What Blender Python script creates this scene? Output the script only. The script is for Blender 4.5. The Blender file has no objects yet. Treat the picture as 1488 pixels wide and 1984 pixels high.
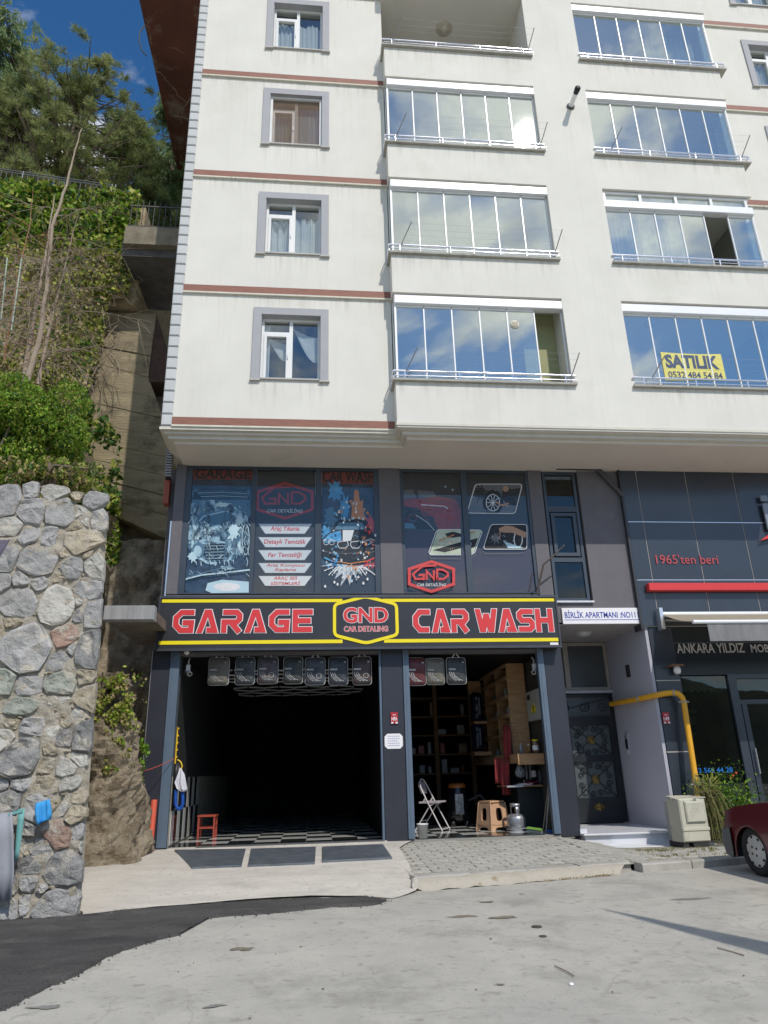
import bpy, math, random
import numpy as np
from mathutils import Vector, Matrix, noise
random.seed(7); np.random.seed(7)
sc = bpy.context.scene
# ------------------------------------------------------------------ camera
FPX = 1375.05
CAM = np.array([2.6629, -12.1788, 1.0878])
def _rot(yaw, pitch, roll):
    cy, sy, cp, sp = math.cos(yaw), math.sin(yaw), math.cos(pitch), math.sin(pitch)
    fwd = np.array([sy*cp, cy*cp, sp]); right = np.array([cy, -sy, 0]); up = np.cross(right, fwd)
    c, s = math.cos(roll), math.sin(roll)
    return np.array([c*right+s*up, -s*right+c*up, fwd])
CM = _rot(0.103976, 0.352252, -0.026732)
cd = bpy.data.cameras.new('camera'); cam = bpy.data.objects.new('camera', cd)
sc.collection.objects.link(cam); sc.camera = cam
cd.sensor_fit = 'VERTICAL'; cd.sensor_height = 24; cd.lens = FPX/1984*24
cd.clip_start = 0.05; cd.clip_end = 3000
mw = Matrix.Identity(4)
for i in range(3):
    mw[i][0] = CM[0][i]; mw[i][1] = CM[1][i]; mw[i][2] = -CM[2][i]; mw[i][3] = CAM[i]
cam.matrix_world = mw
# ------------------------------------------------------------------ sun, sky
SUN = Vector((.255, -.64, .725)).normalized()
sun_el = math.asin(SUN.z); sun_az = math.atan2(SUN.x, SUN.y)
sl = bpy.data.lights.new('sun', 'SUN'); sl.energy = 3.15; sl.angle = math.radians(.5); sl.color = (1, .945, .865)
so = bpy.data.objects.new('sun', sl); sc.collection.objects.link(so)
so.rotation_euler = SUN.to_track_quat('Z', 'Y').to_euler(); so.location = (10, -20, 30)
w = bpy.data.worlds.new('World'); sc.world = w; w.use_nodes = True
nt = w.node_tree; nt.nodes.clear(); L = nt.links.new
def N(t, **k):
    n = nt.nodes.new(t)
    for a, b in k.items(): setattr(n, a, b)
    return n
out = N('ShaderNodeOutputWorld'); bg = N('ShaderNodeBackground'); bg.inputs[1].default_value = .145
sky = N('ShaderNodeTexSky', sky_type='NISHITA', sun_disc=False)
sky.sun_elevation = sun_el; sky.sun_rotation = sun_az
sky.air_density = 1.0; sky.dust_density = .35; sky.ozone_density = 2.2; sky.altitude = 900
tc = N('ShaderNodeTexCoord')
mp = N('ShaderNodeMapping'); mp.inputs['Scale'].default_value = (1, 1, 1.9); mp.inputs['Location'].default_value = (5.04, 2.13, .21)
n1 = N('ShaderNodeTexNoise'); n1.inputs['Scale'].default_value = 3.0; n1.inputs['Detail'].default_value = 9; n1.inputs['Roughness'].default_value = .58
n1.inputs['Distortion'].default_value = .35
r1 = N('ShaderNodeValToRGB'); r1.color_ramp.elements[0].position = .485; r1.color_ramp.elements[1].position = .585
n2 = N('ShaderNodeTexNoise'); n2.inputs['Scale'].default_value = 5.0; n2.inputs['Detail'].default_value = 6
r2 = N('ShaderNodeValToRGB'); r2.color_ramp.elements[0].position = .30; r2.color_ramp.elements[0].color = (3.6, 3.9, 4.3, 1)
r2.color_ramp.elements[1].position = .54; r2.color_ramp.elements[1].color = (7.6, 7.8, 7.9, 1)
mx = N('ShaderNodeMix', data_type='RGBA')
L(tc.outputs['Generated'], mp.inputs[0]); L(mp.outputs[0], n1.inputs[0]); L(mp.outputs[0], n2.inputs[0])
L(n1.outputs[0], r1.inputs[0]); L(n2.outputs[0], r2.inputs[0])
hs = N('ShaderNodeHueSaturation'); hs.inputs['Saturation'].default_value = 1.28; hs.inputs['Value'].default_value = 1.0
L(sky.outputs[0], hs.inputs['Color']); 
L(r1.outputs[0], mx.inputs[0]); L(hs.outputs[0], mx.inputs[6]); L(r2.outputs[0], mx.inputs[7])
L(mx.outputs[2], bg.inputs[0]); L(bg.outputs[0], out.inputs[0])
sc.view_settings.view_transform = 'Standard'; sc.view_settings.look = 'None'
sc.view_settings.exposure = 0.0; sc.view_settings.gamma = 1; sc.view_settings.use_curve_mapping = False
sc.cycles.max_bounces = 8; sc.cycles.transparent_max_bounces = 12
# ------------------------------------------------------------------ survey helpers: photo pixel -> point on a plane of the place
def ray(px, py): return CM.T @ np.array([(px-744)/FPX, (992-py)/FPX, 1.0])
def at(px, py, Y): d = ray(px, py); return CAM+d*(Y-CAM[1])/d[1]
def atz(px, py, Z): d = ray(px, py); return CAM+d*(Z-CAM[2])/d[2]
def rc(px0, py0, px1, py1, Y):
    xm, ym = (px0+px1)/2, (py0+py1)/2
    return at(px0, ym, Y)[0], at(px1, ym, Y)[0], at(xm, py1, Y)[2], at(xm, py0, Y)[2]
def zroad(x, y): return -.28+.022*(y+2.6)
def atroad(px, py):
    d = ray(px, py); n = np.array([0, -.022, 1.]); k = -.28+.022*2.6
    return CAM+d*((k-n@CAM)/(n@d))
# ------------------------------------------------------------------ materials
MATS = {}
def mat(name, col, rough=.6, metal=0, var=.12, scale=4, bump=0, bscale=60, spec=.5, col2=None, rnd=0, stretch=(1, 1, 1), emit=None, coat=0, trans=0, thr=None, col3=None, scale3=1.5, thr3=(.55, .7), bdist=.02, alpha=None):
    if name in MATS: return MATS[name]
    m = bpy.data.materials.new(name); m.use_nodes = True; t = m.node_tree; b = t.nodes['Principled BSDF']; K = t.links.new
    MATS[name] = m
    b.inputs['Roughness'].default_value = rough; b.inputs['Metallic'].default_value = metal
    b.inputs['Specular IOR Level'].default_value = spec
    if coat: b.inputs['Coat Weight'].default_value = coat; b.inputs['Coat Roughness'].default_value = .08
    c = t.nodes.new('ShaderNodeTexCoord'); mpp = t.nodes.new('ShaderNodeMapping'); mpp.inputs['Scale'].default_value = stretch
    geo = t.nodes.new('ShaderNodeNewGeometry')
    if rnd: K(c.outputs['Object'], mpp.inputs[0])
    else: K(geo.outputs['Position'], mpp.inputs[0])
    n = t.nodes.new('ShaderNodeTexNoise'); n.inputs['Scale'].default_value = scale; n.inputs['Detail'].default_value = 5
    n.inputs['Roughness'].default_value = .62
    K(mpp.outputs[0], n.inputs[0])
    rp = t.nodes.new('ShaderNodeValToRGB')
    a, bb = thr or (.3, .7)
    rp.color_ramp.elements[0].position = a; rp.color_ramp.elements[1].position = bb
    c2 = col2 or tuple(min(1, x*(1+var)) for x in col)
    c1 = col if col2 else tuple(x*(1-var) for x in col)
    rp.color_ramp.elements[0].color = (*c1, 1); rp.color_ramp.elements[1].color = (*c2, 1)
    K(n.outputs[0], rp.inputs[0]); src = rp.outputs[0]
    if col3:
        n3 = t.nodes.new('ShaderNodeTexNoise'); n3.inputs['Scale'].default_value = scale3; n3.inputs['Detail'].default_value = 7; n3.inputs['Roughness'].default_value = .7
        K(geo.outputs['Position'], n3.inputs[0])
        r3 = t.nodes.new('ShaderNodeValToRGB'); r3.color_ramp.elements[0].position = thr3[0]; r3.color_ramp.elements[1].position = thr3[1]
        K(n3.outputs[0], r3.inputs[0])
        m3 = t.nodes.new('ShaderNodeMix'); m3.data_type = 'RGBA'; K(r3.outputs[0], m3.inputs[0]); K(src, m3.inputs[6]); m3.inputs[7].default_value = (*col3, 1)
        src = m3.outputs[2]
    if rnd:
        oi = t.nodes.new('ShaderNodeObjectInfo'); mr = t.nodes.new('ShaderNodeMapRange'); mr.inputs[3].default_value = 1-rnd; mr.inputs[4].default_value = 1+rnd
        K(oi.outputs['Random'], mr.inputs[0]); h = t.nodes.new('ShaderNodeHueSaturation'); K(mr.outputs[0], h.inputs['Value']); K(src, h.inputs['Color']); src = h.outputs[0]
    K(src, b.inputs['Base Color'])
    if bump:
        n4 = t.nodes.new('ShaderNodeTexNoise'); n4.inputs['Scale'].default_value = bscale; n4.inputs['Detail'].default_value = 6; n4.inputs['Roughness'].default_value = .7
        K(mpp.outputs[0], n4.inputs[0]); bp = t.nodes.new('ShaderNodeBump'); bp.inputs['Strength'].default_value = bump; bp.inputs['Distance'].default_value = bdist
        K(n4.outputs[0], bp.inputs['Height']); K(bp.outputs[0], b.inputs['Normal'])
    if emit:
        b.inputs['Emission Color'].default_value = (*emit[0], 1); b.inputs['Emission Strength'].default_value = emit[1]
    if trans:
        tr = t.nodes.new('ShaderNodeBsdfTranslucent'); K(src, tr.inputs[0]); ms = t.nodes.new('ShaderNodeMixShader'); ms.inputs[0].default_value = trans
        K(b.outputs[0], ms.inputs[1]); K(tr.outputs[0], ms.inputs[2]); K(ms.outputs[0], t.nodes['Material Output'].inputs[0])
    if alpha is not None: b.inputs['Alpha'].default_value = alpha
    return m
def glass(name, refl, tint, rough=.015, base=.0):
    m = bpy.data.materials.new(name); m.use_nodes = True; t = m.node_tree; K = t.links.new; t.nodes.remove(t.nodes['Principled BSDF'])
    g = t.nodes.new('ShaderNodeBsdfGlossy'); g.inputs['Roughness'].default_value = rough; g.inputs[0].default_value = (.97, .99, .94, 1)
    tr = t.nodes.new('ShaderNodeBsdfTransparent'); tr.inputs[0].default_value = (*tint, 1)
    ge = t.nodes.new('ShaderNodeNewGeometry'); dt = t.nodes.new('ShaderNodeVectorMath'); dt.operation = 'DOT_PRODUCT'; K(ge.outputs['Normal'], dt.inputs[0]); K(ge.outputs['Incoming'], dt.inputs[1])
    ab = t.nodes.new('ShaderNodeMath'); ab.operation = 'ABSOLUTE'; K(dt.outputs['Value'], ab.inputs[0]); on = t.nodes.new('ShaderNodeMath'); on.operation = 'SUBTRACT'; on.inputs[0].default_value = 1; K(ab.outputs[0], on.inputs[1])
    fr = t.nodes.new('ShaderNodeMath'); fr.operation = 'POWER'; fr.inputs[1].default_value = 5; K(on.outputs[0], fr.inputs[0])
    mr = t.nodes.new('ShaderNodeMapRange'); mr.inputs[3].default_value = refl; mr.inputs[4].default_value = 1.0
    K(fr.outputs[0], mr.inputs[0]); ms = t.nodes.new('ShaderNodeMixShader'); K(mr.outputs[0], ms.inputs[0])
    # very slight waviness of float glass
    c = t.nodes.new('ShaderNodeNewGeometry'); n = t.nodes.new('ShaderNodeTexNoise'); n.inputs['Scale'].default_value = 1.1; K(c.outputs['Position'], n.inputs[0])
    bp = t.nodes.new('ShaderNodeBump'); bp.inputs['Strength'].default_value = .03; bp.inputs['Distance'].default_value = .05; K(n.outputs[0], bp.inputs['Height']); K(bp.outputs[0], g.inputs['Normal'])
    K(tr.outputs[0], ms.inputs[1]); K(g.outputs[0], ms.inputs[2]); K(ms.outputs[0], t.nodes['Material Output'].inputs[0])
    MATS[name] = m
    return m
# ------------------------------------------------------------------ mesh helpers
ORG = {}
def _org(p): return ORG.get(p.name, (0, 0, 0)) if p is not None else (0, 0, 0)
def setp(o, label=None, cat=None, group=None, kind=None):
    if label: o['label'] = label
    if cat: o['category'] = cat
    if group: o['group'] = group
    if kind: o['kind'] = kind
    return o
def thing(name, label, cat, loc=(0, 0, 0), rotz=0, group=None, local=False):
    o = bpy.data.objects.new(name, None); o.empty_display_size = .1; sc.collection.objects.link(o)
    o.location = loc; o.rotation_euler = (0, 0, rotz)
    ORG[o.name] = (0, 0, 0) if local else tuple(loc)
    return setp(o, label, cat, group)
class MB:
    def __init__(s): s.v = []; s.f = []; s.m = []; s.sm = []
    def add(s, vs, fs, mi=0, sm=False):
        k = len(s.v); s.v += [tuple(map(float, p)) for p in vs]
        for f in fs: s.f.append([i+k for i in f]); s.m.append(mi); s.sm.append(sm)
        return s
    def box(s, x0, x1, y0, y1, z0, z1, mi=0):
        x0, x1 = sorted((x0, x1)); y0, y1 = sorted((y0, y1)); z0, z1 = sorted((z0, z1))
        return s.add([(x0,y0,z0),(x1,y0,z0),(x1,y1,z0),(x0,y1,z0),(x0,y0,z1),(x1,y0,z1),(x1,y1,z1),(x0,y1,z1)],
                     [(0,3,2,1),(4,5,6,7),(0,1,5,4),(1,2,6,5),(2,3,7,6),(3,0,4,7)], mi)
    def cbox(s, x0, x1, y0, y1, z0, z1, c=.01, mi=0):
        x0, x1 = sorted((x0, x1)); y0, y1 = sorted((y0, y1)); z0, z1 = sorted((z0, z1))
        c = min(c, (x1-x0)*.45, (y1-y0)*.45, (z1-z0)*.45)
        # chamfered front face box (front = -y)
        vs = [(x0+c,y0,z0+c),(x1-c,y0,z0+c),(x1-c,y0,z1-c),(x0+c,y0,z1-c),(x0,y0+c,z0),(x1,y0+c,z0),(x1,y0+c,z1),(x0,y0+c,z1),(x0,y1,z0),(x1,y1,z0),(x1,y1,z1),(x0,y1,z1)]
        return s.add(vs, [(0,1,2,3),(4,5,1,0),(5,6,2,1),(6,7,3,2),(7,4,0,3),(8,9,5,4),(9,10,6,5),(10,11,7,6),(11,8,4,7),(9,8,11,10)], mi)
    def poly(s, pts, mi=0): return s.add(pts, [list(range(len(pts)))], mi)
    def prism(s, poly, h, mi=0):       # poly: list of 3D points, h: extrusion vector
        n = len(poly); q = [tuple(np.array(p)+np.array(h)) for p in poly]
        fs = [list(range(n))[::-1], list(range(n, 2*n))]+[(i, (i+1) % n, n+(i+1) % n, n+i) for i in range(n)]
        return s.add(list(poly)+q, fs, mi)
    def tube(s, path, r, n=8, mi=0, cap=True, sm=True):
        P = [Vector(p) for p in path]; R = r if isinstance(r, (list, tuple)) else [r]*len(P)
        rings = []; prev = None
        for i, p in enumerate(P):
            d = (P[min(i+1, len(P)-1)]-P[max(i-1, 0)]).normalized()
            if prev is None:
                a = Vector((0, 0, 1)) if abs(d.z) < .9 else Vector((1, 0, 0)); u = d.cross(a).normalized()
            else:
                u = (prev-d*prev.dot(d)); u = u.normalized() if u.length > 1e-6 else d.orthogonal().normalized()
            prev = u; v = d.cross(u)
            rings.append([p+(u*math.cos(2*math.pi*j/n)+v*math.sin(2*math.pi*j/n))*R[i] for j in range(n)])
        vs = [q for r_ in rings for q in r_]
        fs = [(i*n+j, i*n+(j+1) % n, (i+1)*n+(j+1) % n, (i+1)*n+j) for i in range(len(P)-1) for j in range(n)]
        s.add(vs, fs, mi, sm)
        if cap: s.add(rings[0], [list(range(n))[::-1]], mi); s.add(rings[-1], [list(range(n))], mi)
        return s
    def lathe(s, c, prof, n=20, mi=0, axis='z', sm=True):
        vs = []
        for (r, h) in prof:
            for j in range(n):
                a = 2*math.pi*j/n; x, y = r*math.cos(a), r*math.sin(a)
                if axis == 'z': vs.append((c[0]+x, c[1]+y, c[2]+h))
                elif axis == 'y': vs.append((c[0]+x, c[1]+h, c[2]+y))
                else: vs.append((c[0]+h, c[1]+x, c[2]+y))
        fs = [(i*n+j, i*n+(j+1) % n, (i+1)*n+(j+1) % n, (i+1)*n+j) for i in range(len(prof)-1) for j in range(n)]
        return s.add(vs, fs, mi, sm)
    def ribbon(s, pts, wd, place, mi=0, closed=False):
        """flat mitred stroke in 2D, place(x,z)->3D"""
        n = len(pts); Lf, Rt = [], []
        for i in range(n):
            p = np.array(pts[i], float)
            a = np.array(pts[i-1] if (i > 0 or closed) else pts[i], float); b = np.array(pts[(i+1) % n] if (i < n-1 or closed) else pts[i], float)
            d1 = p-a; d2 = b-p
            if np.linalg.norm(d1) < 1e-9: d1 = d2
            if np.linalg.norm(d2) < 1e-9: d2 = d1
            d1 = d1/np.linalg.norm(d1); d2 = d2/np.linalg.norm(d2)
            n1 = np.array([-d1[1], d1[0]]); n2 = np.array([-d2[1], d2[0]]); m = n1+n2
            L_ = np.linalg.norm(m); m = m/L_ if L_ > 1e-6 else n1
            k = min(1/max(m@n1, .35), 2.2)*wd/2
            Lf.append(place(*(p+m*k))); Rt.append(place(*(p-m*k)))
        vs = Lf+Rt; rg = range(n if closed else n-1)
        return s.add(vs, [(i, (i+1) % n, n+(i+1) % n, n+i) for i in rg], mi)
    def build(s, name, mats, parent=None, label=None, cat=None, group=None, kind=None, bevel=0):
        me = bpy.data.meshes.new(name); o_ = _org(parent)
        vs = [(a-o_[0], b-o_[1], c-o_[2]) for a, b, c in s.v]
        top = parent is None and cat is not None and kind != 'structure'
        if top:      # put the origin of a one-mesh thing at its base
            A = np.array(vs); base = (float(A[:, 0].mean()), float(A[:, 1].mean()), float(A[:, 2].min()))
            vs = [(a-base[0], b-base[1], c-base[2]) for a, b, c in vs]
        me.from_pydata(vs, [], s.f)
        if not isinstance(mats, (list, tuple)): mats = [mats]
        for m in mats: me.materials.append(m)
        if len(mats) > 1: me.polygons.foreach_set('material_index', s.m)
        me.polygons.foreach_set('use_smooth', s.sm)
        o = bpy.data.objects.new(name, me); sc.collection.objects.link(o)
        if parent is not None: o.parent = parent
        if top: o.location = base
        ORG[o.name] = base if top else o_
        if bevel:
            b = o.modifiers.new('edge', 'BEVEL'); b.width = bevel; b.segments = 2; b.limit_method = 'ANGLE'
        return setp(o, label, cat, group, kind)
def place(name, me, parent, loc, rot=(0, 0, 0), scale=(1, 1, 1), label=None, cat=None, group=None):
    o = bpy.data.objects.new(name, me); sc.collection.objects.link(o); g = _org(parent)
    o.location = (loc[0]-g[0], loc[1]-g[1], loc[2]-g[2]); o.rotation_euler = rot; o.scale = scale
    if parent is not None: o.parent = parent
    ORG[o.name] = (0, 0, 0) if parent is None else g
    return setp(o, label, cat, group)
def mesh_of(mb, name, mats):
    me = bpy.data.meshes.new(name); me.from_pydata(mb.v, [], mb.f)
    if not isinstance(mats, (list, tuple)): mats = [mats]
    for m in mats: me.materials.append(m)
    if len(mats) > 1: me.polygons.foreach_set('material_index', mb.m)
    me.polygons.foreach_set('use_smooth', mb.sm); return me
_TX = {}
def glyphs(s, off=0, shear=0, spacing=1):
    k = (s, off, shear, spacing)
    if k in _TX: return _TX[k]
    cu = bpy.data.curves.new('t', 'FONT'); cu.body = s; cu.size = 1; cu.offset = off; cu.shear = shear; cu.space_character = spacing; cu.resolution_u = 3
    ob = bpy.data.objects.new('t', cu); me = ob.to_mesh()
    V = np.array([v.co[:2] for v in me.vertices]); F = [list(p.vertices) for p in me.polygons]
    ob.to_mesh_clear(); bpy.data.objects.remove(ob); bpy.data.curves.remove(cu)
    _TX[k] = (V, F); return V, F
def text(mb, s, x0, x1, z0, z1, Y, mi=0, off=.0, shear=0, spacing=1, ref=None, fn=None):
    """fit the string in the rectangle on the plane; ref: bounds of the unbold text so that outlines stay centred"""
    V, F = glyphs(s, off, shear, spacing)
    R_ = glyphs(s, ref, shear, spacing)[0] if ref is not None else V
    a, b = R_.min(0), R_.max(0)
    P = (V-a)/(b-a)
    pts = [(x0+(x1-x0)*p[0], Y, z0+(z1-z0)*p[1]) for p in P]
    if fn: pts = [fn(*p) for p in P]
    mb.add(pts, F, mi)
def leafmesh(name, C_, size, mats, parent=None, aspect=1.6, up=.3, jitter=.6, droop=None, **kw):
    """many small folded leaves as quads; C_ centres (N,3)"""
    C_ = np.asarray(C_, float); n = len(C_); rs = np.random.RandomState(len(C_))
    d = rs.normal(size=(n, 3)); d[:, 2] += up
    if droop is not None: d = d*.5+droop
    d /= np.linalg.norm(d, axis=1)[:, None]
    a = rs.normal(size=(n, 3)); u = np.cross(d, a); u /= np.linalg.norm(u, axis=1)[:, None]
    sz = size*(1+jitter*(rs.rand(n)-.5)*2)
    l = (d*sz[:, None]); wv = u*(sz/aspect)[:, None]*.5
    V = np.stack([C_-l*.5, C_+wv+l*.05, C_+l*.5, C_-wv+l*.05], 1).reshape(-1, 3)
    o_ = np.array(_org(parent)); V -= o_
    top = parent is None and kw.get('cat') and kw.get('kind') != 'structure'
    base = (0, 0, 0)
    if top: base = (V[:, 0].mean(), V[:, 1].mean(), V[:, 2].min()); V -= np.array(base)
    me = bpy.data.meshes.new(name); me.vertices.add(4*n); me.vertices.foreach_set('co', V.ravel())
    me.loops.add(4*n); me.loops.foreach_set('vertex_index', np.arange(4*n))
    me.polygons.add(n); me.polygons.foreach_set('loop_start', np.arange(0, 4*n, 4))
    if not isinstance(mats, (list, tuple)): mats = [mats]
    for m in mats: me.materials.append(m)
    if len(mats) > 1: me.polygons.foreach_set('material_index', rs.randint(0, len(mats), n))
    me.update(calc_edges=True)
    o = bpy.data.objects.new(name, me); sc.collection.objects.link(o)
    if parent is not None: o.parent = parent
    if top: o.location = base
    return setp(o, kw.get('label'), kw.get('cat'), kw.get('group'), kw.get('kind'))
def fnoise(p, s=1.0, o=3): return noise.fractal(Vector(p)*s, 1.0, 2.0, o)
# ------------------------------------------------------------------ palette
plaster = mat('cream plaster', (.69, .67, .605), .85, var=.05, scale=.9, bump=.25, bscale=90, bdist=.006, col3=(.60, .585, .50), scale3=.55, thr3=(.56, .78))
def streaky(m):    # rain streaks running down the render
    t = m.node_tree; b = t.nodes['Principled BSDF']; K = t.links.new; src = b.inputs['Base Color'].links[0].from_socket
    g = t.nodes.new('ShaderNodeNewGeometry'); mp_ = t.nodes.new('ShaderNodeMapping'); mp_.inputs['Scale'].default_value = (5, 5, .22); K(g.outputs['Position'], mp_.inputs[0])
    n = t.nodes.new('ShaderNodeTexNoise'); n.inputs['Scale'].default_value = 1.6; n.inputs['Detail'].default_value = 6; n.inputs['Roughness'].default_value = .75; K(mp_.outputs[0], n.inputs[0])
    r = t.nodes.new('ShaderNodeValToRGB'); r.color_ramp.elements[0].position = .52; r.color_ramp.elements[1].position = .82; r.color_ramp.elements[1].color = (.20, .20, .20, 1); K(n.outputs[0], r.inputs[0])
    x = t.nodes.new('ShaderNodeMix'); x.data_type = 'RGBA'; K(r.outputs[0], x.inputs[0]); K(src, x.inputs[6]); x.inputs[7].default_value = (.36, .34, .25, 1); K(x.outputs[2], b.inputs['Base Color'])
streaky(plaster)
trimgrey = mat('lavender grey trim', (.36, .36, .375), .7, var=.04, bump=.1)
quoinm = mat('pale grey corner block', (.52, .53, .52), .75, var=.05, rnd=.05, bump=.15)
brown = mat('brown wood look band', (.17, .075, .05), .6, col2=(.33, .13, .085), scale=3, stretch=(1.2, 1, 26), bump=.3, bscale=4)
lip = mat('cream lip', (.62, .60, .50), .8, var=.1, scale=8, col3=(.2, .18, .12), scale3=6, thr3=(.62, .75))
soff = mat('soffit paint', (.68, .62, .54), .85, var=.05, scale=.8, bump=.1, col3=(.5, .46, .4), scale3=.6)
soff2 = mat('cornice paint', (.62, .59, .51), .8, var=.06, col3=(.10, .09, .07), scale3=7, thr3=(.68, .78))
def cracks(m, scale, width, c, distort=.25, amt=.75):
    t = m.node_tree; b = t.nodes['Principled BSDF']; K = t.links.new; src = b.inputs['Base Color'].links[0].from_socket
    g = t.nodes.new('ShaderNodeNewGeometry'); n = t.nodes.new('ShaderNodeTexNoise'); n.inputs['Scale'].default_value = 2.2; n.inputs['Detail'].default_value = 6; K(g.outputs['Position'], n.inputs[0])
    va = t.nodes.new('ShaderNodeVectorMath'); va.operation = 'SCALE'; va.inputs['Scale'].default_value = distort; K(n.outputs['Color'], va.inputs[0]); vb = t.nodes.new('ShaderNodeVectorMath'); vb.operation = 'ADD'; K(g.outputs['Position'], vb.inputs[0]); K(va.outputs[0], vb.inputs[1])
    v = t.nodes.new('ShaderNodeTexVoronoi'); v.feature = 'DISTANCE_TO_EDGE'; v.inputs['Scale'].default_value = scale; K(vb.outputs[0], v.inputs['Vector'])
    r = t.nodes.new('ShaderNodeValToRGB'); r.color_ramp.elements[0].position = 0; r.color_ramp.elements[0].color = (amt, amt, amt, 1); r.color_ramp.elements[1].position = width; r.color_ramp.elements[1].color = (0, 0, 0, 1); K(v.outputs['Distance'], r.inputs[0])
    n2_ = t.nodes.new('ShaderNodeTexNoise'); n2_.inputs['Scale'].default_value = .6; K(g.outputs['Position'], n2_.inputs[0]); r2_ = t.nodes.new('ShaderNodeValToRGB'); r2_.color_ramp.elements[0].position = .48; r2_.color_ramp.elements[1].position = .56; K(n2_.outputs[0], r2_.inputs[0])
    mu = t.nodes.new('ShaderNodeMath'); mu.operation = 'MULTIPLY'; K(r.outputs[0], mu.inputs[0]); K(r2_.outputs[0], mu.inputs[1])
    x = t.nodes.new('ShaderNodeMix'); x.data_type = 'RGBA'; K(mu.outputs[0], x.inputs[0]); K(src, x.inputs[6]); x.inputs[7].default_value = (*c, 1); K(x.outputs[2], b.inputs['Base Color'])
sideplaster = mat('brown waterproofed render', (.13, .045, .03), .85, var=.25, scale=1, bump=.4, bscale=15, col3=(.26, .21, .17), scale3=.7, thr3=(.54, .66))
cracks(sideplaster, .35, .014, (.4, .35, .3), .6, .6)
greywall = mat('dark grey render', (.135, .128, .140), .8, var=.07, scale=2.5, bump=.15, col3=(.17, .165, .17), scale3=1.2)
navy = mat('dark navy composite panel', (.030, .032, .043), .38, var=.15, scale=1.5, spec=.5, bump=.02)
navy2 = mat('dark blue grey cladding', (.036, .046, .062), .24, var=.12, scale=1.2, spec=.6, rnd=.05)
bluefr = mat('slate blue metal frame', (.10, .14, .19), .42, var=.1, scale=3, spec=.6, col3=(.2, .24, .28), scale3=5, thr3=(.62, .8))
blueal = mat('dark blue aluminium', (.045, .06, .082), .4, var=.1, spec=.5)
pvc = mat('white pvc', (.74, .74, .72), .35, var=.03)
alu = mat('brushed aluminium', (.72, .73, .76), .3, metal=.8, var=.05)
steel = mat('stainless rail', (.78, .78, .84), .22, metal=1.0, var=.05)
whitealu = mat('white powder coated track', (.80, .81, .82), .3, var=.03, spec=.6)
seal = mat('thin joint sealant', (.30, .27, .23), .7, var=.15)
pale_seal = mat('pale silicone joint', (.48, .44, .40), .6, var=.15)
blackm = mat('black paint', (.012, .012, .014), .5, var=.2)
sig_black = mat('black sign panel', (.032, .032, .036), .35, var=.1, scale=1, spec=.5)
yel = mat('yellow sign vinyl', (.86, .70, .008), .4, var=.02)
redl = mat('red sign acrylic', (.66, .045, .045), .35, var=.03)
whl = mat('white sign acrylic', (.82, .80, .80), .4, var=.02)
bl_text = mat('blue sign print', (.02, .04, .36), .5, var=.02)
concrete = mat('old board marked concrete', (.24, .195, .12), .9, col2=(.38, .315, .20), scale=1.4, stretch=(.5, .5, 5), bump=.7, bscale=8, bdist=.05, col3=(.10, .08, .055), scale3=1.6, thr3=(.5, .7))
concrete2 = mat('grey concrete', (.27, .245, .20), .9, var=.2, scale=2, bump=.5, bscale=14, bdist=.03, stretch=(1, 1, 3))
rockm = mat('brown rock', (.15, .11, .065), .95, col2=(.42, .35, .25), scale=3.4, bump=1.0, bscale=9, bdist=.10, col3=(.52, .49, .42), scale3=12, thr3=(.60, .68))
soil = mat('dry soil', (.32, .25, .15), 1, col2=(.50, .41, .27), scale=3, bump=.8, bscale=12, bdist=.06)
mortar = mat('sandy mortar', (.37, .325, .25), .95, col2=(.56, .51, .42), scale=5, bump=1.0, bscale=16, bdist=.05, col3=(.14, .11, .075), scale3=7, thr3=(.6, .72))
roadm = mat('weathered pale concrete road', (.37, .355, .32), .92, col2=(.46, .44, .385), scale=1.6, bump=.35, bscale=120, bdist=.008, col3=(.295, .285, .25), scale3=1.1, thr3=(.50, .68))
def speckle(m, sc1=38, c=(.10, .09, .075), th=(.70, .76), sc2=130, c2=(.62, .6, .55)):
    t = m.node_tree; b = t.nodes['Principled BSDF']; K = t.links.new; src = b.inputs['Base Color'].links[0].from_socket
    g = t.nodes.new('ShaderNodeNewGeometry')
    for s_, cc, tt in ((sc1, c, th), (sc2, c2, (.66, .74))):
        n = t.nodes.new('ShaderNodeTexNoise'); n.inputs['Scale'].default_value = s_; n.inputs['Detail'].default_value = 2; K(g.outputs['Position'], n.inputs[0])
        r = t.nodes.new('ShaderNodeValToRGB'); r.color_ramp.elements[0].position = tt[0]; r.color_ramp.elements[1].position = tt[1]; r.color_ramp.elements[1].color = (.7, .7, .7, 1); K(n.outputs[0], r.inputs[0])
        x = t.nodes.new('ShaderNodeMix'); x.data_type = 'RGBA'; K(r.outputs[0], x.inputs[0]); K(src, x.inputs[6]); x.inputs[7].default_value = (*cc, 1); src = x.outputs[2]
    K(src, b.inputs['Base Color'])
speckle(roadm, 9, (.27, .255, .22), (.60, .72), 120, (.56, .55, .51)); speckle(roadm, 45, (.22, .21, .185), (.64, .72), 260, (.26, .25, .23)); cracks(roadm, .9, .012, (.20, .19, .165), .35, .32)
asph = mat('fresh black asphalt', (.048, .046, .045), .92, col2=(.115, .11, .103), scale=2.2, bump=1.0, bscale=75, bdist=.025, stretch=(.5, 1.6, 1), col3=(.15, .14, .125), scale3=1.4, thr3=(.54, .72))
speckle(asph, 60, (.02, .02, .02), (.58, .66), 90, (.26, .25, .23)); cracks(asph, 1.3, .05, (.16, .15, .135), .9, .35)
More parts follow.
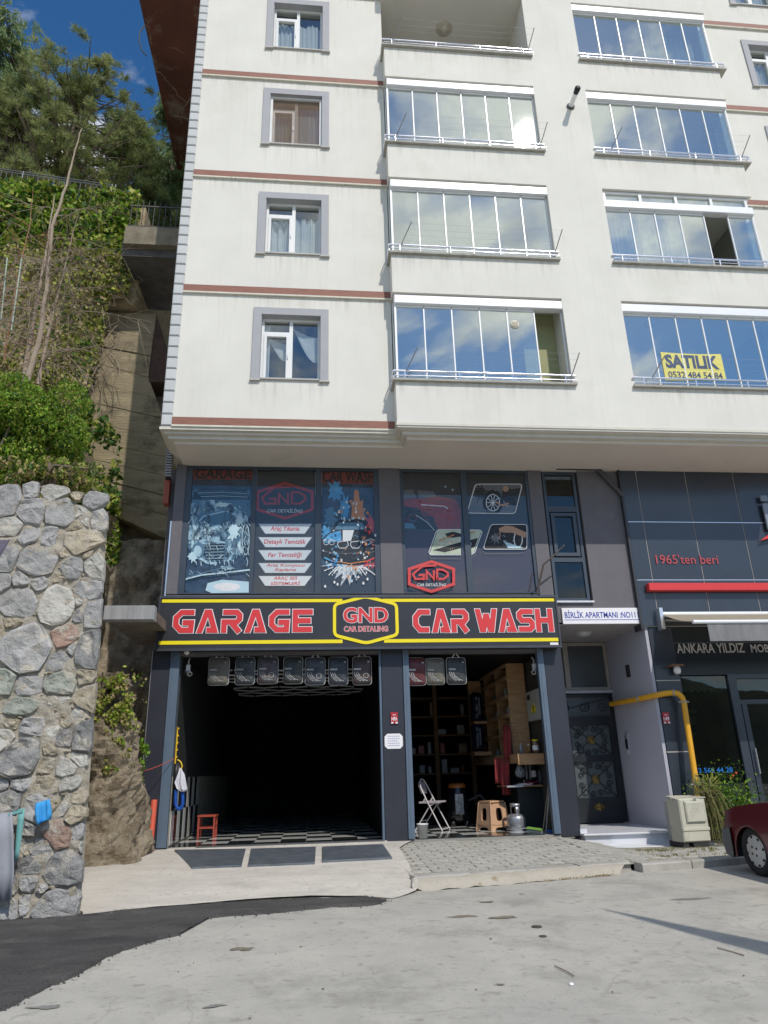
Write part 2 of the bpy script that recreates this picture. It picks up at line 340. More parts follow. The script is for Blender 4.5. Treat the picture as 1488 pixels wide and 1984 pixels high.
drivem = mat('smooth cream concrete', (.49, .455, .40), .92, col2=(.63, .59, .52), scale=2.3, bump=.5, bscale=45, bdist=.015, stretch=(.6, 1.6, 1), col3=(.42, .39, .345), scale3=1.3, thr3=(.52, .72))
paverm = mat('grey interlocking paver', (.345, .33, .285), .95, col2=(.42, .40, .35), scale=6, bump=.5, bscale=60, bdist=.006, rnd=.10)
joint = mat('sandy paver joint', (.29, .27, .21), 1, var=.3, scale=10)
kerbm = mat('kerb concrete', (.36, .345, .31), .9, var=.15, scale=5, bump=.4, bscale=40, rnd=.06)
tile_w = mat('white gloss tile', (.62, .63, .60), .12, var=.08, scale=3, rnd=.06)
tile_k = mat('black marble tile', (.015, .017, .016), .12, col2=(.04, .045, .042), scale=3, rnd=.2, col3=(.22, .23, .22), scale3=9, thr3=(.66, .70))
marble = mat('white marble', (.66, .67, .70), .3, var=.05, scale=2, stretch=(1, 1, 4), col3=(.5, .52, .56), scale3=3)
stonecols = {'g': ((.28, .275, .265), (.50, .49, .47)), 'd': ((.16, .16, .155), (.36, .355, .34)), 'p': ((.42, .40, .35), (.60, .58, .52)), 't': ((.33, .28, .20), (.50, .44, .33)), 'v': ((.28, .30, .25), (.46, .48, .41)), 'r': ((.32, .20, .16), (.44, .32, .25))}
stonem = {k: mat('wall stone '+n_, a, .95, col2=b, scale=6, bump=1.0, bscale=9, bdist=.06, spec=.2, rnd=.12, col3=(.50, .46, .385), scale3=4.5, thr3=(.53, .64)) for (k, (a, b)), n_ in zip(stonecols.items(), ('grey', 'dark grey', 'pale', 'tan', 'greenish', 'reddish'))}
cracks(drivem, .8, .010, (.28, .25, .2), .3, .3); speckle(drivem, 16, (.36, .33, .28), (.62, .72), 140, (.68, .66, .6))
leaf_a = mat('fresh green leaf', (.09, .21, .012), .55, col2=(.30, .46, .05), scale=3.5, trans=.35, spec=.3)
leaf_b = mat('deep green leaf', (.025, .075, .012), .5, col2=(.08, .17, .025), scale=3, trans=.3, spec=.35)
leaf_y = mat('yellow green ivy leaf', (.20, .24, .035), .5, col2=(.50, .52, .11), scale=2, trans=.3, spec=.3)
leaf_dry = mat('dry brown leaf', (.26, .19, .09), .8, col2=(.44, .35, .19), scale=4, trans=.2)
needle_a = mat('pine needle', (.20, .24, .08), .6, col2=(.50, .53, .22), scale=1.3, trans=.5)
needle_b = mat('dark pine needle', (.12, .17, .07), .6, col2=(.32, .37, .15), scale=1.3, trans=.45)
cedar_n = mat('blue green cedar needle', (.10, .19, .07), .6, col2=(.27, .38, .15), scale=1.2, trans=.45)
bark = mat('grey brown bark', (.13, .10, .075), .95, col2=(.25, .2, .16), scale=6, stretch=(1, 1, .2), bump=.8, bscale=20)
deadw = mat('bleached dead wood', (.22, .165, .12), .9, col2=(.42, .34, .26), scale=4, stretch=(1, 1, .3), bump=.4)
g_loggia = glass('balcony glass', .38, (.86, .92, .90))
g_win = glass('window glass', .13, (.93, .96, .96))
g_shop = glass('shop glass', .03, (.93, .95, .96))
g_dark = glass('dark shop glass', .05, (.45, .48, .50))
curtain = mat('white net curtain', (.72, .76, .76), .9, var=.05, trans=.4)
G = 1.2
# ================================================================== GROUND
def sheet(name, fz, x0, x1, y0, y1, nx, ny, m, inside=None, **kw):
    mb = MB(); xs = np.linspace(x0, x1, nx+1); ys = np.linspace(y0, y1, ny+1)
    vs = [(x, y, fz(x, y)) for y in ys for x in xs]
    fs = [(j*(nx+1)+i, j*(nx+1)+i+1, (j+1)*(nx+1)+i+1, (j+1)*(nx+1)+i) for j in range(ny) for i in range(nx)]
    mb.add(vs, fs, 0, True); return mb.build(name, m, **kw)
mb = MB(); mb.add([(-400, -400, -5.5), (400, -400, -5.5), (400, 6, -.09), (-400, 6, -.09)], [(0, 1, 2, 3)])
mb = MB()
gx = [-400, -60, -20, -8]+list(np.linspace(-6, 16, 45))+[30, 80, 400]; gy = [-400, -80, -30, -16]+list(np.linspace(-13, 3, 33))
def zr(x, y):
    z = zroad(x, max(y, -30))
    if -6 <= x <= 16 and -13 <= y: z += .012*fnoise((x, y, 0), .5)*min(1, max(0, (-y-3.2)))
    return z
vs = [(x, y, zr(x, y)) for y in gy for x in gx]; n_ = len(gx)
mb.add(vs, [(j*n_+i, j*n_+i+1, (j+1)*n_+i+1, (j+1)*n_+i) for j in range(len(gy)-1) for i in range(n_-1)], 0, True)
mb.build('road', roadm, kind='structure')
# kerb line (foot of the kerb on the road)
KL = [(3.90, -2.55), (5.26, -2.29), (6.63, -1.97), (8.36, -1.66), (9.4, -1.34), (12.5, -.45), (20, 1.8)]
def kerb_y(x):
    for (a, b), (c, d) in zip(KL, KL[1:]):
        if x <= c or (c, d) == KL[-1]: return b+(d-b)*(x-a)/(c-a)
def zwalk(x, y):      # pavement surface
    zk = -.165; zf = -.035 if x < 7.0 else -.035-.17*min(1, (x-7.0)/.9)
    yk = kerb_y(x)+.22+(.25 if x < 6.6 else .25*max(0, 1-(x-6.6)/.4)); t = (y-yk)/(1.22-yk); t = max(0, min(1, t))
    return zk+(zf-zk)*t**(.85)
# fresh asphalt patch
ap = [atroad(*p) for p in [(0, 1962), (55, 1935), (110, 1908), (150, 1890), (205, 1855), (262, 1835), (345, 1812), (352, 1800), (372, 1786), (430, 1777), (490, 1774), (560, 1768), (640, 1759), (700, 1757), (738, 1752), (750, 1746), (735, 1740), (690, 1741), (600, 1743), (500, 1748), (400, 1755), (300, 1762), (228, 1768), (160, 1776)]]
pts = [(p[0], p[1]) for p in ap]; pts = [(-6, -6.2), (-3, -6.5), (-.6, -6.62)]+pts+[(.1, -2.8), (-3, -3.1), (-6, -3.3)]
def jit(poly, n=6, a=.018):
    out = []
    for i, p in enumerate(poly):
        q = poly[(i+1) % len(poly)]
        for k in range(n):
            t = k/n; x, y = p[0]+(q[0]-p[0])*t, p[1]+(q[1]-p[1])*t
            out.append((x+a*fnoise((x, y, 3), 6), y+a*fnoise((x, y, 9), 6)))
    return out
def flatpoly(name, poly, fz, h, m, thick=.0, **kw):
    import mathutils
    tri = mathutils.geometry.tessellate_polygon([[Vector((x, y, 0)) for x, y in poly]])
    mb = MB(); mb.add([(x, y, fz(x, y)+h) for x, y in poly], [tuple(t) for t in tri])
    if thick:
        n = len(poly); mb.add([(x, y, fz(x, y)+h) for x, y in poly]+[(x, y, fz(x, y)+h-thick) for x, y in poly], [(i, (i+1) % n, n+(i+1) % n, n+i) for i in range(n)])
    o = mb.build(name, m, **kw)
    return o
def gridpoly(name, poly, fz, h, m, step, **kw):    # polygon filled with a grid so that it follows the relief
    import bmesh
    bm = bmesh.new(); vs = [bm.verts.new((x, y, 0)) for x, y in poly]; bm.faces.new(vs)
    bmesh.ops.triangulate(bm, faces=bm.faces[:])
    xs = [p[0] for p in poly]; ys = [p[1] for p in poly]
    x = min(xs)+step
    while x < max(xs):
        bmesh.ops.bisect_plane(bm, geom=bm.verts[:]+bm.edges[:]+bm.faces[:], plane_co=(x, 0, 0), plane_no=(1, 0, 0)); x += step
    y = min(ys)+step
    while y < max(ys):
        bmesh.ops.bisect_plane(bm, geom=bm.verts[:]+bm.edges[:]+bm.faces[:], plane_co=(0, y, 0), plane_no=(0, 1, 0)); y += step
    bmesh.ops.recalc_face_normals(bm, faces=bm.faces[:])
    bd = {v for e in bm.edges if e.is_boundary for v in e.verts}
    for v in bm.verts:
        v.co.z = fz(v.co.x, v.co.y)+h(v.co.x, v.co.y, v in bd)
    me = bpy.data.meshes.new(name); bm.to_mesh(me); bm.free(); me.materials.append(m)
    for p in me.polygons: p.use_smooth = True
    if me.polygons and me.polygons[0].normal.z < 0: me.flip_normals()
    o = bpy.data.objects.new(name, me); sc.collection.objects.link(o); return setp(o, kind=kw.get('kind'))
crumb = MB(); EDGE = [tuple(q) for q in jit([(x, y) for x, y in pts if x > -6.1][2:27], 3, .03)]
for (a0, b0), (a1, b1) in zip(EDGE, EDGE[1:]):
    L_ = math.hypot(a1-a0, b1-b0)
    for k in range(int(L_*42)):
        t = random.random(); x, y = a0+(a1-a0)*t+random.gauss(0, .035), b0+(b1-b0)*t+random.gauss(0, .035); r = random.uniform(.004, .014); z = zr(x, y)
        P = [(x+r*math.cos(u)*random.uniform(.7, 1.2), y+r*math.sin(u)*random.uniform(.7, 1.2), z) for u in (0, 1.3, 2.5, 3.8, 5.0)]; crumb.add(P+[(x, y, z+r*random.uniform(.8, 1.6))], [(q, (q+1) % 5, 5) for q in range(5)])
crumb.build('asphalt_crumbs', asph, kind='stuff')
gridpoly('asphalt_patch', jit([(x, y) for x, y in pts if x > -6.1], 5, .03), zr, lambda x, y, b: -.01 if b else .024+.014*fnoise((x, y, 0), 3)+.008*fnoise((x, y, 5), 11), asph, .07, kind='structure')
# concrete driveway ramp
dr = [atroad(*p) for p in [(152, 1772), (228, 1764), (300, 1757), (400, 1750), (500, 1743), (600, 1738), (700, 1737), (760, 1740), (805, 1728)]]
def zdrive(x, y):
    t = max(0, min(1, (y+2.85)/(1.0+2.85)))
    return zroad(x, y)*(1-t)+(-.03)*t+.03*math.sin(math.pi*t)
dpoly = [(p[0], p[1]-.06) for p in dr]+[(4.02, -2.0), (4.05, .2), (4.38, 1.22), (-.9, 1.22), (-1.2, -.5), (-1.3, -2.9)]
gridpoly('driveway', jit(dpoly, 3, .02), zdrive, lambda x, y, b: .010+.004*fnoise((x, y, 1), 2), drivem, .35, kind='structure')
# pavement: bed, then pavers as separate stones
wp = [(3.95, 1.2), (4.0, .1), (3.96, -2.2)]+[(x, kerb_y(x)+(.45 if x < 6.7 else .2)) for x in np.linspace(4.0, 20, 30)]+[(20, 1.25)]
gridpoly('pavement', wp, zwalk, lambda x, y, b: -.012, joint, .3, kind='structure')
pave = [o for o in sc.objects if o.name == 'pavement'][0]
def paver_mesh():
    # interlocking zigzag outline, top chamfered
    L2, W2, k = .13, .078, .020
    o = [(-L2, -W2+k), (-L2*.45, -W2-k), (0, -W2+k*.6), (L2*.45, -W2-k), (L2, -W2+k), (L2, W2+k), (L2*.45, W2-k), (0, W2+k*.6), (-L2*.45, W2-k), (-L2, W2+k)]
    o = [(x*.965, y*.95) for x, y in o]; n = len(o); mb = MB()
    inn = [(x*.94, y*.90) for x, y in o]
    vs = [(x, y, 0) for x, y in inn]+[(x, y, -.006) for x, y in o]+[(x, y, -.04) for x, y in o]
    mb.add(vs, [list(range(n))]+[(i, n+i, n+(i+1) % n, (i+1) % n) for i in range(n)]+[(n+i, 2*n+i, 2*n+(i+1) % n, n+(i+1) % n) for i in range(n)])
    return mb
pm = paver_mesh(); pme = mesh_of(pm, 'paver', paverm)
cands = []
rowh = .160; lenx = .262
for j in range(-2, 24):
    for i in range(0, 30):
        x = 4.12+(i+.5*(j % 2))*lenx; y0_ = -2.1+j*rowh+(x-4)*.12
        if y0_ > 1.08 or y0_ < kerb_y(x)+(.60 if x < 6.7 else .46): continue
        if x > 7.62 and y0_ > .02+(x-7.6)*-.02: continue
        if x > 11.5: continue
        cands.append((x, y0_))
cands.sort(key=lambda p: (p[0]-CAM[0])**2*.6+(p[1]-CAM[1])**2)
rest = MB()
def slope(x, y):
    e = .05; return ((zwalk(x+e, y)-zwalk(x-e, y))/(2*e), (zwalk(x, y+e)-zwalk(x, y-e))/(2*e))
for k, (x, y) in enumerate(cands):
    z = zwalk(x, y)+.002+random.uniform(-.004, .004); sx, sy = slope(x, y)
    rx, ry, rz = math.atan(sy)+random.uniform(-.02, .02), -math.atan(sx)+random.uniform(-.02, .02), .11+random.uniform(-.02, .02)
    if k < 300: place('paver', pme, pave, (x, y, z), (rx, ry, rz))
    else:
        Mx = Matrix.Translation((x, y, z)) @ Matrix.Rotation(rz, 4, 'Z') @ Matrix.Rotation(ry, 4, 'Y') @ Matrix.Rotation(rx, 4, 'X')
        rest.add([tuple(Mx @ Vector(v)) for v in pm.v], pm.f)
if rest.v: rest.build('paver_rows', paverm, pave, kind='stuff')
# kerb stones
kerb = thing('kerb', None, None, (7, -1.8, -.25)); kerb['kind'] = 'structure'
def along(x): return Vector((x, kerb_y(x), 0))
x = 4.0
while x < 14:
    x2 = x+.78; a, b = along(x), along(min(x2, 14)); d = (b-a).normalized(); nrm = Vector((-d.y, d.x, 0))
    inner = .25 if x < 6.6 else 0
    mb = MB(); j_ = .008; h = -.155+random.uniform(-.006, .006)
    p = [a+d*j_+nrm*inner, b-d*j_+nrm*inner, b-d*j_+nrm*(inner+.2), a+d*j_+nrm*(inner+.2)]
    mb.add([(q.x, q.y, -.42) for q in p]+[(p[0].x, p[0].y, h-.02), (p[1].x, p[1].y, h-.02), (p[1].x+nrm.x*.02, p[1].y+nrm.y*.02, h), (p[0].x+nrm.x*.02, p[0].y+nrm.y*.02, h), (p[2].x, p[2].y, h+.004), (p[3].x, p[3].y, h+.004)],
           [(0, 1, 5, 4), (4, 5, 6, 7), (7, 6, 8, 9), (1, 2, 8, 6, 5), (0, 4, 7, 9, 3), (2, 3, 9, 8)])
    mb.build('kerb_stone', kerbm, kerb); x = x2
# sloped concrete apron in front of the low kerb
ap2 = [(3.93, -2.50)]+[(x, kerb_y(x)-.03+.07*fnoise((x, 0, 0), 3)) for x in np.linspace(4.1, 6.75, 40)]+[(6.95, -1.72), (6.6, kerb_y(6.6)+.27)]+[(x, kerb_y(x)+.27) for x in np.linspace(6.3, 4.0, 8)]
def zapron(x, y):
    t = max(0, min(1, (y-kerb_y(x))/.26)); return zroad(x, y)*(1-t)+(-.168)*t+.02*math.sin(math.pi*t)
apronm = mat('patched apron cement', (.40, .36, .29), .95, col2=(.50, .46, .39), scale=3, bump=.8, bscale=30, bdist=.02, col3=(.28, .22, .13), scale3=3.0, thr3=(.56, .66))
gridpoly('concrete_apron', ap2, zapron, lambda x, y, b: .004+.016*fnoise((x, y, 0), 5), apronm, .05, kind='structure')
# raised seam between driveway and pavement
mb = MB(); pth = [(3.93+.05*math.sin(i), -2.55+i*.36, 0) for i in range(11)]
for i, p in enumerate(pth): pth[i] = (p[0]+(.12*(i-6)/4 if i > 6 else 0), p[1], max(zdrive(p[0], p[1]), zwalk(p[0]+.1, p[1]))-.03)
mb.tube([(a, b, c-.012) for a, b, c in pth], [.045+.02*fnoise((i*.9, 0, 0), 1) for i in range(11)], 10); mb.build('cement_seam', drivem, kind='structure')
# litter, grass tufts and stains on the ground
mb = MB()
for k in range(14):
    px, py = random.uniform(330, 1480), random.uniform(1735, 1975)
    p = atroad(px, py); s = random.uniform(.003, .010); a = random.uniform(0, 3)
    if p[1] > kerb_y(p[0])-.1 if p[0] > 3.9 else p[1] > -3.3: continue
    q = [(p[0]+s*random.uniform(.6, 1.6)*math.cos(a+t), p[1]+s*random.uniform(.5, 1)*math.sin(a+t), zr(p[0], p[1])+.004) for t in np.linspace(0, 6.28, 7)[:-1]]
    mb.prism(q, (0, 0, .006))
mb.build('road_grit', mat('dark grit', (.16, .145, .12), .9, var=.4, scale=20), kind='stuff')
for (px, py, lbl, pts_) in [(1125, 1898, 'thin dark twig lying on the road right of centre', ((1075, 1873), (1098, 1884), (1113, 1893))), (1450, 1848, 'thin dark twig lying on the road at the right edge', ((1390, 1838), (1420, 1846), (1442, 1853)))]:
    mb = MB(); mb.tube([tuple(atroad(a, b)+np.array([0, 0, .008])) for a, b in pts_], .005, 5); mb.build('twig', deadw, label=lbl, cat='twig', group='twigs lying on the road')
p = atroad(1107, 1908); mb = MB(); mb.lathe((p[0], p[1], zr(p[0], p[1])), [(0, 0), (.016, .0), (.02, .008), (.012, .016), (0, .018)], 8); mb.build('pebble', whl, label='small white pebble lying on the road below the twig', cat='pebble')
for (px, py, r_, lbl) in [(1040, 1797, .05, 'flat oval dark metal lid lying on the road'), (1052, 1815, .035, 'small dark stain like disc of tar on the road')]:
    p = atroad(px, py); mb = MB(); mb.lathe((p[0], p[1], zr(p[0], p[1])+.002), [(0, .006), (r_*.7, .008), (r_, .006), (r_, 0)], 12)
    mb.build('tar_disc', mat('dark tar', (.06, .055, .05), .7), label=lbl, cat='tar disc')
# oil stains: thin irregular films
def stain(px, py, w_, h_, m, s):
    p = atroad(px, py); poly = []
    for t in np.linspace(0, 6.28, 40)[:-1]:
        r_ = 1+.75*fnoise((math.cos(t)*1.3+s, math.sin(t)*1.3, s), 1.3)
        poly.append((p[0]+w_*r_*math.cos(t), p[1]+h_*r_*math.sin(t)))
    flatpoly('road_stain', poly, zr, .004+.0008*s, m, kind='stuff')
st_m = mat('faded oil stain on road', (.20, .175, .125), .9, var=.25, scale=14); st_g = mat('grey damp stain on road', (.22, .215, .195), .85, var=.15, scale=14)
for i, a in enumerate([(900, 1776, .16, .05, st_m), (975, 1779, .14, .05, st_m), (1330, 1742, .22, .05, st_g), (470, 1839, .10, .05, st_m), (945, 1748, .1, .03, st_m), (86, 1953, .09, .03, st_g), (415, 1950, .06, .03, st_g), (968, 1909, .035, .014, st_m), (1010, 1733, .04, .012, st_g)]):
    stain(*a, s=i*.7)
grass_m = mat('dry pavement grass', (.13, .13, .04), .8, col2=(.28, .24, .10), scale=5, trans=.2)
gp = []
for k in range(420):
    x = random.uniform(7.7, 10.6); y = random.choice([-.15, .0, -.9, -1.0, -.5])+random.gauss(0, .12)
    if y > .2 or fnoise((x*2, y*2, 0), 1) < -.02 or y < kerb_y(x)+.2: continue
    for q in range(5): gp.append((x+random.gauss(0, .025), y+random.gauss(0, .025), zwalk(x, y)+.012))
leafmesh('grass', gp, .045, grass_m, aspect=4, up=1.0, kind='stuff')
gp = [(x_, kerb_y(x_)-.01+random.gauss(0, .03), zroad(x_, kerb_y(x_))+.01) for x_ in [random.gauss(5.9, .25) if random.random() < .6 else random.gauss(6.5, .12) for _ in range(260)]]
leafmesh('dry_grass', gp, .03, leaf_dry, aspect=3, up=.8, kind='stuff')

# ================================================================== APARTMENT BUILDING
B = thing('apartment_building', 'cream plastered apartment block with glazed balconies above dark ground floor shops', 'apartment building', (5, 3, 0))
H = 3.0; XL, XB, XR = 0.0, 4.188, 12.50; BY = -.37
ZB = 7.4377; ZC = 8.142; ZO = 10.19; ZS = 7.0; TOP = 30.5
wins = [(8.29, 9.95), (8.29+H, 12.92), (8.29+2*H, 15.98), (8.29+3*H, 19.0), (8.29+4*H, 22.0)]   # outer trim z-range
WX0, WX1, TR = 1.41, 2.91, .16
def wall_with_windows(x0, x1, wx0, wx1, zs, zmin, zmax, y0=0, y1=.3):
    mb = MB(); mb.box(x0, wx0, y0, y1, zmin, zmax); mb.box(wx1, x1, y0, y1, zmin, zmax)
    z = zmin
    for a, b in zs: mb.box(wx0, wx1, y0, y1, z, a); z = b
    mb.box(wx0, wx1, y0, y1, z, zmax); return mb
holes = [(a+.03, b-TR) for a, b in wins]
wall_with_windows(XL, XB, WX0+TR, WX1-TR, holes, 7.24, TOP).build('wall', plaster, B)
RX0, RX1 = 13.62, 15.1
rwins = [(8.17+k*H, 9.82+k*H) for k in range(5)]
rholes = [(a+.03, b-TR) for a, b in rwins]
wall_with_windows(XR, 19, RX0+TR, RX1-TR, rholes, 7.24, TOP).build('wall', plaster, B)
MB().box(XL-.2+.035, XL, .035, 12, 7.24, TOP).build('side_wall', plaster, B)
MB().box(XL, 19, 11.7, 12, 7.24, TOP).build('wall', plaster, B)
# bay: solid strips, parapets
MB().box(7.695, 8.97, BY, 1.5, 7.15, TOP).build('wall', plaster, B)
for k in range(0, 6):
    zb = 7.15 if k == 0 else ZO+(k-1)*H; zt = ZC+k*H-.02
    for (a, b) in ((XB, 7.695), (8.97, XR)):
        mb = MB(); mb.box(a, b, BY, BY+.2, zb, zt); mb.box(a, b, BY+.2, 1.5, zb, zb+.22)
        if a == XB: mb.box(a, a+.2, BY+.2, 0, zb+.22, zt)
        else: mb.box(b-.2, b, BY+.2, 0, zb+.22, zt)
        mb.build('parapet', plaster, B)
# loggia interiors
inter = mat('loggia interior paint', (.33, .33, .30), .9, var=.05)
olive = mat('olive interior paint', (.34, .34, .18), .9, var=.05)
dkdoor = mat('dim interior', (.16, .15, .14), .8)
for (a, b) in ((XB, 7.695), (8.97, XR)):
    mb = MB(); mb.box(a+.0, b, 1.5, 1.7, 7.2, TOP); mb.build('loggia_wall', inter, B)
    if a == XB: MB().box(a-.1, a+.0, .3, 1.5, 7.2, TOP).build('loggia_wall', inter, B)
    else: MB().box(b, b+.1, .3, 1.5, 7.2, TOP).build('loggia_wall', inter, B)
for k in range(5):
    for (a, b) in ((XB, 7.695), (8.97, XR)):   # balcony doors seen dimly through the glass
        mb = MB(); z0 = ZC+k*H-.75
        mb.box(a+.9, a+1.75, 1.44, 1.5, z0, z0+2.1, 0); mb.box(a+.98, a+1.67, 1.42, 1.44, z0+.1, z0+2.0, 1)
        mb.box(a+2.1, a+3.2, 1.44, 1.5, z0+.9, z0+2.1, 0); mb.box(a+2.16, a+3.14, 1.42, 1.44, z0+.96, z0+2.04, 1)
        mb.build('balcony_door', [pvc, dkdoor], B)
# brown bands + cream lip
for k in range(0, 6):
    z = ZB+k*H
    for (a, b) in ((XL, XB), (XR, 19)):
        MB().box(a, b, -.035, 0, z-.165, z).build('trim_band', brown, B)
        MB().box(a-.004, b, -.05, 0, z-.20, z-.166).build('band_lip', lip, B)
# quoins
qm = MB(); qm.cbox(-.2, 0, -.035, .3, 0, .226, .018); qme = mesh_of(qm, 'corner_block', quoinm)
z = 7.26; k = 0
while z < TOP-.3:
    place('corner_block', qme, B, (-.0, 0, z)); z += .245; k += 1
MB().box(-.196, -.004, -.012, .29, 7.24, TOP).build('corner_pier', mat('quoin joint', (.25, .26, .27), .9), B)
# windows of the end bays
scal = mat('white lace curtain', (.78, .80, .80), .9, var=.05, trans=.35)
roomm = mat('dim room', (.07, .075, .08), .9, var=.3, scale=2)
blind = mat('ribbed brown blind', (.30, .20, .13), .8, var=.15, stretch=(30, 1, 1), scale=3, trans=.2)
def wavy(x0, x1, z0, z1, Y, n=60, amp=.025, waves=9, zfun=None, ph=0):
    mb = MB(); T, Bt = [], []
    for i in range(n+1):
        t = i/n; x = x0+(x1-x0)*t; y = Y+amp*math.sin(t*waves*6.28+ph)+amp*.4*math.sin(t*waves*15+ph)
        T.append((x, y, (zfun(t) if zfun else z1))); Bt.append((x, y, z0))
    mb.add(Bt+T, [(i, i+1, n+2+i, n+1+i) for i in range(n)], 0, True); return mb
def swag(x0, x1, z1, drop, Y, side=1):
    mb = MB()
    for q in range(7):
        pts = []
        for t in np.linspace(0, 1, 14):
            x = (x0+(x1-x0)*t) if side > 0 else (x1-(x1-x0)*t)
            pts.append((x, Y+.01*math.sin(q), z1-(drop*(.25+.75*q/6))*math.sin(t*1.75)**1.2-.03*q*0))
        if q: mb.add(prev+pts, [(i, i+1, 15+i, 14+i) for i in range(13)], 0, True)
        prev = pts
    return mb
def window(x0, x1, a, b, kind, Y=0):
    h0, h1 = a+.03, b-TR; i0, i1 = x0+TR, x1-TR
    mb = MB(); e = -.035
    mb.box(x0, i0, e, 0, a, b); mb.box(i1, x1, e, 0, a, b); mb.box(i0, i1, e, 0, h1, b)
    mb.box(i0, i0+.006, 0, .22, h0, h1); mb.box(i1-.006, i1, 0, .22, h0, h1); mb.box(i0, i1, 0, .22, h1-.006, h1)
    W_ = mb.build('window', trimgrey, B)
    MB().box(x0-.02, x0+TR+.02, -.06, 0, a-.03, a).box(x1-TR-.02, x1+.02, -.06, 0, a-.03, a).box(i0+.02, i1-.02, -.045, .2, h0-.022, h0+.008).build('sill', mat('window sill', (.42, .41, .38), .6), W_)
    fy = .12; y0, y1 = fy, fy+.07; xm = i0+(i1-i0)*.50; zt = h1-(h1-h0)*.235; f = .05; i0 += .006; i1 -= .006; h1 -= .006
    fr = MB(); fr.box(i0, i0+f, y0, y1, h0, h1); fr.box(i1-f, i1, y0, y1, h0, h1); fr.box(i0+f, i1-f, y0, y1, h1-f, h1); fr.box(i0+f, i1-f, y0, y1, h0, h0+f*.8)
    fr.box(xm-.035, xm+.035, y0, y1, h0+f*.8, h1-f); fr.box(i0+f, xm-.035, y0, y1, zt-.03, zt+.03); fr.build('frame', pvc, W_)
    sa = MB(); s0, s1, t0, t1 = i0+f, xm-.035, h0+f*.8, zt-.03; g = .055
    sa.box(s0, s0+g, y0-.02, y1-.02, t0, t1); sa.box(s1-g, s1, y0-.02, y1-.02, t0, t1); sa.box(s0+g, s1-g, y0-.02, y1-.02, t1-g, t1); sa.box(s0+g, s1-g, y0-.02, y1-.02, t0, t0+g); sa.build('sash', pvc, W_)
    MB().cbox(s1-.035, s1-.015, y0-.045, y0-.02, (t0+t1)/2-.05, (t0+t1)/2+.05, .004).build('handle', alu, W_)
    for (p, q, r, s_) in ((s0+g, s1-g, t0+g, t1-g), (i0+f, xm-.035, zt+.03, h1-f), (xm+.035, i1-f, h0+f*.8, h1-f)):
        MB().box(p, q, y0+.03, y0+.042, r, s_).build('pane', g_win, W_)
    ins = i0+.02, i1-.02
    bx = MB(); bx.box(i0-.5, i1+.5, 2.2, 2.25, h0-.6, h1+.3); bx.box(i0-.5, i1+.5, .31, 2.2, h1+.3, h1+.34); bx.box(i0-.5, i1+.5, .31, 2.2, h0-.64, h0-.6); bx.box(i0-.52, i0-.5, .31, 2.2, h0-.6, h1+.3); bx.box(i1+.5, i1+.52, .31, 2.2, h0-.6, h1+.3)
    bx.build('room', roomm, W_)
    if kind == 'swag':
        swag(xm+.02, i1-.02, h1-.12, .8, .26).build('curtain', scal, W_); swag(i0+.1, xm-.05, h1-.35, .55, .27).build('curtain', scal, W_); wavy(i0+.04, i0+.16, h0, h1-.1, .24, 20, .02, 2).build('curtain', scal, W_)
    elif kind == 'lace':
        wavy(i0, i1, h0, h1-.4, .27, 110, .018, 11, zfun=lambda t: h1-.42+.12*abs(math.sin(t*10))).build('curtain', scal, W_)
    elif kind == 'blind':
        mb = MB(); n = 90
        for i in range(n):
            x = i0+.05+(i1-i0-.1)*i/n; mb.box(x, x+(i1-i0-.1)/n*.45, .095, .10, h0+.05, h1-.05)
        mb.build('insect_screen', blind, W_); wavy(i0, i1, h0, h1-.3, .27, 110, .018, 13).build('curtain', scal, W_)
        MB().box(i0, i0+.05, .05, .1, h0, h1).box(i1-.05, i1, .05, .1, h0, h1).box(i0+.05, i1-.05, .05, .1, h1-.05, h1).build('outer_frame', pvc, W_)
    else:
        wavy(i0, i1, h0, h1-.28, .27, 110, .03, 7).build('curtain', scal, W_)
    return W_
for (a, b), kd in zip(wins, ('swag', 'plain', 'blind', 'lace', 'plain')): window(WX0, WX1, a, b, kd)
for (a, b), kd in zip(rwins, ('plain', 'lace', 'plain', 'plain', 'lace')): window(RX0, RX1, a, b, kd)

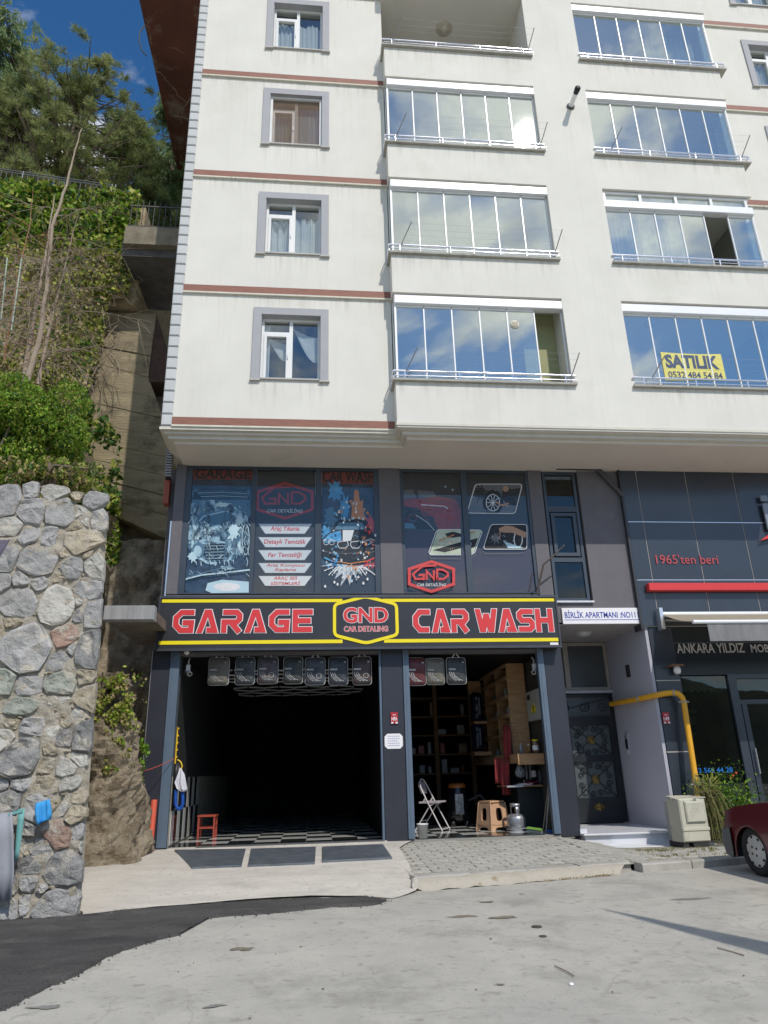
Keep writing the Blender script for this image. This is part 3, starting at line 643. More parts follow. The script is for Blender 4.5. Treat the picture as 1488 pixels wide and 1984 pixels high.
# balconies: coping, glazing, rail
wirem = mat('clothes line', (.45, .46, .46), .5)
def balcony(xa, xb, k, glazing, left_return, n=6, opened=(), darkback=None, rails=2, arms=True, transom=False):
    zc = ZC+k*H; zo = ZO+k*H; ca, cb = (xa-.06, xb+.07) if left_return else (xa-.05, xb+.16)
    Bc = MB(); Bc.box(ca, cb, BY-.075, BY+.2, zc-.02, zc+.025)
    if left_return: Bc.box(ca, xa+.2, BY+.2, 0, zc-.02, zc+.025)
    else: Bc.box(xb-.2, cb, BY+.2, 0, zc-.02, zc+.025)
    bal = Bc.build('balcony', mat('balcony coping', (.36, .35, .31), .8, var=.12, scale=5, col3=(.2, .19, .16), scale3=4), B)
    # rail
    hr = .20; rl = MB(); e0 = xa+.02; e1 = xb+(.02 if left_return else .1); yr = BY-.03
    rl.tube([(e0-.06, yr, zc+hr), (e1+.04, yr, zc+hr)], .021, 10)
    for q in range(rails): rl.tube([(e0-.03, yr, zc+hr*(.5 if rails == 1 else (.25+.33*q))), (e1+.08, yr, zc+hr*(.5 if rails == 1 else (.25+.33*q)))], .010, 8)
    if left_return:
        for zz in (hr, hr*.4): rl.tube([(e0-.06, yr, zc+zz), (e0-.06, 0, zc+zz)], .015, 8)
    else:
        for zz in (hr, hr*.4): rl.tube([(e1+.04, yr, zc+zz), (e1+.08, yr+.12, zc+zz), (xb+.04, 0, zc+zz)], .015, 8)
    rl.build('railing', steel, bal)
    for q in range(4):
        x = e0+.16+(e1-e0-.32)*q/3; MB().tube([(x, yr, zc+.02), (x, yr, zc+hr)], .016, 8).build('post', steel, bal)
    if arms:
        tips = []
        for x, dx in ((xa+.35 if not left_return else xa+.2, .2), (xb-.02, .1)):
            tip = (x+dx, yr-.30, zc+hr+.34); MB().tube([(x, yr, zc+hr-.02), tip], .011, 6).build('drying_arm', mat('grey steel arm', (.30, .28, .27), .5, metal=.5), bal); tips.append((Vector((x, yr, zc+hr)), Vector(tip)))
        wr = MB()
        for t in (.45, .7, .97):
            a, b = tips[0][0].lerp(tips[0][1], t), tips[1][0].lerp(tips[1][1], t); mid = a.lerp(b, .5)-Vector((0, 0, .025)); wr.tube([a, a.lerp(mid, .5)-Vector((0, 0, .008)), mid, b.lerp(mid, .5)-Vector((0, 0, .008)), b], .0019, 4)
        wr.build('clothes_line', wirem, bal)
    if not glazing: return bal
    gy = BY+.10; g0, g1 = (xa+.06, xb-.02) if left_return else (xa+.02, xb-.06)
    ht = zo-.05; hb = zc+.03; hz = .20
    if transom:
        tz = zo-.30
        tm = MB(); tm.box(g0, g1, gy-.04, gy+.04, zo-.07, zo-.02); 
        nn = 4
        for i in range(nn+1):
            x = g0+(g1-g0)*i/nn*.97; tm.box(x, x+.06, gy-.04, gy+.04, tz+.0, zo-.07)
        tm.build('transom_frame', pvc, bal); MB().box(g0, g1, gy, gy+.01, tz, zo-.05).build('transom_pane', g_loggia, bal)
        ht = tz
    MB().cbox(g0-.03, g1+.03, gy-.09, gy+.07, ht-hz, ht, .012).build('top_track', whitealu, bal)
    MB().box(g0, g1, gy-.035, gy+.035, hb-.004, hb+.03).build('bottom_track', alu, bal)
    if left_return: MB().box(g0-.03, g0, gy-.03, gy+.04, hb, ht-hz).box(g0-.045, g0-.02, gy+.2, 0, ht-hz, ht).box(g0-.04, g0-.02, .0-.05, 0, hb, ht-hz).build('jamb', whitealu, bal); MB().box(g0-.03, g0-.02, gy+.04, -.05, hb, ht-hz).build('side_pane', g_loggia, bal)
    else:
        MB().box(g1, g1+.03, gy-.03, gy+.04, hb, ht-hz).box(g1+.02, g1+.045, gy+.2, 0, ht-hz, ht).box(g1+.02, g1+.04, -.05, 0, hb, ht-hz).build('jamb', whitealu, bal); MB().box(g1+.02, g1+.03, gy+.04, -.05, hb, ht-hz).build('side_pane', g_loggia, bal)
    wd = (g1-g0)/n
    for i in range(n):
        x0, x1 = g0+i*wd, g0+(i+1)*wd
        if i in opened:
            continue
        tlt = random.uniform(-.004, .004)
        mb = MB(); mb.add([(x0+.008, gy+tlt, hb+.03), (x1-.008, gy-tlt, hb+.03), (x1-.008, gy-tlt, ht-hz-.02), (x0+.008, gy+tlt, ht-hz-.02), (x0+.008, gy+tlt+.008, hb+.03), (x1-.008, gy-tlt+.008, hb+.03), (x1-.008, gy-tlt+.008, ht-hz-.02), (x0+.008, gy+tlt+.008, ht-hz-.02)],
                          [(0, 1, 2, 3), (5, 4, 7, 6), (4, 0, 3, 7), (1, 5, 6, 2), (3, 2, 6, 7), (4, 5, 1, 0)])
        mb.build('glass_panel', g_loggia, bal)
        MB().box(x0+.008, x1-.008, gy-.016, gy+.022, ht-hz-.045, ht-hz-.004).build('panel_clamp', whitealu, bal)
    for i in range(0, n+1):
        if (i in opened and i-1 in opened): continue
        x = g0+i*wd; MB().box(x-.012, x+.012, gy-.014, gy+.022, hb+.03, ht-hz-.046).build('divider', whitealu, bal)
    return bal
for k in range(5):
    balcony(XB, 7.695, k, k in (0, 1, 2, 4), True, opened=(5,) if k == 0 else (), rails=1 if k == 0 else 2)
for k in range(5):
    balcony(8.97, XR, k, True, False, opened=(4,) if k == 1 else (), rails=3 if k in (1, 2) else (1 if k == 0 else 2), arms=(k in (0, 2)), transom=(k == 1))
# loggia furniture seen through glass: curtains, vent, lamps
wavy(9.1, 10.9, ZC+H-.1, ZO+H-.5, -.05, 200, .03, 16).build('curtain', scal, B)
wavy(8.99+2.0, 12.3, ZC+3*H, ZO+3*H-.3, .1, 120, .03, 10).build('curtain', curtain, B)
wavy(4.3, 7.6, ZC+H-.1, ZC+H+.35, .3, 120, .02, 20).build('curtain', curtain, B)
MB().box(6.98, 7.69, .2, 1.49, ZC-.7, ZO-.01).build('loggia_partition', olive, B)
def dome(x, y, z, r, lbl, m=whl):
    mb = MB(); mb.lathe((x, y, z), [(0, -.07*r/.15), (r*.45, -.062*r/.15), (r*.8, -.035*r/.15), (r*.93, -.01), (r, 0)], 20)
    return mb.build('ceiling_lamp', m, label=lbl, cat='ceiling lamp', group='round ceiling lamps')
mb = MB(); xx = 5.9; zz = ZO+3*H; mb.lathe((xx, .55, zz-.002), [(0, -.10), (.06, -.10), (.10, -.06), (.11, -.03), (.17, -.015), (.22, 0)], 20); mb.build('ceiling_lamp', mat('cream lamp rose', (.5, .46, .38), .5), label='round cream ceiling lamp in the open unglazed top left balcony', cat='ceiling lamp', group='round ceiling lamps')
dome(9.95, .35, ZO-.01, .14, 'round ceiling lamp behind glass above the yellow for sale banner', mat('dim lamp glass', (.3, .34, .4), .4))
# round white extractor vent in a pane
mb = MB(); c = (6.68, BY+.085, 9.58); mb.lathe(c, [(0, -.01), (.085, -.012), (.095, 0), (.095, .02)], 20, axis='y')
for i in range(5): mb.box(c[0]-.06, c[0]+.06, c[1]-.024, c[1]-.012, c[2]-.055+i*.024, c[2]-.047+i*.024)
mb.build('window_vent', mat('ivory plastic', (.66, .62, .50), .5), label='round ivory louvred vent set in a glass pane of the lowest left balcony', cat='vent')
# rain stains below sills and copings (soft, uneven dirt films)
sm_ = bpy.data.materials.new('rain stain'); sm_.use_nodes = True; t_ = sm_.node_tree; K_ = t_.links.new; b_ = t_.nodes['Principled BSDF']; b_.inputs['Base Color'].default_value = (.22, .20, .14, 1); b_.inputs['Roughness'].default_value = .9
tc_ = t_.nodes.new('ShaderNodeTexCoord'); g_ = t_.nodes.new('ShaderNodeNewGeometry'); mp_ = t_.nodes.new('ShaderNodeMapping'); mp_.inputs['Scale'].default_value = (9, 9, .35); K_(g_.outputs['Position'], mp_.inputs[0]); nz_ = t_.nodes.new('ShaderNodeTexNoise'); nz_.inputs['Scale'].default_value = 1.3; nz_.inputs['Detail'].default_value = 5; K_(mp_.outputs[0], nz_.inputs[0])
rr_ = t_.nodes.new('ShaderNodeValToRGB'); rr_.color_ramp.elements[0].position = .46; rr_.color_ramp.elements[1].position = .75; K_(nz_.outputs[0], rr_.inputs[0]); sx_ = t_.nodes.new('ShaderNodeSeparateXYZ'); K_(tc_.outputs['Generated'], sx_.inputs[0]); pw_ = t_.nodes.new('ShaderNodeMath'); pw_.operation = 'POWER'; pw_.inputs[1].default_value = 1.6; K_(sx_.outputs['Z'], pw_.inputs[0])
m1_ = t_.nodes.new('ShaderNodeMath'); m1_.operation = 'MULTIPLY'; K_(rr_.outputs[0], m1_.inputs[0]); K_(pw_.outputs[0], m1_.inputs[1]); m2_ = t_.nodes.new('ShaderNodeMath'); m2_.operation = 'MULTIPLY'; m2_.inputs[1].default_value = .10; K_(m1_.outputs[0], m2_.inputs[0]); K_(m2_.outputs[0], b_.inputs['Alpha'])
for (a, b) in wins[:4]: MB().box(WX0, WX1, -.002, -.001, a-.03-.75, a-.031).build('rain_stain', sm_, B)
for (a, b) in rwins: MB().box(RX0, RX1, -.002, -.001, a-.03-.6, a-.031).build('rain_stain', sm_, B)
for k in range(5):
    for (a, b) in ((XB, 7.695), (8.97, XR)): MB().box(a+.02, b-.02, BY-.002, BY-.001, ZC+k*H-.02-.55, ZC+k*H-.021).build('rain_stain', sm_, B)
for k in range(5): MB().box(.05, XB-.05, -.002, -.001, ZB+k*H-.2-.45, ZB+k*H-.201).build('rain_stain', sm_, B) if k else None
# SATILIK banner inside lowest right balcony
x0, x1, z0, z1 = rc(1285, 684, 1402, 738, -.28)
sat = thing('sale_banner', 'yellow SATILIK for sale banner hanging inside the lowest right balcony', 'banner', (x0, -.28, z0))
mb = MB(); nn = 24; bt, tp = [], []
for i in range(nn+1):
    t = i/nn; y = -.2795+.001*math.sin(t*9); bt.append((x0+(x1-x0)*t, y, z0-.0+.03*t)); tp.append((x0+(x1-x0)*t, y, z1-.05*math.sin(t*3.1)*.5+(-.10*max(0, t-.85)/.15*0)))
mb.add(bt+tp, [(i, i+1, nn+2+i, nn+1+i) for i in range(nn)], 0, True); mb.build('cloth', mat('yellow banner cloth', (.80, .72, .20), .7, var=.04, trans=.15), sat)
mb = MB(); W_ = x1-x0; H_ = z1-z0
text(mb, 'SATILIK', x0+W_*.05, x0+W_*.93, z0+H_*.43, z0+H_*.92, -.2825, off=.045); text(mb, '0532 484 54 84', x0+W_*.06, x0+W_*.95, z0+H_*.08, z0+H_*.32, -.2825, off=.02)
mb.build('lettering', mat('navy banner ink', (.03, .06, .13), .6), sat)
# cornice and soffit
def cornice(inset, z0, z1, m, name='cornice'):
    i = inset; mb = MB(); a = -.2+i
    mb.box(a, XB+i*.9, i, G+.3, z0, z1); mb.box(XB+i*.9, XR-i*.5, BY+i, G+.3, z0, z1); mb.box(XR-i*.5, 19, i, G+.3, z0, z1)
    # side return of the overhang
    mb.box(a, a+.5, G+.3, 11.9, z0, z1); return mb.build(name, m, B)
cornice(-.02, 7.185, 7.238, soff2); cornice(.05, 7.13, 7.184, soff2); cornice(.12, 7.06, 7.129, soff2)
cornice(.22, 7.0, 7.059, soff)
# upper overhanging eave on the building's left side (brown waterproofed underside)
ev = MB(); ev.box(-3.0, -.2, 3.4, 17, 24.2, 24.6); ev.build('side_overhang', sideplaster, B)
cb = MB(); cb.tube([tuple(at(281, 48, 6)), tuple(at(271, 62, 6)), tuple(at(269, 80, 6)), tuple(at(275, 98, 6)), tuple(at(284, 108, 6))], .022, 6); cb.build('cable', blackm, label='black cable loop hanging from the brown overhang', cat='cable')
# flue pipe
fx, fz = 8.535, 15.6
fl = thing('flue_pipe', 'white boiler flue pipe with black tip sticking out between the balcony columns', 'flue pipe', (fx, BY, fz))
MB().lathe((fx, BY-.36, fz), [(.055, 0), (.055, .37)], 14, axis='y').build('tube', whitealu, fl)
MB().lathe((fx, BY-.035, fz), [(.056, 0), (.09, 0), (.10, .035)], 14, axis='y').build('collar', mat('grey rubber', (.12, .11, .10), .7), fl)
mb = MB(); mb.lathe((fx, BY-.50, fz), [(0, -.02), (.045, -.02), (.06, 0), (.06, .14)], 14, axis='y')
for q in range(3): mb.lathe((fx, BY-.50+.03*q, fz), [(.062, 0), (.068, .008), (.062, .016)], 14, axis='y')
mb.build('tip', blackm, fl)
# ================================================================== GROUND FLOOR FRONT
# pillars
def panel(x0, x1, z0, z1, m=navy, y=G, d=.25, name='pillar', c=.008): return MB().cbox(x0, x1, y, y+d, z0, z1, c).build(name, m, B)
panel(-.25, .07, -.05, 3.30); panel(3.93, 4.33, -.05, 3.30); panel(7.06, 7.42, -.05, 3.72)
MB().box(-.262, -.25, G+.01, G+.26, -.05, 3.3).build('pillar_edge', alu, B)
for a, b in ((.075, .24), (4.335, 4.45), (6.93, 7.055)):
    mb = MB(); mb.cbox(a, b, G-.02, G+.1, .0, 3.26, .006); mb.box(a+.045, a+.052, G-.026, G-.02, .0, 3.26); mb.build('shutter_rail', bluefr, B)
MB().cbox(3.885, 3.925, G-.01, G+.1, .0, 3.26, .006).build('shutter_rail', bluefr, B)
# beam behind the sign
MB().box(-.1, 7.06, G+.02, G+.3, 3.2, 4.35).build('beam', greywall, B)
# upper grey wall pieces
for a, b, z0, z1 in ((-.1, .10, 4.35, ZS), (3.97, 4.40, 4.35, ZS), (7.12, 7.40, 3.72, ZS), (8.19, 9.10, 3.72, ZS), (7.40, 8.19, 3.72, 4.17)):
    MB().box(a, b, G, G+.3, z0, z1).build('wall', greywall, B)
MB().box(-.25, -.1, G+.26, 12, -.3, ZS).build('side_wall', greywall, B)
MB().box(-.13, -.105, G-.015, G+.01, 4.3, 5.8).build('cable', alu, B)
# dark room behind the mezzanine glass
MB().box(-.1, 7.4, G+1.6, G+1.65, 3.3, ZS).build('room_wall', mat('mezzanine dark room', (.03, .03, .03), .9), B)
MB().box(-.1, 7.4, G+.3, G+6, 3.26, 3.34).build('slab', mat('slab', (.10, .10, .10), .9), B)
# ---- shop windows with vinyl prints
YF = G+.02; YP = G+.07; YG = G+.05
def frame_rect(mb, x0, x1, z0, z1, w_, y0, y1):
    mb.box(x0, x0+w_, y0, y1, z0, z1); mb.box(x1-w_, x1, y0, y1, z0, z1); mb.box(x0+w_, x1-w_, y0, y1, z0, z0+w_); mb.box(x0+w_, x1-w_, y0, y1, z1-w_, z1)
def shopwin(x0, x1, z0, z1, cuts, mull):
    mb = MB(); mb.box(x0, cuts[0][0], YF, YF+.09, z0, z1)
    for (a, b), (c, d) in zip(cuts, cuts[1:]): mb.box(b, c, YF, YF+.09, z0, z1)
    mb.box(cuts[-1][1], x1, YF, YF+.09, z0, z1)
    for a, b in cuts: mb.box(a, b, YF, YF+.09, z0, z0+.05); mb.box(a, b, YF, YF+.09, z1-.06, z1)
    W_ = mb.build('shop_window', blueal, B)
    for a, b in cuts: MB().box(a, b, YG, YG+.008, z0+.05, z1-.06).build('pane', g_shop, W_)
    return W_
W1 = shopwin(.10, 3.97, 4.33, 6.995, [(.22, 1.41), (1.50, 2.68), (2.80, 3.86)], .1)
W2 = shopwin(4.40, 7.12, 4.33, 6.995, [(4.47, 5.68), (5.80, 7.06)], .1)
def PX(px, py, Y=YP): p = at(px, py, Y); return (p[0], Y, p[2])
pm_ = {}
def pc(name, col, rough=.5, **k):
    m = mat('print '+name, col, rough, var=.06, **k); return m
P_bg = pc('charcoal', (.035, .033, .038)); P_navy = pc('night blue', (.015, .024, .045), col2=(.06, .10, .16), scale=3.5, col3=(.01, .014, .022), scale3=2.2)
P_foam = mat('print foam', (.03, .06, .10), .5, col2=(.45, .62, .70), scale=9, thr=(.44, .58), stretch=(1.4, 1, .7), col3=(.10, .20, .28), scale3=5, thr3=(.48, .6))
P_lb = pc('pale blue', (.45, .62, .70)); P_mb = pc('mid blue', (.09, .19, .28)); P_k = pc('black', (.010, .010, .012)); P_red = pc('red', (.42, .035, .03)); P_dred = pc('dark red', (.20, .03, .025), col2=(.36, .06, .045), scale=3)
P_w = pc('white', (.70, .70, .70)); P_blue = pc('splash blue', (.04, .22, .48), col2=(.10, .42, .70), scale=5); P_or = pc('splash orange', (.55, .22, .08)); P_sk = pc('skin tone', (.42, .25, .16)); P_gr = pc('mid grey', (.14, .14, .15)); P_lime = pc('pale green', (.35, .42, .30), col2=(.55, .60, .50)); P_plum = pc('plum', (.055, .035, .05)); P_rr = pc('vivid red', (.60, .05, .05)); P_stripe = pc('faded red', (.26, .03, .025))
PL = [P_bg, P_navy, P_foam, P_lb, P_mb, P_k, P_red, P_dred, P_w, P_blue, P_or, P_sk, P_gr, P_lime, P_plum, P_rr, P_stripe]
PI = {n: i for i, n in enumerate('bg navy foam lb mb k red dred w blue or sk gr lime plum rr stripe'.split())}
class Print:
    """flat print built as stacked thin layers on the glass"""
    def __init__(s, name, win, clip=None): s.mb = MB(); s.y = YP; s.name = name; s.win = win
    def lift(s): s.y -= .0006
    def rect(s, x0, x1, z0, z1, c): s.lift(); s.mb.poly([(x0, s.y, z0), (x1, s.y, z0), (x1, s.y, z1), (x0, s.y, z1)], PI[c])
    def poly(s, pts, c): s.lift(); s.mb.poly([PX(a, b, s.y) for a, b in pts][::-1], PI[c])
    def line(s, pts, w_, c, closed=False):
        s.lift(); P = [PX(a, b, s.y) for a, b in pts]; s.mb.ribbon([(p[0], p[2]) for p in P], w_, lambda x, z: (x, s.y, z), PI[c], closed)
    def ell(s, cx, cy, rx, ry, c, n=24, a0=0, a1=6.2832): s.poly([(cx+rx*math.cos(t), cy+ry*math.sin(t)) for t in np.linspace(a0, a1, n+1)[:-1]], c)
    def ring(s, cx, cy, rx, ry, w_, c, n=28): s.line([(cx+rx*math.cos(t), cy+ry*math.sin(t)) for t in np.linspace(0, 6.2832, n+1)[:-1]], w_, c, True)
    def splat(s, cx, cy, r, c, n=16, k=.5, seed=1, sy=1.0):
        R_ = random.Random(seed); pts = []
        for i in range(n*2):
            t = math.pi*i/n; rr = r*(R_.uniform(.8, 1.35) if i % 2 else R_.uniform(k*.7, k)); pts.append((cx+rr*math.cos(t), cy+sy*rr*math.sin(t)))
        s.lift(); P = [PX(a, b, s.y) for a, b in pts]; cc = PX(cx, cy, s.y); s.mb.add([cc]+P, [(0, i+1, (i+1) % len(P)+1) for i in range(len(P))][::-1], PI[c])
    def txt(s, t, px0, py0, px1, py1, c, off=.0, shear=0, spacing=1):
        s.lift(); x0, x1, z0, z1 = rc(px0, py0, px1, py1, s.y); text(s.mb, t, x0, x1, z0, z1, s.y, PI[c], off, shear, spacing)
    def done(s, label): return s.mb.build('vinyl_print', PL, s.win, label=label)
# print 1: foam covered car
p = Print('a', W1); p.rect(.225, 1.405, 4.385, 6.93, 'navy')
x0, x1, z0, z1 = rc(376, 905, 487, 930, p.y); p.rect(.225, 1.405, z0+.01, 6.93, 'stripe'); p.txt('GARAGE', 378, 908, 487, 928, 'k', off=.03, shear=.1)
p.poly([(372, 955), (380, 948), (484, 950), (486, 1000), (470, 1010), (372, 985)], 'mb')
p.poly([(376, 953), (390, 947), (478, 948), (484, 968), (372, 968)], 'k')
for i in range(5): p.line([(380+i*3, 952+i*3.4), (430, 950+i*3.6), (480, 953+i*3.4)], .012, 'lb' if i % 2 else 'mb')
p.poly([(368, 975), (410, 968), (450, 978), (480, 1000), (484, 1060), (470, 1075), (440, 1088), (385, 1085), (364, 1060)], 'foam')
p.poly([(388, 1000), (402, 992), (440, 990), (455, 998), (448, 1012), (410, 1018), (392, 1020)], 'mb')
p.line([(386, 1010), (395, 1000), (438, 990), (456, 998)], .03, 'lb'); p.line([(366, 1052), (400, 1046), (440, 1052), (452, 1075), (440, 1088)], .035, 'lb')
p.poly([(394, 1055), (436, 1053), (444, 1078), (430, 1086), (402, 1084), (390, 1070)], 'k')
for i in range(5): p.line([(394+i*1.5, 1058+i*6), (440, 1057+i*6)], .013, 'lb')
for i in range(6): p.line([(399+i*7, 1056), (401+i*7, 1084)], .009, 'mb')
p.line([(372, 1000), (378, 1030), (372, 1060), (385, 1080), (402, 1090), (420, 1092)], .05, 'lb'); p.ell(384, 1066, 12, 16, 'mb'); p.ell(383, 1068, 8, 11, 'lb')
p.ell(476, 1045, 9, 36, 'k'); p.ring(476, 1045, 7, 30, .018, 'lb'); p.ring(476, 1045, 4, 17, .014, 'mb')
for t in range(8): p.line([(476, 1045), (476+6*math.cos(t*.785), 1045+28*math.sin(t*.785))], .01, 'mb')
for sd, (a, b, r_, c, sy) in enumerate([(405, 1028, 12, 'foam', .8), (452, 1030, 13, 'lb', 1.5), (373, 1078, 9, 'lb', 1.2), (460, 1064, 11, 'foam', 1.6), (430, 978, 16, 'lb', .35), (380, 1035, 10, 'foam', 1.5), (465, 1008, 9, 'lb', 1.2), (440, 1100, 16, 'foam', .3), (400, 985, 9, 'mb', .5)]): p.splat(a, b, r_, c, 9, .82, sd+3, sy)
for i in range(26): a0 = 370+((i*37) % 112); b0 = 985+((i*53) % 100); p.line([(a0, b0), (a0+5*math.sin(i), b0+8), (a0+7*math.cos(i*2), b0+17)], .010+.008*(i % 3), ('lb', 'foam', 'mb')[i % 3])
for i in range(9): p.line([(380+i*9, 1088-i*.5), (381+i*9, 1094+3*math.sin(i*2.1))], .014, 'lb')
p.line([(360, 1122), (390, 1114), (430, 1110), (484, 1104)], .03, 'lb'); p.line([(362, 1118), (400, 1108), (440, 1098)], .015, 'mb')
p.poly([(398, 1144), (402, 1130), (430, 1123), (482, 1127), (482, 1148), (410, 1149)], 'lb'); p.ell(440, 1137, 26, 8, 'w')
RP = random.Random(4)
for i in range(90):
    a0 = RP.uniform(368, 482); b0 = RP.uniform(972, 1086); l = RP.uniform(3, 11); an = RP.gauss(1.3, .6); p.line([(a0, b0), (a0+l*.5*math.cos(an)+RP.uniform(-1, 1), b0+l*.5*math.sin(an)), (a0+l*math.cos(an), b0+l*math.sin(an))], RP.uniform(.004, .014), RP.choice(['lb', 'foam', 'mb', 'k', 'lb']))
for i in range(30): a0 = RP.uniform(366, 482); p.line([(a0, RP.uniform(1104, 1112)), (a0+RP.uniform(4, 14), RP.uniform(1104, 1118))], RP.uniform(.004, .01), RP.choice(['lb', 'mb', 'k']))
p.done('window print of a foam covered car on a night blue ground')
# print 2: logo and services
p = Print('b', W1); p.rect(1.505, 2.675, 4.385, 6.93, 'bg')
def badge(p, cx, cy, rx, ry, c, tc, ins='CAR DETAİLİNG'):
    hexa = [(cx-rx, cy-ry*.50), (cx, cy-ry), (cx+rx, cy-ry*.50), (cx+rx, cy+ry*.50), (cx, cy+ry), (cx-rx, cy+ry*.50)]
    p.line(hexa, .058, c, True)
    # G N D lettering in strokes, G's top bar runs out as a roof line
    s = rx/55; u, v_ = cx, cy-6*s
    p.line([(u+12*s, v_-22*s), (u-22*s, v_-20*s), (u-46*s, v_+0*s), (u-40*s, v_+12*s), (u-19*s, v_+12*s), (u-19*s, v_+2*s), (u-32*s, v_+2*s)], .042, c)
    p.line([(u-12*s, v_+14*s), (u-12*s, v_-8*s), (u+6*s, v_+12*s), (u+6*s, v_-10*s)], .042, c)
    p.line([(u+14*s, v_+12*s), (u+30*s, v_+12*s), (u+41*s, v_+4*s), (u+40*s, v_-4*s), (u+28*s, v_-11*s), (u+14*s, v_-11*s), (u+14*s, v_+14*s)], .042, c)
    p.txt(ins, cx-36*s, cy+15*s, cx+36*s, cy+24*s, tc, off=.008, shear=.25)
badge(p, 552, 970, 53, 34, 'red', 'w')
for (y0, t) in ((1014, ['Araç Yıkama']), (1040, ['Detaylı Temizlik']), (1065, ['Far Temizliği']), (1090, ['Araç Koruyucu', 'Kaplama']), (1115, ['ARAÇ SES', 'SİSTEMLERİ'])):
    p.poly([(499, y0), (606, y0), (591, y0+21), (513, y0+21)], 'gr'); p.poly([(501, y0+1.2), (604, y0+1.2), (590, y0+19.8), (514, y0+19.8)], 'w')
    if len(t) == 1: hw = len(t[0])*2.55; p.txt(t[0], 552-hw, y0+5, 552+hw, y0+16.5 if any(c in t[0] for c in 'yğ') or True else y0+14, 'rr', off=.02, shear=.2)
    else:
        for q, s_ in enumerate(t): hw = len(s_)*2.9; p.txt(s_, 553-hw, y0+2+q*8.7, 553+hw, y0+9.6+q*8.7, 'rr', off=.02, shear=.2)
p.done('window print with a red hexagon logo above five white service labels')
# print 3: paint splash car
p = Print('c', W1); p.rect(2.805, 3.855, 4.385, 6.93, 'navy')
x0, x1, z0, z1 = rc(622, 910, 728, 937, p.y); p.rect(2.805, 3.855, z0, 6.93, 'stripe'); p.txt('CAR WASH', 625, 912, 726, 935, 'k', off=.03)
p.rect(2.805, 3.855, 4.385, 4.95, 'bg')
for sd, (a, b, r_, c, sy) in enumerate([(650, 950, 17, 'blue', 1.3), (640, 1000, 16, 'mb', 1.6), (668, 985, 12, 'blue', 2.2), (695, 995, 14, 'or', 2.0), (718, 1015, 11, 'rr', 1.6), (632, 1035, 12, 'blue', 1.4), (722, 1085, 12, 'rr', 1.4)]): p.splat(a, b, r_*.9, c, 9, .78, sd+20, sy); p.splat(a+3, b+9, r_*.5, c, 7, .6, sd+40, sy)
p.splat(678, 1088, 46, 'w', 18, .68, 44, .95); p.splat(650, 1085, 22, 'blue', 11, .5, 9, .8); p.splat(712, 1088, 22, 'rr', 11, .5, 12, .7); p.splat(684, 1090, 18, 'or', 9, .45, 15, .8)
p.poly([(686, 952), (690, 948), (695, 952), (697, 972), (704, 968), (702, 988), (700, 1006), (680, 1006), (682, 985), (678, 968), (685, 972)], 'or')
p.poly([(655, 1008), (690, 1005), (712, 1010), (718, 1028), (728, 1040), (730, 1075), (724, 1090), (690, 1096), (632, 1090), (622, 1075), (622, 1045), (640, 1030)], 'k')
p.poly([(657, 1012), (702, 1012), (708, 1026), (648, 1026)], 'mb'); p.poly([(640, 1033), (660, 1028), (662, 1048), (632, 1052), (626, 1046)], 'blue'); p.poly([(664, 1027), (686, 1027), (680, 1048), (664, 1048)], 'w')
for cx_ in (665, 690): p.line([(cx_-10, 1050), (cx_+8, 1048), (cx_+10, 1056), (cx_+4, 1062), (cx_-7, 1062), (cx_-11, 1056)], .014, 'w', True)
for a in (632, 643): p.ring(a, 1051, 4.6, 4.6, .010, 'w')
for a in (713, 723): p.ring(a, 1051, 4.6, 4.6, .010, 'w')
p.line([(626, 1047), (638, 1044), (650, 1048)], .010, 'w'); p.line([(706, 1048), (718, 1044), (730, 1047)], .010, 'w'); p.line([(626, 1068), (650, 1072), (706, 1072), (730, 1068)], .014, 'gr'); p.line([(640, 1086), (678, 1092), (716, 1086)], .02, 'or'); p.line([(628, 1080), (650, 1090)], .03, 'blue'); p.line([(706, 1090), (728, 1080)], .03, 'rr')
for i in range(12): a = 628+i*9; p.line([(675+(a-675)*.6, 1098), (675+(a-675)*1.0, 1106+9*abs(math.sin(i*1.9)))], .018, 'w')
for a, b in ((648, 1128), (654, 1132), (704, 1130), (712, 1122), (630, 1136), (664, 1120)): p.ell(a, b, 2, 3, 'w', 8)
RP = random.Random(9)
for i in range(120):
    an = RP.uniform(0, 6.28); r0 = RP.uniform(30, 62); a0 = 676+r0*.85*math.cos(an); b0 = 1050+r0*1.35*math.sin(an)
    if not (624 < a0 < 731 and 938 < b0 < 1148): continue
    c_ = ('blue', 'lb', 'mb') if a0 < 655 else (('or', 'rr', 'w') if a0 > 700 else ('w', 'or', 'lb')); p.splat(a0, b0, RP.uniform(.8, 3.4), RP.choice(c_), 6, .6, i, RP.uniform(.8, 2))
for i in range(40): a0 = RP.uniform(630, 726); b0 = RP.uniform(1030, 1094); p.line([(a0, b0), (a0+RP.uniform(-9, 9), b0+RP.uniform(-4, 5))], RP.uniform(.004, .010), RP.choice(['gr', 'w', 'blue', 'or', 'k', 'mb', 'rr']))
p.done('window print of a black car front in blue, white and orange paint splashes')
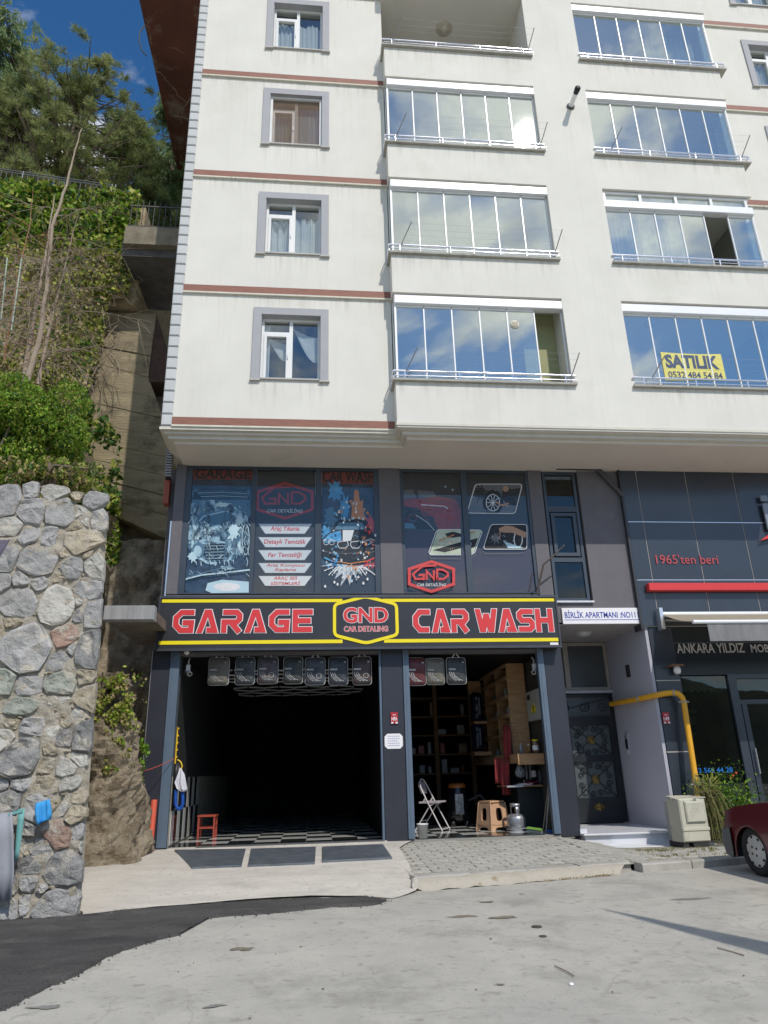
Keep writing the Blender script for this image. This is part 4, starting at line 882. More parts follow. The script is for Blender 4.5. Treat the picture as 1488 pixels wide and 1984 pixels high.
# print 4 (two panes): red car and pictures
p = Print('d', W2); p.rect(4.475, 5.675, 4.385, 6.93, 'plum'); p.rect(5.805, 7.055, 4.385, 6.93, 'plum'); 
x0, x1, z0, z1 = rc(775, 985, 893, 1030, p.y); p.rect(4.475, 5.675, z0, 6.93, 'bg'); p.rect(5.805, 7.055, 5.6, 6.93, 'bg')
p.poly([(777, 940), (820, 942), (893, 945), (893, 1028), (840, 1030), (777, 1028)], 'bg')
p.poly([(778, 968), (850, 962), (880, 966), (893, 985), (893, 1027), (850, 1027), (838, 1000), (812, 985), (778, 980)], 'dred')
p.poly([(778, 950), (800, 948), (808, 965), (778, 968)], 'gr'); p.poly([(808, 950), (840, 952), (846, 962), (812, 966)], 'gr')
p.line([(812, 974), (866, 978), (880, 990), (870, 998), (820, 998), (812, 976)], .02, 'red'); p.line([(816, 978), (862, 981), (868, 986)], .022, 'w')
p.poly([(776, 1003), (793, 990), (812, 1000), (842, 1028), (776, 1028)], 'k'); p.ring(800, 1003, 7, 7, .012, 'gr'); p.line([(806, 998), (828, 1012), (842, 1028)], .012, 'w'); p.poly([(777, 1012), (800, 1014), (806, 1024), (777, 1024)], 'mb'); p.line([(777, 1026), (843, 1028)], .01, 'gr')
for a, b in ((863, 943), (877, 949)): p.ell(a, b, 2, 2, 'lb', 8)
def para(a, b, c, d, r=6):   # rounded parallelogram outline in pixels
    pts = [a, b, c, d]; out = []
    for i in range(4):
        P0, P1, P2 = np.array(pts[i-1]), np.array(pts[i]), np.array(pts[(i+1) % 4])
        u = P1+(P0-P1)/np.linalg.norm(P0-P1)*r; v_ = P1+(P2-P1)/np.linalg.norm(P2-P1)*r
        for t in (0, .33, .66, 1): out.append(tuple((1-t)**2*u+2*t*(1-t)*P1+t*t*v_))
    return out
A = para((921, 938), (1012, 938), (998, 995), (905, 994)); p.poly(A, 'gr')
p.splat(930, 955, 16, 'k', 12, .7, 3); p.ell(955, 973, 20, 24, 'k'); p.ring(955, 974, 13, 16, .016, 'w')
for t in range(10): p.line([(955, 974), (955+12*math.cos(t*.628), 974+15*math.sin(t*.628))], .012, 'w')
p.poly([(975, 945), (983, 941), (990, 948), (1010, 945), (1004, 980), (985, 978), (972, 965)], 'k'); p.ell(980, 947, 6, 6, 'sk', 10); p.line([(986, 975), (972, 979), (960, 972)], .035, 'sk'); p.line([(908, 986), (930, 984), (950, 992)], .02, 'mb'); p.line(A, .016, 'w', True)
A = para((848, 1027), (893, 1027), (893, 1074), (832, 1074)); p.poly([(848, 1027), (893, 1027), (893, 1074), (832, 1074)], 'lime'); p.poly([(904, 1027), (933, 1028), (918, 1070), (910, 1076), (904, 1076)], 'lime')
p.poly([(862, 1034), (878, 1030), (893, 1034), (893, 1040), (868, 1042)], 'k'); p.poly([(838, 1066), (893, 1050), (893, 1062), (862, 1070)], 'k'); p.poly([(904, 1048), (926, 1042), (920, 1060), (904, 1066)], 'k'); p.ring(908, 1054, 5, 4, .012, 'lb'); p.line([(850, 1048), (880, 1036)], .02, 'or'); p.line([(904, 1036), (920, 1030)], .03, 'sk')
p.line([(893, 1026), (850, 1026), (845, 1030), (831, 1070), (834, 1075), (893, 1075)], .014, 'w'); p.line([(904, 1026), (930, 1027), (934, 1031), (920, 1070), (912, 1076), (904, 1076)], .014, 'w'); p.line([(832, 1077), (835, 1082), (893, 1083)], .01, 'gr'); p.line([(904, 1083), (914, 1082), (922, 1074)], .01, 'gr')
A = para((951, 1016), (1021, 1016), (1021, 1064), (936, 1064)); p.poly(A, 'k'); p.splat(960, 1042, 11, 'gr', 9, .6, 5); p.ring(1004, 1045, 8, 15, .02, 'w'); p.poly([(975, 1048), (1015, 1062), (985, 1062)], 'lb')
p.poly([(966, 1024), (980, 1018), (994, 1020), (1020, 1032), (1018, 1042), (992, 1032), (978, 1032), (968, 1030)], 'sk'); p.line([(969, 1030), (968, 1044)], .02, 'sk'); p.line(A, .014, 'w', True); p.line([(936, 1068), (940, 1073), (1008, 1073), (1014, 1070)], .010, 'gr')
RP = random.Random(14)
for i in range(26): a0 = RP.uniform(780, 880); b0 = 966+(a0-780)*.05+RP.uniform(0, 44); p.line([(a0, b0), (a0+RP.uniform(4, 12), b0+RP.uniform(-1, 3))], RP.uniform(.004, .012), RP.choice(['dred', 'red', 'gr', 'k', 'rr']))
for i in range(24): a0 = RP.uniform(912, 1000); b0 = RP.uniform(942, 990); p.line([(a0, b0), (a0+RP.uniform(-5, 6), b0+RP.uniform(-3, 4))], RP.uniform(.004, .012), RP.choice(['gr', 'k', 'w', 'mb']))
for i in range(20): a0 = RP.uniform(940, 1014); b0 = RP.uniform(1034, 1060); p.line([(a0, b0), (a0+RP.uniform(-6, 6), b0+RP.uniform(-2, 3))], RP.uniform(.004, .010), RP.choice(['gr', 'k', 'lb']))
for i in range(16): a0 = RP.uniform(840, 888); b0 = RP.uniform(1036, 1070); p.line([(a0, b0), (a0+RP.uniform(-8, 8), b0+RP.uniform(-2, 3))], RP.uniform(.004, .010), RP.choice(['gr', 'k', 'w', 'or']))
badge(p, 836, 1117, 43, 29, 'rr', 'w')
p.done('window print with a red car, slanted pictures of car care and a red hexagon logo')
# stair window
sx0, sx1 = 7.43, 8.14
mb = MB(); frame_rect(mb, sx0, sx1, 4.19, 6.97, .06, YF, YF+.09); mb.box(sx0+.06, sx1-.06, YF, YF+.09, 6.08, 6.20); mb.box(sx0+.06, sx1-.06, YF, YF+.09, 5.00, 5.09)
W3 = mb.build('stair_window', blueal, B)
mb = MB(); frame_rect(mb, sx0+.09, sx1-.09, 5.12, 6.05, .07, YF-.02, YF+.05); mb.build('sash', blueal, W3)
for a, b in ((4.25, 5.0), (5.1, 6.07), (6.21, 6.91)): MB().box(sx0+.06, sx1-.06, YG, YG+.008, a, b).build('pane', g_dark, W3)
MB().box(sx0-.03, sx1+.05, G-.06, G+.1, 4.15, 4.185).build('sill', marble, W3)
MB().box(sx0, sx1, G+.25, G+.27, 4.2, 6.9).build('blind', mat('grey stair blind', (.10, .11, .10), .9, var=.3, scale=3), W3)
mb = MB(); cc = at(1097, 1082, G-.2)
mb.tube([tuple(at(1040, 1150, G-.25)), tuple(at(1053, 1093, G-.35)), tuple(at(1060, 1088, G-.38)), tuple(at(1094, 1056, G-.45))], [.022, .02, .018, .014], 7)
mb.build('sign_bracket', mat('rusty steel arm', (.09, .07, .06), .7, var=.4, scale=12), label='thin rusty steel arm leaning up from the top right end of the garage sign', cat='bracket')
# dark pipe under the soffit
mb = MB(); mb.tube([tuple(at(1078, 906, G-.08)), tuple(at(1155, 908, G-.08)), tuple(at(1162, 913, G-.08)), tuple(at(1208, 962, G-.06))], [.05, .05, .055, .045], 10)
mb.build('drain_pipe', mat('dark grey pipe', (.06, .06, .065), .6, var=.3), label='dark grey bent drain pipe just under the soffit above the stair window', cat='drain pipe')
# ---------------------------------------------------------------- the big sign
SY = .95; sx0, sx1, sz0, sz1 = -.15, 7.34, 3.25, 4.235
S = thing('shop_sign', 'long black light box sign reading GARAGE GND CAR WASH with yellow stripes', 'shop sign', (3.6, SY, sz0))
MB().box(sx0, sx1, SY+.005, G+.018, sz0, sz1).build('box', sig_black, S)
mb = MB(); mb.box(sx0-.012, sx1+.012, SY-.012, SY+.02, sz1-.03, sz1+.012); mb.box(sx0-.012, sx1+.012, SY-.012, SY+.02, sz0-.012, sz0+.03); mb.box(sx0-.012, sx0+.018, SY-.012, SY+.02, sz0+.03, sz1-.03); mb.box(sx1-.018, sx1+.012, SY-.012, SY+.02, sz0+.03, sz1-.03); mb.build('frame', mat('dark grey extrusion', (.09, .09, .10), .35, metal=.5), S)
def SPX(px, py, Y): p = at(px, py, Y); return (p[0], p[2])
hexp = [(645, 1176), (708, 1157), (771, 1172), (774, 1224), (712, 1245), (643, 1229)]
hx = [SPX(a, b, SY) for a, b in hexp]
for (l, r, yy, hh) in (((-.12, 4.13), None, None, None),): pass
zt0, zt1, zb0, zb1 = 4.125, 4.185, 3.355, 3.42
for z0, z1, xa_, xb_ in ((zt0, zt1, 3.33, 4.02), (zb0, zb1, 3.33, 4.02)):
    MB().box(-.11, xa_-.13, SY-.003, SY+.004, z0, z1).build('stripe', yel, S); MB().box(xb_-.05, 7.30, SY-.003, SY+.004, z0, z1).build('stripe', yel, S)
hcx, hcz = (hx[0][0]+hx[2][0])/2, (hx[1][1]+hx[4][1])/2
HX = [(hcx-.585, hcz+.29), (hcx, hcz+.44), (hcx+.585, hcz+.29), (hcx+.585, hcz-.29), (hcx, hcz-.44), (hcx-.585, hcz-.29)]
def rnd_poly(P, r=.08):
    out = []
    for i in range(len(P)):
        P0, P1, P2 = np.array(P[i-1]), np.array(P[i]), np.array(P[(i+1) % len(P)])
        u = P1+(P0-P1)/np.linalg.norm(P0-P1)*r; v_ = P1+(P2-P1)/np.linalg.norm(P2-P1)*r
        for t in (0, .25, .5, .75, 1): out.append(tuple((1-t)**2*u+2*t*(1-t)*P1+t*t*v_))
    return out
hr_ = rnd_poly(HX)
mb = MB(); mb.prism([(x, SY-.004, z) for x, z in [(hcx+(x-hcx)*1.05, hcz+(z-hcz)*1.06) for x, z in hr_]][::-1], (0, -.002, 0)); mb.build('emblem_backing', sig_black, S)
mb = MB(); mb.ribbon(hr_, .058, lambda x, z: (x, SY-.010, z), 0, True); mb.ribbon(hr_, .058, lambda x, z: (x, SY-.0065, z), 0, True); mb.build('emblem', yel, S)
mb = MB(); text(mb, 'GND', hcx-.42, hcx+.42, hcz-.06, hcz+.23, SY-.008, 0, off=.055, ref=.03); mb.build('emblem_outline', whl, S)
mb = MB(); text(mb, 'GND', hcx-.42, hcx+.42, hcz-.06, hcz+.23, SY-.0105, 0, off=.03); mb.build('emblem_lettering', redl, S)
mb = MB(); text(mb, 'CAR DETALING', hcx-.41, hcx+.41, hcz-.225, hcz-.125, SY-.008, 0, off=.05, ref=.012); mb.build('emblem_outline', whl, S)
mb = MB(); text(mb, 'CAR DETALING', hcx-.41, hcx+.41, hcz-.225, hcz-.125, SY-.0105, 0, off=.012); mb.build('emblem_lettering', redl, S)
LET = {
 'G': [[(1.0, .88), (.38, .88), (.13, .66), (.13, .34), (.38, .12), (.86, .12), (.88, .44), (.46, .44)]],
 'A': [[(.46, .12), (.80, .12)]],
 'R': [[(.06, .88), (.74, .88), (.88, .76), (.88, .58), (.74, .46), (.13, .46), (.13, .0)], [(.50, .42), (.90, .02)]],
 'E': [[(1.0, .88), (.13, .88), (.13, .12), (.96, .12)], [(.13, .5), (.90, .5)]],
 'C': [[(1.0, .88), (.38, .88), (.13, .66), (.13, .34), (.38, .12), (.92, .12)]],
 'W': [],
 'S': [[(.98, .88), (.28, .88), (.13, .78), (.13, .62), (.26, .50), (.76, .50), (.88, .38), (.88, .22), (.74, .12), (.04, .12)]],
 'H': [[(.12, 1.0), (.12, .0)], [(.88, 1.0), (.88, .0)], [(.12, .5), (.88, .5)]]}
LEGS = {'A': [((.11, 0), (.475, 1)), ((.89, 0), (.525, 1))], 'W': [((.09, 1), (.29, 0)), ((.31, 0), (.50, .80)), ((.69, 0), (.50, .80)), ((.91, 1), (.71, 0))]}
def sign_letter(ch, x0, x1, z0, z1):
    wd, ht = x1-x0, z1-z0; sw = .098; mb = MB(); d = 0
    for layer, (w_, yb, mi, ex) in enumerate(((sw+.026, SY-.004, 0, .012), (sw, SY-.010, 1, 0))):
        for st in LET[ch]:
            P = [np.array((x0+wd*a, z0+ht*b)) for a, b in st]
            u = P[0]-P[1]; P[0] = P[0]+u/np.linalg.norm(u)*ex; u = P[-1]-P[-2]; P[-1] = P[-1]+u/np.linalg.norm(u)*ex
            y = yb-.0006*d; d += 1; mb.ribbon(P, w_, lambda x, z, y=y: (x, y, z), mi)
        for (a0, b0), (a1, b1) in LEGS.get(ch, []):
            (xa_, za_), (xb_, zb_) = sorted(((x0+wd*a0, z0+ht*b0), (x0+wd*a1, z0+ht*b1)), key=lambda q: q[1]); sl_x = (xb_-xa_)/(zb_-za_); hw = w_/2*math.hypot(1, sl_x); y = yb-.0006*d; d += 1
            za2, zb2 = za_-ex, zb_+ex; xa2, xb2 = xa_-sl_x*ex, xb_+sl_x*ex; mb.poly([(xa2-hw, y, za2), (xa2+hw, y, za2), (xb2+hw, y, zb2), (xb2-hw, y, zb2)], mi)
    mb.build('letter', [whl, redl], S)
def word(s, px0, px1, py0, py1, gaps=.17):
    x0, z1 = SPX(px0, py0, SY); x1, z0 = SPX(px1, py1, SY)
    xa_, xb_, z0, z1 = rc(px0, py0, px1, py1, SY); n = len(s.replace(' ', '')); wd_ = {'W': 1.25}
    tot = sum(wd_.get(c, 1) if c != ' ' else .35 for c in s); un = (xb_-xa_)/(tot+gaps*(n-1)); x = xa_
    for c in s:
        if c == ' ': x += un*.35; continue
        q = un*wd_.get(c, 1); sign_letter(c, x, x+q, z0, z1); x += q+un*gaps
word('GARAGE', 336, 606, 1181, 1226); word('CAR WASH', 801, 1070, 1180, 1225, .14)
MB().box(7.13, 7.29, SY-.006, SY+.004, 3.285, 3.33).build('maker_label', whl, S)
# wires of the sign
# ---------------------------------------------------------------- apartment name plate
x0, x1, z0, z1 = rc(1089, 1178, 1240, 1207, G-.03)
NP = thing('name_plate', 'white plate with blue lettering BİRLİK APARTMANI :NO111 above the entrance', 'sign plate', ((x0+x1)/2, G-.03, z0))
MB().cbox(x0, x1, G-.04, G-.002, z0-.02, z1, .006).build('plate', whl, NP)
mb = MB(); h = z1-z0; text(mb, 'BİRLİK APARTMANI :NO111', x0+.05, x1-.04, z0+h*.33, z0+h*.86, G-.043, off=.013); mb.box(x0+.04, x1-.04, G-.043, G-.041, z0+h*.19, z0+h*.225); mb.build('lettering', bl_text, NP)
# ---------------------------------------------------------------- entrance recess
RYB = 3.2; RX1_ = 9.16
mb = MB(); mb.box(RX1_, RX1_+.06, G, RYB+.3, -.4, 3.72); mb.build('recess_wall', mat('lavender paint', (.42, .42, .47), .8, var=.04, scale=.8), B)
MB().box(7.3, 7.42, G+.25, RYB+.3, -.4, 3.72).build('recess_wall', mat('lavender paint', (.36, .36, .40)), B)
MB().box(7.42, RX1_, G+.0, RYB+.3, 3.715, 3.76).build('recess_ceiling', mat('recess ceiling', (.34, .32, .31), .85), B)
MB().box(7.3, 9.5, RYB+.25, RYB+.3, -.1, 3.8).build('recess_back', mat('dark hall', (.05, .05, .055), .8), B)
dome(8.25, 2.05, 3.712, .17, 'white round ceiling lamp over the apartment entrance', mat('frosted lamp', (.5, .5, .48), .4))
# transom window over the door
beige = mat('beige aluminium', (.36, .33, .28), .5)
mb = MB(); frame_rect(mb, 7.42, RX1_-.01, 2.66, 3.70, .07, RYB-.04, RYB+.04); mb.box(8.18-.03, 8.26-.0, RYB-.04, RYB+.04, 2.73, 3.63); TW = mb.build('transom_window', beige, B)
MB().box(7.49, 9.08, RYB, RYB+.01, 2.73, 3.63).build('pane', mat('frosted dark glass', (.07, .08, .08), .35), TW)
MB().box(7.42, RX1_-.003, RYB-.12, RYB+.0, 2.60, 2.655).build('ledge', mat('pale ledge', (.42, .43, .43), .5), TW)
# wrought iron door
ironm = mat('black wrought iron', (.014, .016, .018), .4, var=.3); frost = mat('pale frosted glass', (.085, .10, .10), .4, var=.15); gold = mat('old gold ornament', (.30, .22, .08), .4, metal=.6, var=.5, scale=30)
D = thing('entrance_door', 'black iron and glass double door with scrollwork and gold rosettes in the entrance recess', 'door', (8.4, RYB, 0))
dx0, dx1 = 7.44, RX1_-.02
mb = MB(); frame_rect(mb, dx0, dx1, 0.02, 2.58, .06, RYB-.05, RYB+.03); mb.box(dx0+.06, dx1-.06, RYB-.06, RYB+.02, 2.03, 2.12); mb.build('frame', ironm, D)
def scroll(mb, cx, cz, r, s=1, turns=1.4, rot=0, y=RYB-.035, w_=.011):
    pts = []
    for t in np.linspace(0, 1, 20):
        a = rot+s*t*turns*6.283; rr = r*(1-.8*t); pts.append((cx+rr*math.cos(a), y, cz+rr*math.sin(a)))
    mb.tube(pts, w_*.8, 5)
def rosette(parent, cx, cz, r, y, kx=1):
    mb = MB(); n = 12; vs = [(cx, y-.04, cz)]
    for i in range(2*n):
        a = math.pi*i/n; rr = r*(1 if i % 2 == 0 else .55); vs.append((cx+kx*rr*math.cos(a), y-(.012 if i % 2 else .02), cz+rr*math.sin(a)))
    vs += [(v[0], y, v[2]) for v in vs[1:]]
    mb.add(vs, [(0, 1+(i+1) % (2*n), 1+i) for i in range(2*n)]+[(1+i, 1+(i+1) % (2*n), 1+2*n+(i+1) % (2*n), 1+2*n+i) for i in range(2*n)])
    mb.lathe((cx, y-.045, cz), [(0, -.015), (r*.2, -.008), (r*.28, .012)], 10, axis='y'); return mb.build('rosette', gold, parent)
lx0, lx1 = 8.03, dx1-.06
leaf = MB(); frame_rect(leaf, lx0, lx1, .03, 2.03, .09, RYB-.07, RYB+.0); leaf.box(lx0+.09, lx1-.09, RYB-.07, RYB, 1.20, 1.33); leaf.box(lx0+.09, lx1-.09, RYB-.07, RYB, .12, .50)
LF = leaf.build('door_leaf', ironm, D)
for z0, z1 in ((.50, 1.20), (1.33, 1.94)):
    MB().box(lx0+.09, lx1-.09, RYB-.01, RYB, z0, z1).build('pane', frost, LF)
    mb = MB(); a, b = lx0+.11, lx1-.11; cx, cz = (a+b)/2, (z0+z1)/2; hw, hh = (b-a)/2, (z1-z0)/2
    mb.tube([(a, RYB-.035, z1-.02), (b, RYB-.035, z0+.02)], .009, 5); mb.tube([(a, RYB-.035, z0+.02), (b, RYB-.035, z1-.02)], .007, 5)
    for sx in (-1, 1):
        for sz in (-1, 1):
            scroll(mb, cx+sx*hw*.55, cz+sz*hh*.62, .10, sx*sz, 1.3, math.pi/2); scroll(mb, cx+sx*hw*.72, cz+sz*hh*.25, .07, -sx*sz, 1.2, 0); scroll(mb, cx+sx*hw*.2, cz+sz*hh*.75, .065, sx*sz, 1.2, math.pi)
    mb.build('scrollwork', ironm, LF); rosette(LF, cx, cz, .11, RYB-.035)
rosette(LF, (lx0+lx1)/2, .32, .085, RYB-.072, 1.9)
MB().cbox(lx0+.02, lx0+.05, RYB-.12, RYB-.07, 1.18, 1.36, .005).build('handle', alu, LF)
sl_ = MB(); frame_rect(sl_, dx0+.06, lx0-.0, .03, 2.03, .07, RYB-.06, RYB+.0); sl_.box(dx0+.13, lx0-.07, RYB-.06, RYB, .12, .46); SLF = sl_.build('side_leaf', ironm, D)
MB().box(dx0+.13, lx0-.07, RYB-.01, RYB, .46, 1.96).build('pane', frost, SLF)
mb = MB(); c_ = (dx0+lx0+.06)/2
for z in np.arange(.6, 1.9, .22): scroll(mb, c_+.06, z, .07, 1, 1.3, 0); scroll(mb, c_-.06, z+.1, .06, -1, 1.3, math.pi)
for z in (1.12, 1.17, 1.22): mb.tube([(dx0+.13, RYB-.04, z), (lx0-.07, RYB-.04, z)], .009, 5)
mb.build('scrollwork', mat('silver scroll', (.25, .25, .25), .4, metal=.6), SLF)
tl = MB(); MB().box(dx0+.06, dx1-.06, RYB-.01, RYB, 2.12, 2.52).build('transom_pane', mat('dusky transom glass', (.07, .08, .085), .3), D)
for x in np.linspace(dx0+.25, dx1-.25, 4): scroll(tl, x, 2.32, .12, 1 if x < 8.3 else -1, 1.5, 1.0)
tl.tube([(dx0+.06, RYB-.035, 2.14), (dx1-.06, RYB-.035, 2.5)], .007, 5); tl.build('transom_scrollwork', ironm, D)
# intercom + black box on the recess wall
IC = thing('intercom', 'silver intercom panel with black lens on the lavender recess wall', 'intercom', (RX1_, 1.9, 1.45))
q = Vector((RX1_-.002, 0, 0))
def onwall(px, py): d = ray(px, py); return CAM+d*(RX1_-CAM[0])/d[0]
a = onwall(1213, 1425); b = onwall(1222, 1460); yc, zc_ = (a[1]+b[1])/2, (a[2]+b[2])/2
MB().cbox(RX1_-.03, RX1_-.001, yc-.07, yc+.07, zc_-.22, zc_+.22, .004).build('plate', alu, IC)
MB().box(RX1_-.045, RX1_-.031, yc-.05, yc+.05, zc_-.08, zc_+.1).build('lens', blackm, IC)
for i in range(5): MB().box(RX1_-.04, RX1_-.031, yc-.035, yc+.035, zc_-.12-i*.02, zc_-.108-i*.02).build('button', whl, IC)
a = onwall(1219, 1300); MB().cbox(RX1_-.05, RX1_-.001, a[1]-.05, a[1]+.05, a[2]-.12, a[2]+.12, .01).build('wall_box', blackm, label='small black box fixed high on the lavender recess wall', cat='wall box')
# marble steps
st = thing('marble_steps', 'white marble entrance steps in front of the iron door', 'steps', (8.4, 1.0, -.25))
MB().box(7.43, RX1_-.002, 1.05, RYB, -.30, -.035).build('block', marble, st); MB().cbox(7.39, 9.30, .98, RYB-.001, -.034, .0, .008).build('tread', marble, st)
MB().box(7.45, 9.34, .82, 1.045, -.35, -.235).build('block', marble, st); MB().cbox(7.42, 9.62, .66, 1.045, -.234, -.20, .008).build('tread', marble, st)
MB().box(7.40, 7.52, 1.18, RYB-.1, .001, .07).build('curb', marble, st)
# ---------------------------------------------------------------- furniture shop front on the right
FY = 1.13
vx = [9.10, 9.46, 10.55, 11.63, 12.72, 13.8]; hz_ = [7.0, 5.84, 4.60, 3.66]
for i in range(5):
    for j in range(3):
        a, b, z1, z0 = vx[i], vx[i+1], hz_[j], hz_[j+1]; g = .008
        mb = MB(); mb.cbox(a+g, b-g, FY, FY+.04, z0+g, z1-g, .004); mb.build('cladding_panel', navy2, B)
MB().box(9.10, 14, FY+.012, FY+.07, 3.66, 7.0).build('joint_sealant', pale_seal, B)
for j in (1, 2): MB().box(9.13, 14, FY-.004, FY+.01, hz_[j]-.007, hz_[j]+.007).build('joint_strip', alu, B)
MB().box(9.06, 9.10, FY-.02, FY+.3, 3.6, 7.0).build('corner_strip', mat('dark corner strip', (.035, .036, .042), .4), B)
MB().box(9.23, 9.70, G-.02, G+.25, -.4, 3.66).build('pillar', navy2, B)
for z in (2.62, 1.32, .25): MB().box(9.222, 9.71, G-.026, G-.014, z-.008, z+.008).build('pillar_joint', pale_seal, B)
MB().box(9.70, 13.8, G+.0, G+.3, 2.72, 3.66).build('fascia', mat('night navy fascia', (.012, .018, .027), .3, spec=.5), B)
x0, x1, z0, z1 = rc(1310, 1246, 1488, 1266, G-.005)
mb = MB(); text(mb, 'ANKARA YILDIZ', x0, at(1441, 1255, G)[0], z0+.01, z1-.005, G-.02, off=.02); mb3 = MB(); text(mb3, 'MOBİLYA', at(1453, 1255, G)[0], at(1453, 1255, G)[0]+.78, z0+.01, z1+.02, G-.02, off=.02)
fs_ = thing('shop_name_lettering', 'silver letters ANKARA YILDIZ MOB on the dark fascia below the awning', 'lettering', (x0, G, z0)); mb.build('lettering', alu, fs_); mb3.build('lettering', alu, fs_)
mb = MB(); mb.box(x0-.5, 13.7, G-.012, G-.001, 3.335, 3.345); mb.build('fascia_strip', mat('pale strip', (.12, .15, .18), .4), B)
x0, x1, z0, z1 = rc(1270, 1075, 1390, 1094, FY)
mb = MB(); text(mb, "1965'ten beri", x0, x1, z0+.01, z1, FY-.02, off=.004); mb.build('slogan_lettering', mat('faded red letter', (.45, .06, .07), .5), label="thin red lettering 1965'ten beri on the blue grey cladding", cat='lettering')
MB().cbox(9.29, 13.6, FY-.14, FY-.002, 4.35, 4.505, .01).build('red_bar', redl, label='long red metal bar across the blue grey cladding', cat='bar')
lt = thing('shop_logo', 'silver letter i with a red swoosh at the right edge of the cladding', 'logo', (12.1, FY, 5.4))
MB().cbox(12.10, 12.26, FY-.10, FY-.06, 5.66, 6.25, .01).build('letter', mat('silver blue letter', (.22, .25, .30), .4), lt); MB().cbox(12.09, 12.25, FY-.10, FY-.06, 6.30, 6.43, .01).build('letter_dot', mat('silver blue letter', (.22, .25, .30)), lt)
mb = MB(); mb.prism([(11.88, FY-.10, 5.42), (12.1, FY-.10, 5.47), (12.5, FY-.10, 5.60), (12.5, FY-.10, 5.72), (12.2, FY-.10, 5.62)], (0, .05, 0)); mb.build('swoosh', redl, lt)
# awning: folded retractable
AW = thing('awning', 'beige retractable awning with grey valance over the furniture shop', 'awning', (10, 1.1, 3.5))
ax0 = 9.47; fy_ = -.25; za = at(1285, 1190, 1.0)[2]; fx0, fz_ = at(1372, 1208, fy_)[0], at(1372, 1208, fy_)[2]
can = mat('beige canvas', (.42, .37, .28), .9, var=.06, trans=.3); grc = mat('grey clear valance', (.20, .195, .19), .35, var=.2, stretch=(2, 1, .4), scale=5)
mb = MB(); nn = 10; rows = []
for i in range(nn+1):
    t = i/nn; y = 1.05+(fy_-1.05)*t; z = za+.02+(fz_+.03-za)*t-.06*math.sin(math.pi*t); rows.append([(ax0+(fx0-ax0)*t*0+.0, y, z), (13.6, y, z)])
vs = [q for r_ in rows for q in r_]; mb.add(vs, [(2*i, 2*i+1, 2*i+3, 2*i+2) for i in range(nn)], 0, True); mb.build('canopy', can, AW)
MB().tube([(fx0-.28, fy_, fz_+.03), (13.6, fy_, fz_+.03)], .035, 10).build('front_bar', whitealu, AW)
mb = MB(); nn = 60; T, Bt = [], []
for i in range(nn+1):
    x = fx0-.02+(13.5-fx0)*i/nn; y = fy_+.012*math.sin(i*1.7); T.append((x, fy_, fz_+.0)); Bt.append((x, y, fz_-.30))
mb.add(Bt+T, [(i, i+1, nn+2+i, nn+1+i) for i in range(nn)], 0, True); mb.box(fx0-.02, 13.5, fy_-.004, fy_+.004, fz_-.315, fz_-.298); mb.build('valance', grc, AW)
for x in (ax0+.05, 12.9): MB().tube([(x, 1.0, za-.12), (x+.5, .45, za-.26), (x+.35, fy_, fz_+.02)], .022, 8).build('folding_arm', beige, AW)
MB().tube([(ax0-.02, 1.02, za), (13.6, 1.02, za)], .05, 12).build('roller', whitealu, AW); MB().box(ax0-.07, ax0+.0, .95, FY, za-.3, za+.12).build('bracket', alu, AW)
# shop window and door
MB().box(9.72, 10.72, G+.05, G+.06, -.05, 2.70).build('shop_pane', g_dark, B)
mb = MB(); mb.box(10.70, 10.86, G+.0, G+.12, -.3, 2.72); mb.box(10.86, 13.5, G+.0, G+.12, 2.64, 2.72); mb.box(10.86, 13.5, G, G+.12, 2.16, 2.24); mb.box(11.0-.12, 11.0-.02, G+.0, G+.1, -.3, 2.16); mb.box(11.62, 11.72, G, G+.1, -.3, 2.16); mb.box(9.70, 10.7, G+.02, G+.1, -.3, .02); mb.box(9.70, 9.74, G+.02, G+.1, .02, 2.72); mb.build('shop_frame', navy2, B)
MB().box(10.98, 11.62, G+.06, G+.07, -.1, 2.16).build('shop_pane', g_dark, B); MB().box(10.86, 13.5, G+.06, G+.07, 2.24, 2.64).build('shop_pane', g_dark, B); MB().box(11.72, 13.5, G+.06, G+.07, -.1, 2.16).build('shop_pane', g_dark, B)
MB().tube([(10.95, G-.05, .9), (10.95, G-.05, 1.35)], .015, 8).build('door_handle', steel, B)
bm_ = MB(); bm_.box(9.6, 14, 4.2, 4.25, -.3, 3.0); bm_.box(9.6, 14, G+.3, 4.25, -.35, -.3); bm_.box(9.6, 14, G+.3, 4.25, 2.95, 3.0); bm_.build('shop_room', mat('dim shop room', (.045, .045, .04), .8, var=.3), B)
mb = wavy(9.80, 10.65, .1, 2.45, G+.35, 60, .03, 8, ph=1); mb.build('curtain', mat('dark sheer curtain', (.05, .06, .065), .9, trans=.3), B)
mb = MB(); pts = []; nn = 24
for i in range(nn+1):
    t = i/nn; pts.append((9.76+.8*t, G+.2, 2.66)); 
lo = [(9.76+.8*i/nn, G+.2, 2.40+.05*abs(math.sin(i/nn*math.pi*6))) for i in range(nn+1)]
mb.add(lo+pts, [(i, i+1, nn+2+i, nn+1+i) for i in range(nn)]); mb.build('pelmet', mat('cream scalloped pelmet', (.40, .38, .30), .9), B)
mb = MB(); x0, x1, z0, z1 = rc(1350, 1487, 1420, 1497, G+.03); text(mb, '0533 560 44 28', x0-.18, x1, z0, z1, G+.035, off=.012); mb.build('phone_lettering', mat('bright blue vinyl', (.01, .16, .50), .4), label='blue phone number lettering on the dark shop window', cat='lettering')
